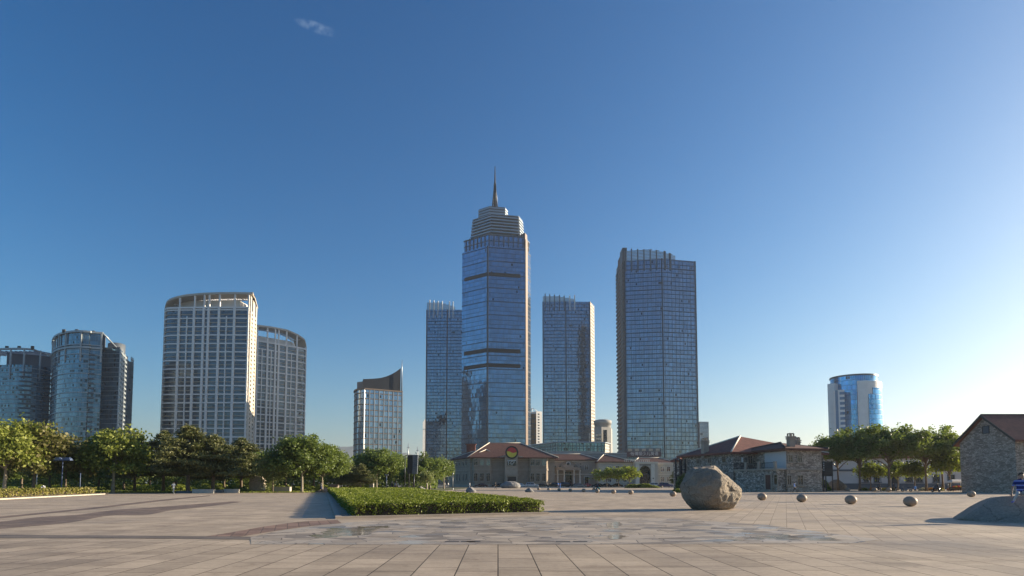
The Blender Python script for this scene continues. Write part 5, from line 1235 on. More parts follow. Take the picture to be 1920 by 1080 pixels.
for (x0, z0, x1, z1, ww) in ((-1.2, .3, -1.2, 1.5, .22), (-.7, .6, -.2, 1.4, .13), (-.2, 1.4, .3, 1.5, .13), (.1, .2, .9, 1.5, .16), (.9, 1.5, 1.1, .9, .12), (-.6, .9, -.1, .7, .12), (-.1, .7, -.2, .2, .12)):
    a, b = Fc.pt(dc+x0, 0.05), Fc.pt(dc+x1, 0.05); mb.tube([(a.x, a.y, zat(873, 225)+z0), (b.x, b.y, zat(873, 225)+z1)], ww/2, 5)
a = Fc.pt(dc, 0.05); mb.obox(a, Fc.u, Fc.n, 1.55, 0.03, zat(864.5, 225), zat(863.3, 225)); mb.build("poster_strokes", M['white'], w_)
mb = MB(); mb.obox(Fc.pt(dc, .03), Fc.u, Fc.n, 1.55, .03, 0, zat(894, 225)); mb.build("doorway", M['black'], t)
mb = MB()
for k in (-1, 1): mb.obox(Fc.pt(dc+k*1.85, .12), Fc.u, Fc.n, .28, .12, 0, zat(892, 225))
mb.obox(Fc.pt(dc, .2), Fc.u, Fc.n, 2.4, .2, zat(892, 225), zat(889.5, 225)); mb.build("door_surround", M['stonetrim'], t)
mb = MB()                                                   # curved gable that carries the emblem
ec = Fc.pt(dc, 0.0); er = 2.25; ez = zat(848.5, 225)
for (x, h) in ((2.9, ze+0.75), (4.2, ze+0.35)):
    mb.obox(Fc.pt(dc, -.5), Fc.u, Fc.n, x, .45, ze+0.0-0.01*x, h)
mb.build("gable_steps", M['stonetrim'], t)
def disc_part(name, m, a0, a1, r0, r1, y0, y1):
    mb = MB(); n = 28; vs = []
    for i in range(n+1):
        a = R(a0+(a1-a0)*i/n)
        for r in (r0, r1):
            for o in (y0, y1): q = Fc.pt(dc+r*math.cos(a), o); vs.append((q.x, q.y, ez+r*math.sin(a)))
    fs = []
    for i in range(n):
        b, c = i*4, i*4+4; fs += [[b+1, c+1, c+3, b+3], [b+2, b+3, c+3, c+2], [b, b+1, b+3, b+2][::-1] if i == 0 else [b, c, c+1, b+1]]
    mb.add(vs, fs); return mb.build(name, M[m], em)
em = thing("round_emblem", "round black, red and yellow emblem on the gallery gable above the door", "emblem", (ec.x, ec.y, ez-er))
disc_part("rim", 'black', 0, 360, er*0.82, er*1.06, .02, .34)
# wavy split: red above, yellow below
def split_disc(name, m, top):
    mb = MB(); n = 30; r = er*0.83; P = []
    for i in range(n+1):
        f = i/n; x = -r+2*r*f; w = 0.16*r*math.sin(f*6.28+0.6)+0.05*r; e = math.sqrt(max(0, r*r-x*x)); w = max(-e, min(e, w)); P.append((x, w, e if top else -e))
    for (x0, w0, e0), (x1, w1, e1) in zip(P, P[1:]):
        q = [(x0, w0), (x1, w1), (x1, e1), (x0, e0)]; q = q if top else q[::-1]
        mb.face([(*Fc.pt(dc+x, .26), ez+z) for x, z in q])
    return mb.build(name, M[m], em)
split_disc("red_half", 'red', True); split_disc("yellow_half", 'yellow', False)
quoins(t, A, -FW.u, u, 0.2, ze-1.6, 'stonetrim')

# ---- pale civic building with arched gateway
S = [(1039, 1122, 246, 862), (1122.5, 1191, 240, 865.5), (1190.5, 1233.5, 236.5, 866), (1233, 1269.5, 240, 867.5)]
p0 = V2(at(1039, 885, 246)); t = thing("civic_building", "long pale stucco civic building with red hip roofs and an arched gateway", "building", (p0.x, p0.y, 0))
Fs = []
for i, (a, b, Y, pe) in enumerate(S):
    P, Q = V2(at(a, 890, Y)), V2(at(b, 890, Y)); F = Face(P, Q); z = zat(pe, Y); Fs.append((F, z)); mb = MB()
    if i != 2: mb.prism([P, Q, Q+Vector((0, 14-0.5*i)), P+Vector((0, 14-0.5*i))], 0, z)
    else:                                                   # portal block with a real arched recess
        d0, d1 = F.at_px(1199), F.at_px(1220.5); zs_ = zat(883, Y); ri = (d1-d0)/2; dcx = (d0+d1)/2
        mb.obox(F.pt(d0/2, -2), F.u, F.n, d0/2, 2, 0, z); mb.obox(F.pt((d1+F.L)/2, -2), F.u, F.n, (F.L-d1)/2, 2, 0, z)
        n = 16; arcp = [(dcx-ri*math.cos(math.pi*k/n), zs_+ri*0.92*math.sin(math.pi*k/n)) for k in range(n+1)]
        for (xa, za), (xb, zb2) in zip(arcp, arcp[1:]):
            a_, b_, c_, e_ = F.pt(xa), F.pt(xb), F.pt(xb, -4), F.pt(xa, -4)
            mb.face([(a_.x, a_.y, za), (b_.x, b_.y, zb2), (b_.x, b_.y, z), (a_.x, a_.y, z)]); mb.face([(a_.x, a_.y, za), (e_.x, e_.y, za), (c_.x, c_.y, zb2), (b_.x, b_.y, zb2)])
            mb.face([(a_.x, a_.y, z), (b_.x, b_.y, z), (c_.x, c_.y, z), (e_.x, e_.y, z)])
    mb.build("wall", M['cream' if i else 'stonetrim'], t)
    mb = MB(); mb.ring([P, Q], z-0.45, z-0.01, -0.05, 0.4); mb.ring([P, Q], z-0.8, z-0.62, -0.05, 0.15); mb.build("cornice", M['creamtrim'], t)
    if i != 2: mb = MB(); zz = zat(888.8, Y); mb.ring([P, Q], zz-0.25, zz+0.05, -0.05, 0.2); mb.build("belt_course", M['creamtrim'], t)
F2, z2_ = Fs[2]; ga = MB(); a_, b_ = F2.pt(d0-0.1, -1.6), F2.pt(d1+0.1, -1.6); ga.face([(a_.x, a_.y, 0), (b_.x, b_.y, 0), (b_.x, b_.y, zs_+ri), (a_.x, a_.y, zs_+ri)]); g_ = ga.build("gate_glass", M['dkglass'], t)
mb = MB(); mb.obox(F2.pt(dcx, -1.5), F2.u, F2.n, ri, .1, zat(889.5, 237), zat(888, 237))
for k in (-.45, .1, .55): mb.obox(F2.pt(dcx+ri*k, -1.5), F2.u, F2.n, .1, .09, 0, zat(889.6, 237))
mb.build("gate_bars", M['steel'], g_)
mb = MB()
for k in (-1, 1): mb.obox(F2.pt(dcx+k*(ri+0.75), .12), F2.u, F2.n, .7, .12, 0, z2_-0.9)
mb.obox(F2.pt(dcx, .1), F2.u, F2.n, ri+1.4, .08, z2_-0.55, z2_-0.3); mb.build("pilasters", M['creamtrim'], t)
mb = MB(); mb.obox(F2.pt(dcx-3, -.5), F2.u, F2.n, 5.0, .25, z2_+0.75, z2_+0.95)
for k in range(14): mb.obox(F2.pt(dcx-7.7+k*.72, -.5), F2.u, F2.n, .12, .12, z2_, z2_+0.75)
mb.build("balustrade", M['creamtrim'], t)
mb = MB()
for k in range(11): mb.obox(F2.pt(dcx-2.0+k*.40, .02), F2.u, F2.n, .14, .03, z2_-1.35-0.06*(k % 2), z2_-0.98)
mb.build("raised_lettering", M['timber'], t)
mb = MB(); mb.obox(F2.pt(dcx+ri+0.8, .25), F2.u, F2.n, .22, .03, zat(898, 237), zat(896, 237)); mb.build("wall_plaque", M['timber'], t)
for (i, Y, pxs, up, lo_) in ((1, 240, (1143, 1158.5, 1171.5), (883.5, 873), (904, 894.5)), (3, 240, (1242.5, 1254), (884.5, 875), (903.5, 893.5))):
    F, z = Fs[i]
    for k, px in enumerate(pxs):
        for (pb, pt_) in (up, lo_): window(t, F, F.at_px(px), zat(pb, Y), 1.5, zat(pt_, Y)-zat(pb, Y), 'creamtrim', 'skyglass' if (k == 0 and pb < 890) else 'dkglass')
F, z = Fs[0]
window(t, F, F.at_px(1099.5), zat(881, 246), 1.55, 1.95, 'creamtrim', 'dkglass', False, 1); door(t, F, F.at_px(1099.5), 1.6, zat(894, 246), 'dkglass')
mb = MB()
for k in range(5): mb.obox(F.pt(F.at_px(1089), .03), F.u, F.n, .2, .03, zat(871+5.4*k, 246), zat(869+5.4*k, 246))
mb.build("raised_lettering", M['timber'], t)
# portico
d0p, d1p = F.at_px(1042.5), F.at_px(1087); dm_ = F.at_px(1065); zt_ = zat(881.5, 244)
mb = MB(); mb.obox(F.pt(dm_, 1.6), F.u, F.n, (d1p-d0p)/2, 1.6, zt_, zt_+0.9); mb.obox(F.pt(dm_, 1.7), F.u, F.n, (d1p-d0p)/2+.25, 1.75, zt_+0.9, zt_+1.15); mb.obox(F.pt(dm_, 2.6), F.u, F.n, 2.0, .5, zt_+1.16, zt_+2.0); pc = mb.build("portico", M['stonetrim'], t)
for px in (1044.5, 1056.5, 1074.5, 1085.5):
    q = F.pt(F.at_px(px), 2.7); mb = MB(); mb.lathe([(.45, 0), (.45, .3), (.34, .35), (.29, zt_-.5), (.4, zt_-.4), (.45, zt_-0.01)], (q.x, q.y, 0), 12); mb.build("column", M['creamtrim'], pc)
mb = MB(); q = F.pt(dm_, .06); mb.obox(q, F.u, F.n, 1.5, .06, 0, zt_-0.7); mb.build("doorway", M['dkglass'], t)
mb = MB(); n = 18
arcp = [(dm_-4.1*math.cos(math.pi*k/n), zat(880, 246)+3.2*math.sin(math.pi*k/n)) for k in range(n+1)]
for (xa, za), (xb, zb2) in zip(arcp, arcp[1:]):
    a_, b_ = F.pt(xa, .3), F.pt(xb, .3); mb.tube([(a_.x, a_.y, za), (b_.x, b_.y, zb2)], .22, 6)
mb.build("curved_pediment", M['stonetrim'], t)
q = F.pt(dm_, .35); zc0_ = zat(870, 246)
mb = MB(); mb.lathe([(.1, -.04), (.62, -.04), (.62, .04), (.1, .04)], (q.x, q.y, zc0_), 18, axis='y'); rw = mb.build("round_window", M['dkglass'], t)
mb = MB(); mb.lathe([(.62, -.12), (.98, -.12), (.98, .12), (.62, .12), (.62, -.12)], (q.x, q.y, zc0_), 24, axis='y'); mb.build("window_ring", M['creamtrim'], rw)
for px in (1040.5, 1049.5, 1077): window(t, F, F.at_px(px), zat(877.5, 246), 1.1, 1.1, 'stonetrim', 'dkglass', False, 0, bars=0)
# roofs
def hr(a0, a1, Y, depth, ze_, r0, r1, zr_, over=0.8):
    e = [V2(at(a0, 865, Y))+Vector((-over, -over)), V2(at(a1, 865, Y))+Vector((over, -over))]; e += [e[1]+Vector((0, depth)), e[0]+Vector((0, depth))]
    return hip_roof(t, e, [Vector((r0, e[0].y+depth/2)), Vector((r1, e[0].y+depth/2))], ze_, zr_, tiles='creamtrim')
hr(1020, 1122, 246, 15, Fs[0][1], at(1030, 855, 254).x, at(1087.5, 855, 254).x, zat(851.5, 253.5))
hr(1122.5, 1188, 240, 15, Fs[1][1], at(1132, 855, 247).x, at(1136, 855, 247).x, zat(852.5, 247))
hr(1190, 1268, 242.5, 14, Fs[3][1], at(1197, 855, 249).x, at(1235.5, 855, 249).x, zat(858.5, 249))

# ---- stone villa
c0 = V2(at(1375, 900, 115)); an = R(14.0); u = Vector((math.cos(an), math.sin(an))); v = Vector((-u.y, u.x))
t = thing("stone_villa", "two storey rubble stone villa with red hip roofs, chimneys and an upper balcony", "building", (c0.x, c0.y, 0))
ze, zf = zat(847.5, 115), 4.1
b0 = V2(at(1476, 900, 107.5)); W2 = 7.2
main = [c0, c0+u*20, c0+u*20+v*18.6, c0+v*18.6]
mb = MB(); mb.prism(main, 0, ze); mb.build("wall", M['rubble'], t)
wing = [b0, b0+u*W2, b0+u*W2+v*13, b0+v*13]
mb = MB(); mb.prism(wing, 0, ze+0.25); mb.build("wing_wall", M['coursed'], t)
terr = [c0+u*0.3-v*0.15, b0-u*2.2-v*0.1, b0-u*0.02-v*0.0+v*0.4, b0+v*9, c0+u*2+v*0.5]
mb = MB(); mb.prism(terr, 0, zf-0.3); mb.build("terrace_wall", M['rubble'], t)
mb = MB(); o = offset(terr, 0.35, True); mb.prism(o[:3]+[b0-u*0.05+v*8, c0+u*2+v*0.2], zf-0.3, zf); mb.build("balcony_slab", M['stonetrim'], t)
mb = MB(); mb.ring([b0-u*.02, b0+u*W2], zf-0.3, zf, -.05, .22); mb.build("belt_course", M['stonetrim'], t)
# light plaster infill of the wing facing the balcony
FL = Face(c0+v*18.6, c0); FF = Face(terr[0], terr[1]); FB = Face(b0, b0+u*W2); FS = Face(b0+v*9, b0); FM = Face(c0, c0+u*20)
mb = MB(); mb.obox(FS.pt(FS.L-3.0, .04), FS.u, FS.n, 2.9, .04, zf+.01, ze-0.2); mb.build("plaster_panel", M['greystucco'], t)
hip_roof(t, [c0-u*.9-v*.9, c0+u*20.6-v*.9, c0+u*20.6+v*19.4, c0-u*.9+v*19.4], [c0+u*7.6+v*8.6, c0+u*8.4+v*11.0], ze, zat(817.5, 124), 'roof_bright', tiles='creamtrim')
hip_roof(t, [b0-u*1.0-v*.9, b0+u*(W2+.8)-v*.9, b0+u*(W2+.8)+v*13.6, b0-u*1.0+v*13.6], [b0+u*2.9+v*5.2, b0+u*4.0+v*7.4], ze+0.27, zat(830, 113), 'roof', tiles='timber')
def chimney(px, Y, pt_, pb, w, cap=True):
    q = V2(at(px, pb, Y)); zt_ = zat(pt_, Y); zb_ = zat(pb, Y)-1.2
    mb = MB(); mb.obox(q, u, v, w/2, w/2*.9, zb_, zt_); ch = mb.build("chimney", M['stonetrim'], t)
    mb = MB(); mb.obox(q, u, v, w/2+.14, w/2+.12, zt_, zt_+.18); mb.obox(q, u, v, w/2+.1, w/2+.08, zt_-.35, zt_-.15)
    for k in (-1, 1):
        for j in (-1, 1): mb.obox(q+u*(k*w*.35)+v*(j*w*.3), u, v, .1, .1, zt_+.22, zt_+.6)
    mb.obox(q, u, v, w/2*.8, w/2*.75, zt_+.6, zt_+.74); mb.build("chimney_cap", M['stonetrim'], ch)
chimney(1322, 124, 828, 847, 1.15); chimney(1483, 109, 820, 841, 1.05); chimney(1495.5, 116, 827, 836, .75)
for px, pb, pt_ in ((1309, 870, 859), (1332, 868.5, 857), (1357.5, 868, 855)): 
    d = FL.at_px(px, 6); Yw = FL.pt(d).y; window(t, FL, d, zat(pb, Yw), 1.35, zat(pt_, Yw)-zat(pb, Yw), 'stonetrim', 'dkglass', True, 1)
window(t, FM, FM.at_px(1407, 6), zf+1.0, 1.1, 1.7, 'stonetrim', 'dkglass', True, 1); door(t, FM, FM.at_px(1426, 6), 1.5, 2.4, 'timber', zf, 'stonetrim')
for px in (1482, 1499): window(t, FB, FB.at_px(px, 6), zat(866.5, 107), 1.05, 1.35, 'stonetrim', 'dkglass', True, 1)
for px, w in ((1479, 1.0), (1500, 1.3)): window(t, FB, FB.at_px(px, 2), 1.2, w, 1.8, 'stonetrim', 'dkglass', True, 1)
door(t, FF, FF.at_px(1441, 2), 1.1, 2.55, 'wood', .45, 'stonetrim'); window(t, FF, FF.at_px(1462, 2), 1.2, .9, 1.9, 'stonetrim', 'dkglass', True, 0)
mb = MB(); q = FF.pt(FF.at_px(1441, 2), .7); mb.obox(q, FF.u, FF.n, 1.2, .7, 0, .22); mb.obox(q-FF.n*.2, FF.u, FF.n, 1.0, .45, .22, .44); mb.build("door_steps", M['stonetrim'], t)
mb = MB(); L = FF.L; mb.obox(FF.pt(L/2, .2), FF.u, FF.n, L/2, .04, zf+1.0, zf+1.08); mb.obox(FF.pt(L/2, .2), FF.u, FF.n, L/2, .03, zf+.12, zf+.17)
for k in range(int(L/.22)): q = FF.pt(.1+k*.22, .2); mb.obox(q, FF.u, FF.n, .018, .018, zf, zf+1.0)
mb.build("railing", M['rail'], t)
for d in (L*.30, L*.62, L-.1):
    mb = MB(); mb.obox(FF.pt(d, .2), FF.u, FF.n, .22, .2, zf+.002, zf+1.25); mb.build("railing_post", M['stonetrim'], t)
# timber verandah at the far left end
q0 = c0+v*18.7-u*0.4; mb = MB()
for a, b in ((-2.2, -1.1), (-2.2, -.1), (0, -1.1), (0, -.1)): q = q0+v*a+u*b; mb.obox(q, u, v, .13, .13, 0, ze-.7)
for z in (3.2, 4.3): mb.obox(q0-v*1.1-u*1.1, v, u, 1.3, .1, z, z+.18); mb.obox(q0-u*.6-v*2.2, u, v, .6, .1, z+.01, z+.17)
mb.build("verandah_frame", M['timber'], t)
mb = MB(); mb.prism([q0-u*1.4-v*2.5, q0+u*.1-v*2.5, q0+u*.1+v*.2, q0-u*1.4+v*.2], 3.05, 3.2); mb.build("verandah_floor", M['timber'], t)
p = [c0+v*19.5, c0+v*19.5+u*2.2, c0+v*22.5+u*2.2, c0+v*22.5]
mb = MB(); mb.prism(p, 0, zat(863, 136)); mb.build("annex_wall", M['rubble'], t)
hip_roof(t, [p[0]-u*.6-v*.6, p[1]+u*.3-v*.6, p[2]+u*.3+v*.4, p[3]-u*.6+v*.4], [p[0]+u*1.0+v*1.5, p[1]+v*1.6], zat(863, 136), zat(856, 139), 'roof_bright')
mb = MB(); q = FL.pt(FL.L-1.2, .12); mb.obox(FM.pt(1.9, .15), FM.u, FM.n, .12, .12, ze-1.9, ze-1.0); mb.build("wall_lamp", M['white'], t)

# ---- stone barn at the right edge
x0, ya, yb_ = 78.1, 95.0, 106.8; t = thing("stone_barn", "windowless grey coursed stone barn with a gable and brown tiled roof, right edge", "building", (x0, ya, 0)); xe = x0+26
za = zat(822, 95); zap = zat(781.5, 101)
mb = MB(); ym = (ya+yb_)/2
mb.face([(x0, yb_, 0), (x0, ya, 0), (x0, ya, za), (x0, ym, zap), (x0, yb_, za)]); mb.face([(x0, ya, 0), (xe, ya, 0), (xe, ya, za), (x0, ya, za)]); mb.face([(xe, ya, 0), (xe, yb_, 0), (xe, yb_, za), (xe, ym, zap), (xe, ya, za)]); mb.face([(xe, yb_, 0), (x0, yb_, 0), (x0, yb_, za), (xe, yb_, za)])
mb.build("wall", M['coursed'], t)
k = (zap-za)/(ym-ya); ov = .8; mb = MB()
for sgn, y in ((-1, ya), (1, yb_)):
    ye = y+sgn*ov; zl = za-k*ov; a = [(x0-.6, ye, zl), (xe+.6, ye, zl), (xe+.6, ym, zap+.02), (x0-.6, ym, zap+.02)]; b = [(x, yy, z+.3) for x, yy, z in a]
    mb.add(a+b, [[0, 1, 2, 3][::sgn], [4, 5, 6, 7][::-sgn], [0, 1, 5, 4], [1, 2, 6, 5], [2, 3, 7, 6], [3, 0, 4, 7]])
mb.build("roof", M['roof_bright'], t)
mb = MB()
for sgn, y in ((-1, ya), (1, yb_)):
    ye = y+sgn*(ov+.02); zl = za-k*ov; mb.add([(x0-.72, ye, zl-.08), (x0-.62, ye, zl-.08), (x0-.62, ym, zap-.08), (x0-.72, ym, zap-.08), (x0-.72, ye, zl+.34), (x0-.62, ye, zl+.34), (x0-.62, ym, zap+.36), (x0-.72, ym, zap+.36)], [[0, 1, 5, 4], [1, 2, 6, 5], [2, 3, 7, 6], [3, 0, 4, 7], [4, 5, 6, 7], [3, 2, 1, 0]])
mb.tube([(x0-.6, ym, zap+.34), (xe, ym, zap+.34)], .14, 6); mb.build("verge_boards", M['timber'], t)
FG = Face((x0, yb_), (x0, ya)); dw = FG.at_px(1849, 10); zw = zat(812.5, 100)
window(t, FG, dw, zw, 1.5, 1.3, 'timber', 'slate', False, 0, "gable_vent", .1, .1, 0)

# ---- white building behind the street trees
P, Q = V2(at(1531, 890, 152)), V2(at(1806, 890, 150)); F = Face(P, Q); t = thing("white_building", "long white two storey building with grey belt course behind the umbrella trees", "building", (P.x, P.y, 0)); z = zat(857, 151)
mb = MB(); mb.prism([P, Q, Q+Vector((0, 12)), P+Vector((0, 12))], 0, z); mb.build("wall", M['greystucco'], t)
zb = zat(882, 151); mb = MB(); mb.ring([P, Q], zb-.2, zb+.25, -.05, .25); mb.build("belt_course", M['slate'], t); mb = MB(); mb.ring([P, Q], 0, zat(906.5, 151), -.05, .15); mb.build("plinth", M['slate'], t)
hip_roof(t, [P+Vector((-.8, -.8)), Q+Vector((.8, -.8)), Q+Vector((.8, 12.8)), P+Vector((-.8, 12.8))], [P+Vector((6, 6)), Q+Vector((-6, 6))], z, z+2.6, 'roof_bright')
for px in (1622, 1643.5, 1704.5, 1725, 1754, 1781): d = F.at_px(px); window(t, F, d, zat(904, 151), 1.7, zat(890, 151)-zat(904, 151), 'slate', 'dkglass', True, 1); window(t, F, d, zat(877, 151), 1.7, 1.8, 'white', 'dkglass', True, 1)
door(t, F, F.at_px(1675), 1.6, 2.7, 'timber', .6, 'stonetrim')
for px in (1612, 1655, 1692, 1737, 1799):
    mb = MB(); d = F.at_px(px)
    for k in range(12): mb.obox(F.pt(d, .06), F.u, F.n, .55 if k % 2 else .75, .06, 1.8+k*.52, 2.22+k*.52)
    mb.build("quoins", M['greystucco'], t)

# ------------------------------------------------------------------ street furniture
def slab(name, label, cat, px0, px1, Y, h, m, depth=0.6, slope=0):
    a, b = gY(px0, Y), gY(px1, Y); mb = MB(); w = b.x-a.x; e = 0.03
    mb.box(a.x, b.x, Y, Y+depth, 0, h-0.05); mb.box(a.x-e, b.x+e, Y-e, Y+depth+e, h-0.048, h); o = mb.build(name, M[m]); return tag(o, label, cat)
slab("seat_wall", "long low white seat wall in front of the crimson flowers", "seat wall", 360, 400, 95, 0.62, 'kerb'); slab("seat_wall", "short grey seat wall between the two white ones", "seat wall", 402, 417, 97.5, 0.5, 'greyrock')
slab("seat_wall", "low white seat wall just left of the standing stone", "seat wall", 418, 446, 98, 0.62, 'kerb'); slab("seat_wall", "taller pale planter wall right of the standing stone", "seat wall", 510, 543, 104, 0.95, 'kerb', 0.9)
slab("seat_wall", "small white block beside the square stone bin", "block", 606, 617.5, 121, 0.62, 'kerb'); slab("seat_wall", "dark stone block at the left end of the long white seat wall", "seat wall", 330, 358, 95.5, 0.36, 'slate')
slab("stone_bin", "square stone clad bin at the far left tip of the hedge", "bin", 618.5, 632, 119, 1.35, 'stonetrim', 1.3); slab("stone_pillar", "slim square stone pillar under the small pines", "pillar", 692.5, 699.5, 118, 1.6, 'kerb', .7)
def lamp_post(label, px, Y, top, arms, m='greysteel', kind='tee', name="lamp_post", r=.07):
    g = gY(px, Y); h = zat(top, Y); t = thing(name, label, "lamp post", g)
    mb = MB(); mb.tube([(g.x, g.y, 0), (g.x, g.y, h*.5), (g.x, g.y, h)], [r*1.3, r, r*.8], 8); mb.lathe([(r*2.4, 0), (r*2.4, .12), (r*1.4, .3)], (g.x, g.y, 0), 10); mb.build("pole", M[m], t)
    for dx in arms:
        mb = MB()
        if kind == 'tee': mb.box(g.x+min(0, dx)-.02, g.x+max(0, dx)+.02, g.y-.18, g.y+.18, h-.16+(0.002 if dx > 0 else 0), h+.05)
        elif kind == 'box':
            c = g.x+dx*.5+ (.55 if dx > 0 else -.55); mb.add([(c-.55, g.y-.35, h-.5), (c+.55, g.y-.35, h-.5), (c+.55, g.y+.35, h-.5), (c-.55, g.y+.35, h-.5), (c-.3, g.y-.2, h-.05), (c+.3, g.y-.2, h-.05), (c+.3, g.y+.2, h-.05), (c-.3, g.y+.2, h-.05)], [[0, 1, 5, 4], [1, 2, 6, 5], [2, 3, 7, 6], [3, 0, 4, 7], [4, 5, 6, 7], [3, 2, 1, 0]])
            mb.tube([(g.x, g.y, h-.35), (c, g.y, h-.3)], .04, 6)
        else: mb.lathe([(.02, h-.25), (.2, h-.2), (.22, h), (.05, h+.2)], (g.x, g.y, 0), 10)
        mb.build("lamp_head", M[m], t)
    return t
M['bluelamp'] = mat("blue_grey_paint", (0.10, 0.14, 0.24), 0.5)
lamp_post("blue lamp post with two box heads behind the straight hedge", 115, 90, 857, (-.3, .4), 'bluelamp', 'box'); lamp_post("short blue lamp post with a single small head right of the two headed one", 149.5, 112, 883, (.1,), 'bluelamp', 'cap')
lamp_post("tee shaped grey lamp post left of the loudspeaker array", 724.5, 125, 890, (-.33, .33), 'greysteel', 'tee', r=.1); lamp_post("dim tee shaped lamp post just left of the black poles", 753, 150, 890, (-.4, .4), 'greysteel', 'tee', r=.1)
lamp_post("pale cylindrical lamp column in front of the dark tree by the gallery", 800.5, 122, 884.5, (.1,), 'kerb', 'cap', r=.13); lamp_post("slim pale post beneath the tree at the gallery corner", 849, 150, 888, (.1,), 'greysteel', 'cap')
lamp_post("white post among the trunks at far left", 68, 118, 886, (.1,), 'kerb', 'cap', r=.09)
# loudspeaker line array with its poles
g = gY(768, 116); t = thing("loudspeaker_array", "tall black loudspeaker array hung between slim black poles", "loudspeaker", g)
zt_, zb_ = zat(853.5, 116), zat(889, 116)
for px in (759, 766.8, 776.2):
    q = gY(px, 116 if px > 770 else 117); mb = MB(); mb.tube([(q.x, q.y, 0), (q.x, q.y, zt_ if px < 770 else zb_+.1)], .11 if px > 760 else .08, 8); mb.build("pole", M['steel'], t)
mb = MB(); a, b = gY(764, 116.6), gY(774, 116.6); mb.box(a.x, b.x, 116.2, 117.0, zat(888, 116), zt_); mb.build("cabinet", M['black'], t)
NS = 9
for i in range(NS):
    f0, f1 = i/NS, (i+.94)/NS; z0, z1_ = zt_-(zt_-zb_)*f1, zt_-(zt_-zb_)*f0; c = gY(778.6-1.9*((i/NS)**2), 115.6); tw_ = .08*(i-3); mb = MB(); mb.obox((c.x, c.y+.05*(i-2)**2*.12), (1, 0), (0, 1), .46, .3, z0, z1_); s_ = mb.build("speaker_box", M['slate'], t)
mb = MB(); mb.tube([(gY(759, 116).x, 116.5, zt_), (gY(783, 116).x, 116.2, zt_+.05)], .06, 6); mb.build("crossbar", M['steel'], t)
# notice board on two posts
a, b = gY(1543.5, 112), gY(1563, 112); t = thing("notice_board", "big dark notice board on three posts right of the stone villa", "notice board", ((a.x+b.x)/2, 112, 0)); z0, z1_ = zat(893, 112), zat(866, 112)
mb = MB(); mb.box(a.x, b.x, 112, 112.18, z0, z1_); mb.build("board", M['black'], t)
mb = MB(); mb.box(a.x-.06, b.x+.06, 111.95, 112.23, z1_, z1_+.1); mb.box(a.x+.2, b.x-.1, 111.97, 111.998, z0+.9, z0+.95); mb.box(a.x+.2, b.x-.1, 111.97, 111.998, z0+1.7, z0+1.75); mb.build("board_trim", M['steel'], t)
for px in (1545.2, 1549.5, 1562): q = gY(px, 112.2); mb = MB(); mb.box(q.x-.07, q.x+.07, 112.2, 112.34, 0, z0+.6); mb.build("post", M['steel'], t)
mb = MB()
for k in range(4): q = a.x+.12; mb.box(q, q+.22, 111.97, 111.996, z0+1.0+.42*k, z0+1.22+.42*k)
mb.build("pale_marks", M['greysteel'], t)
# distant thin masts behind the loudspeakers
for px, top, lab in ((764.8, 831, "thin steel mast rising behind the loudspeaker array"), (782.3, 837, "shorter thin mast right of the loudspeaker array")):
    q = gY(px, 260); mb = MB(); z = zat(top, 260); mb.tube([(q.x, q.y, 0), (q.x, q.y, z*.75), (q.x, q.y, z)], [.35, .25, .08], 6); mb.tube([(q.x-.6, q.y, z*.9), (q.x+.6, q.y, z*.9)], .12, 5); tag(mb.build("mast", M['greysteel']), lab, "mast")
# white topped stall by the barn
g = gY(1794, 112); t = thing("market_stall", "small stall with a white canopy and colourful goods beside the barn", "stall", g); zt_ = 1.85
for dx, dy in ((-1.1, -.6), (1.1, -.6), (1.1, .6), (-1.1, .6)): mb = MB(); mb.tube([(g.x+dx, g.y+dy, 0), (g.x+dx, g.y+dy, zt_)], .03, 6); mb.build("leg", M['steel'], t)
mb = MB(); e = [(g.x-1.4, g.y-.9, zt_), (g.x+1.4, g.y-.9, zt_), (g.x+1.4, g.y+.9, zt_), (g.x-1.4, g.y+.9, zt_)]; r = [(g.x-.8, g.y, zt_+.38), (g.x+.8, g.y, zt_+.38)]
mb.face([e[0], e[1], r[1], r[0]]); mb.face([e[1], e[2], r[1]]); mb.face([e[2], e[3], r[0], r[1]]); mb.face([e[3], e[0], r[0]])
for i in range(4): p_, q_ = e[i], e[(i+1) % 4]; mb.face([(p_[0], p_[1], zt_-.22), (q_[0], q_[1], zt_-.22), q_, p_])
mb.build("canopy", M['white'], t)
mb = MB(); mb.box(g.x-1.2, g.x+1.2, g.y-.65, g.y+.3, .75, .82); mb.box(g.x-1.15, g.x+1.15, g.y-.6, g.y+.2, .2, .748); mb.build("counter", M['timber'], t)
for k, m_ in enumerate(('red', 'yellow', 'red', 'yellow', 'yellow')): mb = MB(); mb.box(g.x-1.0+.42*k, g.x-.68+.42*k, g.y-.55, g.y-.2, .822, 1.02+.05*(k % 3)); mb.build("goods_box", M[m_], t)
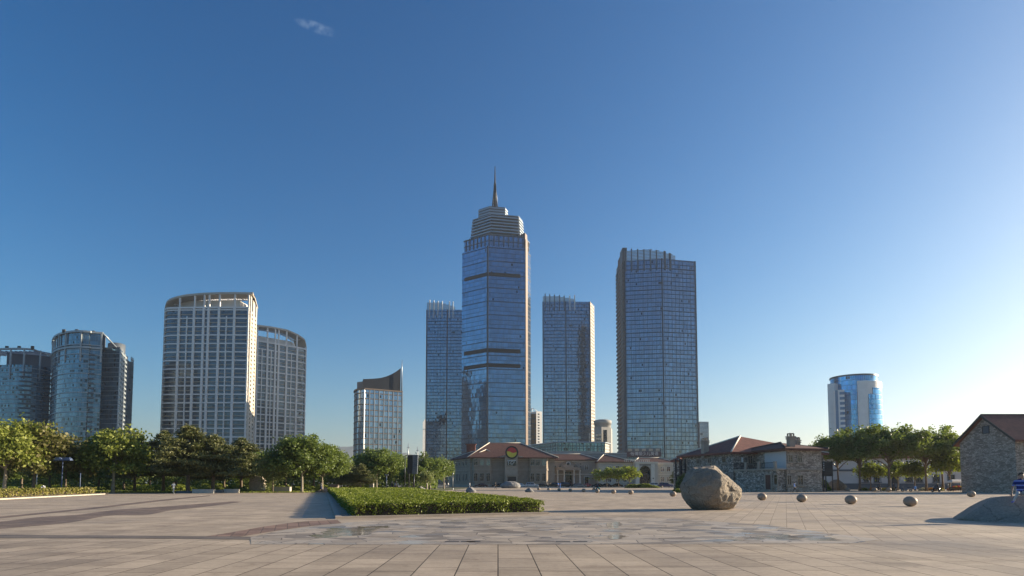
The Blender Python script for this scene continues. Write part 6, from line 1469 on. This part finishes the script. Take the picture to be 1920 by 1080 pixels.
# ------------------------------------------------------------------ parked cars
def car_proto(kind):
    if kind == 'suv': Lc, Wd, Hh = 4.6, 1.85, 1.72; low = [(-2.3, .35), (-2.3, .85), (-2.15, 1.0), (-1.2, 1.08), (2.15, 1.08), (2.3, .95), (2.3, .35)]; cab = [(-1.25, 1.06), (-.55, 1.66), (1.75, 1.70), (2.15, 1.06)]
    elif kind == 'van': Lc, Wd, Hh = 4.9, 1.9, 1.9; low = [(-2.45, .35), (-2.45, .8), (-2.2, 1.0), (-1.7, 1.1), (2.4, 1.1), (2.45, .9), (2.45, .35)]; cab = [(-1.75, 1.08), (-.9, 1.82), (2.2, 1.86), (2.4, 1.08)]
    else: Lc, Wd, Hh = 4.6, 1.8, 1.45; low = [(-2.3, .32), (-2.3, .68), (-2.15, .82), (-1.0, .95), (1.5, .97), (2.2, .90), (2.3, .75), (2.3, .32)]; cab = [(-1.1, .94), (-.3, 1.40), (.85, 1.42), (1.75, .95)]
    root = thing("parked_car", "car", "car", (0, 0, 0), None, local=True); h = Wd/2
    def hull(prof, w0, w1, m, name, z_lo):
        mb = MB(); n = len(prof); zmax = max(p[1] for p in prof); zmin = min(p[1] for p in prof)
        def wv(z): f = (z-zmin)/(zmax-zmin); return w0+(w1-w0)*f**1.6
        v = [(x, -wv(z), z) for x, z in prof]+[(x, wv(z), z) for x, z in prof]
        f = [list(range(n))[::-1], [n+i for i in range(n)]]+[[i, (i+1) % n, n+(i+1) % n, n+i] for i in range(n)]
        mb.add(v, f); o = mb.build(name, m, root); bv = o.modifiers.new("bevel", 'BEVEL'); bv.width = .07; bv.segments = 2; bv.limit_method = 'ANGLE'
        dg = bpy.context.evaluated_depsgraph_get(); me = bpy.data.meshes.new_from_object(o.evaluated_get(dg)); o.modifiers.clear(); o.data = me; return o
    paint = M['carpaint']
    hull(low, h*.97, h*.96, paint, "body", 0)
    hull(cab, h*.92, h*.74, paint, "cabin", 0)
    (xa, za), (xb, zb), (xc, zc_), (xd, zd) = cab
    mb = MB()
    for s in (-1, 1):
        yo, yi = s*(h*.905+.012), s*(h*.765+.012); mid = (xb+xc)/2
        for l0, l1, t0, t1 in ((xa+.28, mid-.06, xb+.08, mid-.06), (mid+.06, xd-.28, mid+.06, xc-.1)):
            q = [(l0, yo, za+.08), (l1, yo, za+.08), (t1, yi, zb-.09), (t0, yi, zb-.09)]; mb.face(q if s < 0 else q[::-1])
    mb.build("side_window", M['dkglass'], root)
    for (x0, z0, x1, z1), nm in (((xa, za, xb, zb), "windscreen"), ((xd, zd, xc, zc_), "rear_window")):
        mb = MB(); d = Vector((x1-x0, 0, z1-z0)); nrm = Vector((-(z1-z0), 0, x1-x0)); nrm = nrm.normalized()*(.02 if nm == "windscreen" else -.02)
        a, b = Vector((x0, 0, z0))+d*.1+nrm, Vector((x0, 0, z0))+d*.92+nrm; q = [(a.x, -h*.84, a.z), (a.x, h*.84, a.z), (b.x, h*.70, b.z), (b.x, -h*.70, b.z)]; mb.face(q if nm == "rear_window" else q[::-1]); mb.build(nm, M['dkglass'], root)
    for sx in (-1, 1):
        for sy in (-1, 1):
            r = .33 if kind == 'sedan' else .36; cx, cy = sx*1.38, sy*(h-.13)
            mb = MB(); mb.lathe([(r*.62, -.11), (r*.95, -.12), (r, -.08), (r, .08), (r*.95, .12), (r*.62, .11)], (cx, cy, r), 18, axis='y'); w = mb.build("wheel", M['tyre'], root)
            mb = MB(); mb.lathe([(.02, sy*.10), (r*.2, sy*.115), (r*.5, sy*.09), (r*.64, sy*.105)], (cx, cy, r), 14, axis='y'); mb.build("rim", M['rim'], w)
    zl = .68 if kind == 'sedan' else .85
    for sy in (-1, 1):
        mb = MB(); mb.box(-Lc/2-.015, -Lc/2+.25, sy*h*.72-.2, sy*h*.72+.2, zl-.09, zl+.06); mb.build("headlight", M['lampclear'], root)
        mb = MB(); mb.box(Lc/2-.2, Lc/2+.015, sy*h*.74-.17, sy*h*.74+.17, zl-.02, zl+.14); mb.build("taillight", M['lampred'], root)
        mb = MB(); mb.box(xa+.35, xa+.5, sy*(h+.06)-.09, sy*(h+.06)+.09, za+.02, za+.17); mb.build("mirror", paint, root)
    mb = MB(); mb.box(-Lc/2-.02, -Lc/2+.1, -.3, .3, .42, .55); mb.build("number_plate", M['white'], root)
    return root
M['carpaint'] = mat("car_paint", (.1, .1, .1), .25, .2, var=.03, spec=.7)
PAINT = {}
def paint(c):
    if c not in PAINT: PAINT[c] = mat("car_paint", c, .25, .2, var=.03, spec=.7)
    return PAINT[c]
CARP = {}; CTREE = {}
def car(kind, label, px, Y, col, rot):
    if kind not in CARP: CARP[kind] = car_proto(kind); CTREE[kind] = child_map(CARP[kind])
    c = copy_tree(CARP[kind], None, CTREE[kind]); g = gY(px, Y); c.location = (g.x, g.y, 0.004); c.rotation_euler = (0, 0, R(rot))
    for o in kids(c):
        if o.name.split('.')[0] in ('body', 'cabin', 'mirror'): o.material_slots[0].link = 'OBJECT'; o.material_slots[0].material = paint(col)
    tag(c, label, "car", "cars parked before the gallery and the civic building")
for a in (
 ('sedan', "dark burgundy saloon parked below the gallery's left bay", 902, 211, (.045, .012, .015), 3), ('sedan', "black saloon half hidden by the mound rock's left side", 935, 212, (.012, .012, .014), -4),
 ('sedan', "white saloon right of the large mound rock", 977, 211, (.7, .7, .7), 180), ('suv', "silver off road car parked below the gallery's right bay", 997, 210, (.45, .47, .5), 184),
 ('sedan', "black car beside the silver off road car", 1017, 213, (.014, .014, .016), 176), ('suv', "black off road car left of the black minivan", 1037, 213.5, (.012, .014, .013), 2),
 ('van', "glossy black minivan parked before the portico", 1061, 211, (.018, .02, .02), 183), ('sedan', "dark grey car behind the black minivan's tail", 1079, 215.5, (.03, .03, .034), 6),
 ('sedan', "silver grey saloon right of the black minivan", 1087, 209.5, (.27, .26, .25), 181), ('sedan', "red and white car behind the silver grey saloon", 1100, 214, (.5, .10, .08), -8),
 ('sedan', "black saloon left of the saplings", 1120, 213, (.013, .013, .015), 4), ('sedan', "dark blue black saloon beneath the left sapling", 1135, 214, (.02, .022, .03), -3),
 ('sedan', "black hatch with bright wheel beneath the middle sapling", 1155, 211.5, (.012, .012, .012), 2), ('sedan', "deep blue saloon beneath the right sapling", 1184, 213, (.03, .035, .16), 184),
 ('suv', "silver van like car before the arched gateway", 1223, 214, (.5, .5, .5), 2), ('suv', "dark blue off road car right of the arched gateway", 1248, 205.5, (.04, .05, .13), 181)):
    car(*a)
for k, r in list(CARP.items()):
    for o in list(CTREE[k].get(r.name, [])):
        for q in CTREE[k].get(o.name, []): bpy.data.objects.remove(q)
        bpy.data.objects.remove(o)
    bpy.data.objects.remove(r)

# ------------------------------------------------------------------ people
def cloth(c): 
    k = ('cloth', c)
    if k not in PAINT: PAINT[k] = mat("cloth", c, .85, var=.08, scale=6)
    return PAINT[k]
def stripes():
    m, nt, b = new_mat("blue_striped_cloth"); tc = N(nt, "ShaderNodeTexCoord"); s = N(nt, "ShaderNodeSeparateXYZ"); nt.links.new(tc.outputs["Object"], s.inputs[0])
    f = mathn(nt, 'FRACT', mathn(nt, 'MULTIPLY', s.outputs[2], 5.6)); c = ramp(nt, f, [(0, (.02, .03, .16)), (.55, (.02, .03, .16)), (.6, (.12, .18, .60)), (.85, (.35, .40, .7)), (.9, (.02, .03, .16))]); nt.links.new(c, b.inputs["Base Color"]); b.inputs["Roughness"].default_value = .85; return m
def person(label, loc, rotz, J, top, bottom, shoes, hair='short', scale=1.0, sleeve='short', skirt=None, cap=None, group=None, hem=None):
    """J: joint positions (metres, facing -y). One skinned body; material per nearest bone"""
    sk = M['skin']; mats = [sk, top, bottom, shoes]
    V, Rr, E, mt = [], [], [], []
    def node(p, r): V.append(Vector(p)); Rr.append(r); return len(V)-1
    def bone(a, b, m): E.append((a, b)); mt.append(m)
    P = {k: Vector(p) for k, p in J.items()}
    pel = node(P['pelvis'], .135); sp = node(P['pelvis'].lerp(P['chest'], .5), .125); ch = node(P['chest'], .15); nk = node(P['neck'], .06)
    hd = P['head']; up = (P['head']-P['neck']).normalized(); fwd = P['face'].normalized()
    jaw = node(hd-up*.055+fwd*.02, .070); cr = node(hd+up*.04, .092); tp = node(hd+up*.10, .066)
    bone(pel, sp, 1); bone(sp, ch, 1); bone(ch, nk, 1); bone(nk, jaw, 0); bone(jaw, cr, 0); bone(cr, tp, 0)
    nose = node(hd-up*.01+fwd*.115, .014); bone(jaw, nose, 0)
    side = up.cross(fwd)
    for s in ('l', 'r'):
        shd = node(P['sh_'+s], .068); el = node(P['el_'+s], .042); wr = node(P['wr_'+s], .028); mid = node(P['sh_'+s].lerp(P['el_'+s], .55), .050)
        bone(ch, shd, 1); bone(shd, mid, 1); bone(mid, el, 1 if sleeve == 'long' else 0); bone(el, wr, 1 if sleeve == 'long' else 0)
        d = (P['wr_'+s]-P['el_'+s]).normalized(); pal = node(P['wr_'+s]+d*.07, .034); bone(wr, pal, 0)
        sd = d.cross(Vector((0, 1, 0)) if abs(d.y) < .8 else Vector((1, 0, 0))).normalized(); cu = sd.cross(d)
        for k, (o, L) in enumerate(((-.030, .062), (-.010, .075), (.011, .070), (.030, .055))):
            f1 = node(P['wr_'+s]+d*(.105+L*.35)+sd*o, .0095); f2 = node(P['wr_'+s]+d*(.105+L)+sd*o*1.15+cu*.022, .0075); bone(pal, f1, 0); bone(f1, f2, 0)
        th1 = node(P['wr_'+s]+d*.055+sd*(-.048)+cu*.012, .011); th2 = node(P['wr_'+s]+d*.105+sd*(-.062)+cu*.026, .009); bone(pal, th1, 0); bone(th1, th2, 0)
        hp = node(P['hip_'+s], .10); kn = node(P['kn_'+s], .058); an = node(P['an_'+s], .040); th = node(P['hip_'+s].lerp(P['kn_'+s], .4), .085); cf = node(P['kn_'+s].lerp(P['an_'+s], .35), .055)
        lm = 2 if hem is None else 0
        bone(pel, hp, 2); bone(hp, th, 2); bone(th, kn, 2); bone(kn, cf, lm if lm == 2 else 0); bone(cf, an, lm if lm == 2 else 0)
        heel = node(P['an_'+s]+Vector((0, 0, -.045)), .042); toe = node(P['toe_'+s], .036); bone(an, heel, 3); bone(heel, toe, 3)
    me = bpy.data.meshes.new("person"); me.from_pydata([tuple(p) for p in V], E, []); o = bpy.data.objects.new("person", me); COL.objects.link(o)
    sm = o.modifiers.new("skin", 'SKIN'); sm.use_smooth_shade = True
    for i, sv in enumerate(me.skin_vertices[0].data): sv.radius = (Rr[i], Rr[i]*(.72 if i in (pel, sp, ch) else 1)); sv.use_root = i == pel
    ss = o.modifiers.new("sub", 'SUBSURF'); ss.levels = 1; ss.render_levels = 1
    dg = bpy.context.evaluated_depsgraph_get(); m2 = bpy.data.meshes.new_from_object(o.evaluated_get(dg)); o.modifiers.clear(); o.data = m2
    m2.materials.clear()
    for x in mats: m2.materials.append(x)
    A = np.array([V[a] for a, b in E]); B = np.array([V[b] for a, b in E]); AB = B-A; L2 = (AB**2).sum(1)+1e-9; rr = np.array([(Rr[a]+Rr[b])/2 for a, b in E])
    for f in m2.polygons:
        c = np.array(f.center); tt = np.clip(((c-A)*AB).sum(1)/L2, 0, 1); dd = np.linalg.norm(c-(A+AB*tt[:, None]), axis=1)-rr*.6; f.material_index = mt[int(dd.argmin())]; f.use_smooth = True
    hm = MB(); hc = hd+up*.045-fwd*.012; n = 14; prof = []
    vs = []; fs = []
    low = -.35 if hair == 'short' else -1.5
    for i in range(9):
        el_ = math.pi/2-(math.pi/2+(.35 if hair == 'short' else .9))*i/8
        for k in range(n):
            a = 2*math.pi*k/n; dirv = side*math.cos(a)*math.cos(el_)+(-fwd)*math.sin(a)*math.cos(el_)+up*math.sin(el_)
            rr_ = .108
            if math.sin(a) < -.35 and el_ < .55: dirv = side*math.cos(a)*math.cos(.55)+(-fwd)*math.sin(a)*math.cos(.55)+up*math.sin(.55); 
            vs.append(hc+dirv*rr_+(up*(-.10) if hair == 'long' and math.sin(a) > .2 and i == 8 else Vector((0, 0, 0))))
    for i in range(8):
        for k in range(n): fs.append([i*n+k, (i+1)*n+k, (i+1)*n+(k+1) % n, i*n+(k+1) % n])
    hm.add(vs, fs, smooth=True); hm.build("hair" if cap is None else "cap", cap or M['hair'], o)
    for s in (-1, 1):
        mb = MB(); q = hd+up*.02+fwd*.088+side*(.034*s); mb.lathe([(.001, -.011), (.010, -.005), (.010, .005), (.001, .011)], tuple(q), 8); mb.build("eye", M['black'], o)
    if skirt:
        mb = MB(); n = 18; p = P['pelvis']; vs = []
        for r, dz in ((.15, .06), (.19, -.12), (.27, -.42)):
            for k in range(n): a = 2*math.pi*k/n; w = 1+.06*math.sin(a*6)*(-dz*2); vs.append((p.x+r*w*math.cos(a), p.y+r*.85*w*math.sin(a), p.z+dz))
        mb.add(vs, [[i*n+k, i*n+(k+1) % n, (i+1)*n+(k+1) % n, (i+1)*n+k] for i in range(2) for k in range(n)], smooth=True); mb.build("skirt", skirt, o)
    o.location = loc; o.rotation_euler = (0, 0, R(rotz)); o.scale = (scale,)*3
    return tag(o, label, "person", group)
def pose(kind):
    J = dict(pelvis=(0, 0, .95), chest=(0, -.01, 1.33), neck=(0, 0, 1.48), head=(0, -.015, 1.62), face=(0, -1, 0))
    for s, k in (('l', -1), ('r', 1)):
        J['sh_'+s] = (k*.175, 0, 1.40); J['hip_'+s] = (k*.095, 0, .90); J['el_'+s] = (k*.225, .02, 1.12); J['wr_'+s] = (k*.235, -.05, .88); J['kn_'+s] = (k*.10, -.01, .50); J['an_'+s] = (k*.10, .02, .09); J['toe_'+s] = (k*.11, -.13, .035)
    if kind in ('walk', 'jog'):
        a = 1 if kind == 'walk' else 1.35
        J.update(kn_l=(-.1, -.20*a, .52), an_l=(-.1, -.26*a, .10), toe_l=(-.1, -.41*a, .05), kn_r=(.1, .02, .50), an_r=(.1, .30*a, .14), toe_r=(.1, .20*a, .035), el_l=(-.23, .15*a, 1.14), wr_l=(-.22, .12*a-.1, .93), el_r=(.23, -.10*a, 1.13), wr_r=(.20, -.26*a, .98))
        if kind == 'jog': J.update(an_r=(.1, .38, .38), kn_r=(.1, .06, .52), toe_r=(.1, .36, .24), wr_l=(-.2, -.06, 1.1), wr_r=(.16, -.36, 1.12), chest=(0, -.06, 1.33), neck=(0, -.08, 1.48), head=(0, -.11, 1.62))
    if kind == 'sit':
        J.update(pelvis=(0, 0, .0), chest=(0, -.03, .40), neck=(0, -.03, .55), head=(0, -.06, .69))
        for s, k in (('l', -1), ('r', 1)):
            J['sh_'+s] = (k*.175, -.03, .46); J['hip_'+s] = (k*.10, -.04, -.02); J['kn_'+s] = (k*.15, -.44, .02); J['an_'+s] = (k*.15, -.42, -.36); J['toe_'+s] = (k*.16, -.58, -.42); J['el_'+s] = (k*.23, -.06, .20); J['wr_'+s] = (k*.15, -.27, .10)
    if kind == 'ride':
        J = {a: (p[0], p[1], p[2]+.72) if a != 'face' else p for a, p in pose('sit').items()}
        for s, k in (('l', -1), ('r', 1)): J['el_'+s] = (k*.27, -.22, 1.02); J['wr_'+s] = (k*.26, -.46, .98); J['kn_'+s] = (k*.15, -.40, .66); J['an_'+s] = (k*.13, -.34, .32); J['toe_'+s] = (k*.13, -.49, .27)
    if kind == 'crouch':
        J = {a: (p[0], p[1], p[2]+.38) if a != 'face' else p for a, p in pose('sit').items()}
        for s, k in (('l', -1), ('r', 1)): J['kn_'+s] = (k*.17, -.34, .52); J['an_'+s] = (k*.13, -.06, .10); J['toe_'+s] = (k*.14, -.21, .04); J['wr_'+s] = (k*.1, -.46, .46)
    if kind == 'bend':
        J.update(chest=(0, -.30, 1.12), neck=(0, -.42, 1.16), head=(0, -.55, 1.18), face=(0, -.7, -.7))
        for s, k in (('l', -1), ('r', 1)): J['sh_'+s] = (k*.17, -.35, 1.12); J['el_'+s] = (k*.2, -.42, .84); J['wr_'+s] = (k*.14, -.5, .62)
    return J
Wh, Bk, Gy, Bl, Nv = cloth((.78, .78, .78)), cloth((.02, .02, .024)), cloth((.36, .36, .35)), cloth((.06, .22, .62)), cloth((.03, .04, .10))
person("man jogging in a white top and white trousers before the leaning pine", gnd(325, 925.6), 55, pose('jog'), Wh, cloth((.55, .52, .48)), Wh)
person("woman in a pale top and navy skirt walking at the tip of the hedge", gnd(602, 922.5), 200, pose('walk'), Gy, Nv, Bk, 'long', 1, 'short', Nv, hem=1)
person("bent man in a pale shirt working behind the straight hedge", gY(80, 82), 40, pose('bend'), cloth((.58, .60, .66)), Gy, Bk, cap=Wh)
person("person in black at the right of the pair left of the poles", gY(735, 128), 10, pose('stand'), Bk, Bk, Bk); person("person in a pale blue top right of the one in black by the poles", gY(740.5, 127), 300, pose('walk'), cloth((.35, .42, .55)), Nv, Bk)
person("walker in grey shirt and pale shorts at left of the gallery lawn", gnd(834, 914.7), 60, pose('walk'), Gy, cloth((.3, .28, .25)), Wh, hem=1); person("walker in white shirt leaning to the left one on the gallery lawn", gnd(840.5, 914.7), 250, pose('walk'), Wh, Bk, Bk)
person("person all in white on the kerb by the row of tiny balls", gnd(880.5, 914.4), 20, pose('stand'), Wh, Wh, Wh)
person("person in black striding left of the large mound rock", gnd(929, 917.3), 70, pose('walk'), Bk, Bk, Bk, sleeve='long')
person("person in a bright blue jacket and dark trousers before the rounded bush", gnd(1490, 923.6), 75, pose('walk'), cloth((.28, .42, .75)), Bk, Bk, sleeve='long')
person("person in blue beside the glossy black minivan", gY(1046.5, 190), 30, pose('stand'), Bl, Nv, Bk); person("second person in blue, just right of the one beside the minivan", gY(1050.5, 189), 320, pose('stand'), Bl, Bl, Bk, 'long')
person("crouching person in sky blue on the verge under the umbrella trees", gY(1716.5, 114), 150, pose('crouch'), cloth((.10, .33, .75)), Nv, Bk)
person("person sitting low in red and dark clothes by the saplings", gY(1103, 200), 10, pose('crouch'), cloth((.45, .06, .06)), Bk, Bk)
ms_ = stripes()
J = pose('sit'); J['face'] = (.5, -.8, 0); J['head'] = (.03, -.06, .69); J['kn_l'] = (-.16, -.46, .0); J['an_l'] = (-.30, -.40, -.30); J['toe_l'] = (-.40, -.50, -.38); J['el_l'] = (-.26, .04, .2); J['wr_l'] = (-.30, -.06, -.02); J['kn_r'] = (.14, -.48, -.04); J['an_r'] = (.10, -.52, -.48); J['toe_r'] = (.06, -.68, -.53)
SIT = (20.86, 25.22, 1.19)
person("man in a blue striped polo shirt and pale trousers sitting on the slab rock", SIT, -30, J, ms_, cloth((.50, .49, .47)), cloth((.28, .24, .5)), hem=None)

# ------------------------------------------------------------------ scooters
def scooter(label, px, Y, rotz, col, rider=None):
    g = gY(px, Y); t = thing("motor_scooter", label, "scooter", g, "motor scooters by the umbrella trees", local=True)
    for x in (-.62, .62):
        mb = MB(); mb.lathe([(.15, -.05), (.22, -.055), (.25, -.03), (.25, .03), (.22, .055), (.15, .05)], (x, 0, .25), 16, axis='y'); w = mb.build("wheel", M['tyre'], t); mb = MB(); mb.lathe([(.02, -.03), (.15, -.04), (.15, .04), (.02, .03)], (x, 0, .25), 10, axis='y'); mb.build("rim", M['rim'], w)
    mb = MB(); v = []; n = 8
    prof = [(-.80, .50, .05), (-.55, .62, .16), (-.2, .60, .17), (-.05, .34, .14), (.28, .30, .14), (.42, .55, .17), (.50, .86, .10)]
    for x, z, w in prof:
        for yy, dz in ((-w, -.02), (-w*.8, .06), (w*.8, .06), (w, -.02), (w*.7, -.16), (-w*.7, -.16)): v.append((x, yy, z+dz))
    f = [[i*6+k, i*6+(k+1) % 6, (i+1)*6+(k+1) % 6, (i+1)*6+k] for i in range(len(prof)-1) for k in range(6)]+[[5, 4, 3, 2, 1, 0], [36+k for k in range(6)]]; mb.add(v, f); mb.build("body", col, t)
    mb = MB(); mb.box(-.72, -.08, -.13, .13, .70, .80); mb.build("seat", M['black'], t)
    mb = MB(); mb.tube([(.62, 0, .25), (.50, 0, .62), (.42, 0, .98)], .035, 6); mb.tube([(.40, -.32, 1.0), (.42, 0, .97), (.40, .32, 1.0)], .022, 6); mb.build("handlebar", M['steel'], t)
    mb = MB(); mb.lathe([(.01, .04), (.07, .02), (.08, -.04)], (.53, 0, .86), 10, axis='x'); mb.build("headlight", M['lampclear'], t)
    t.rotation_euler = (0, 0, R(rotz))
    if rider:
        lab, top, bot = rider; person(lab, (g.x-.35*math.cos(R(rotz)), g.y-.35*math.sin(R(rotz)), .06), rotz+90, pose('ride'), top, bot, Bk, sleeve='long', cap=M['black'])
scooter("dark scooter parked at left before the white building", 1647, 118, 200, paint((.03, .03, .04)), ("rider in dark grey on the left dark scooter", cloth((.12, .12, .13)), Bk))
scooter("black scooter parked right of the dark ridden one", 1673, 117, 170, paint((.015, .015, .02)), ("rider in black jacket on the black scooter", cloth((.05, .05, .06)), Bk))
scooter("brownish scooter passing along the shaded strip below the forked tree", 1755, 106, 185, paint((.10, .05, .03)), ("rider in black on the passing brownish scooter", Bk, cloth((.10, .09, .09))))
scooter("grey scooter leaning low beside the flower beds", 1700, 110, 150, paint((.25, .25, .26)))
scooter("teal tailed delivery scooter near the curved row of granite balls", 1118, 128, 190, paint((.02, .20, .19)), ("rider in dark jacket on the teal tailed scooter", Nv, Bk))

# ------------------------------------------------------------------ haze
mb = MB(); mb.box(-7900, 7900, -300, 7900, -1.5, 330); hz = mb.build("haze", [], None, 'stuff')
m = bpy.data.materials.new("haze"); m.use_nodes = True; nt = m.node_tree; nt.nodes.remove(nt.nodes["Principled BSDF"])
pv = nt.nodes.new("ShaderNodeVolumePrincipled"); pv.inputs["Color"].default_value = (.78, .87, 1.0, 1); pv.inputs["Density"].default_value = HAZE; pv.inputs["Anisotropy"].default_value = 0.3
nt.links.new(pv.outputs[0], nt.nodes["Material Output"].inputs["Volume"]); hz.data.materials.append(m); tag(hz, "thin blue summer haze over the whole city", "haze")
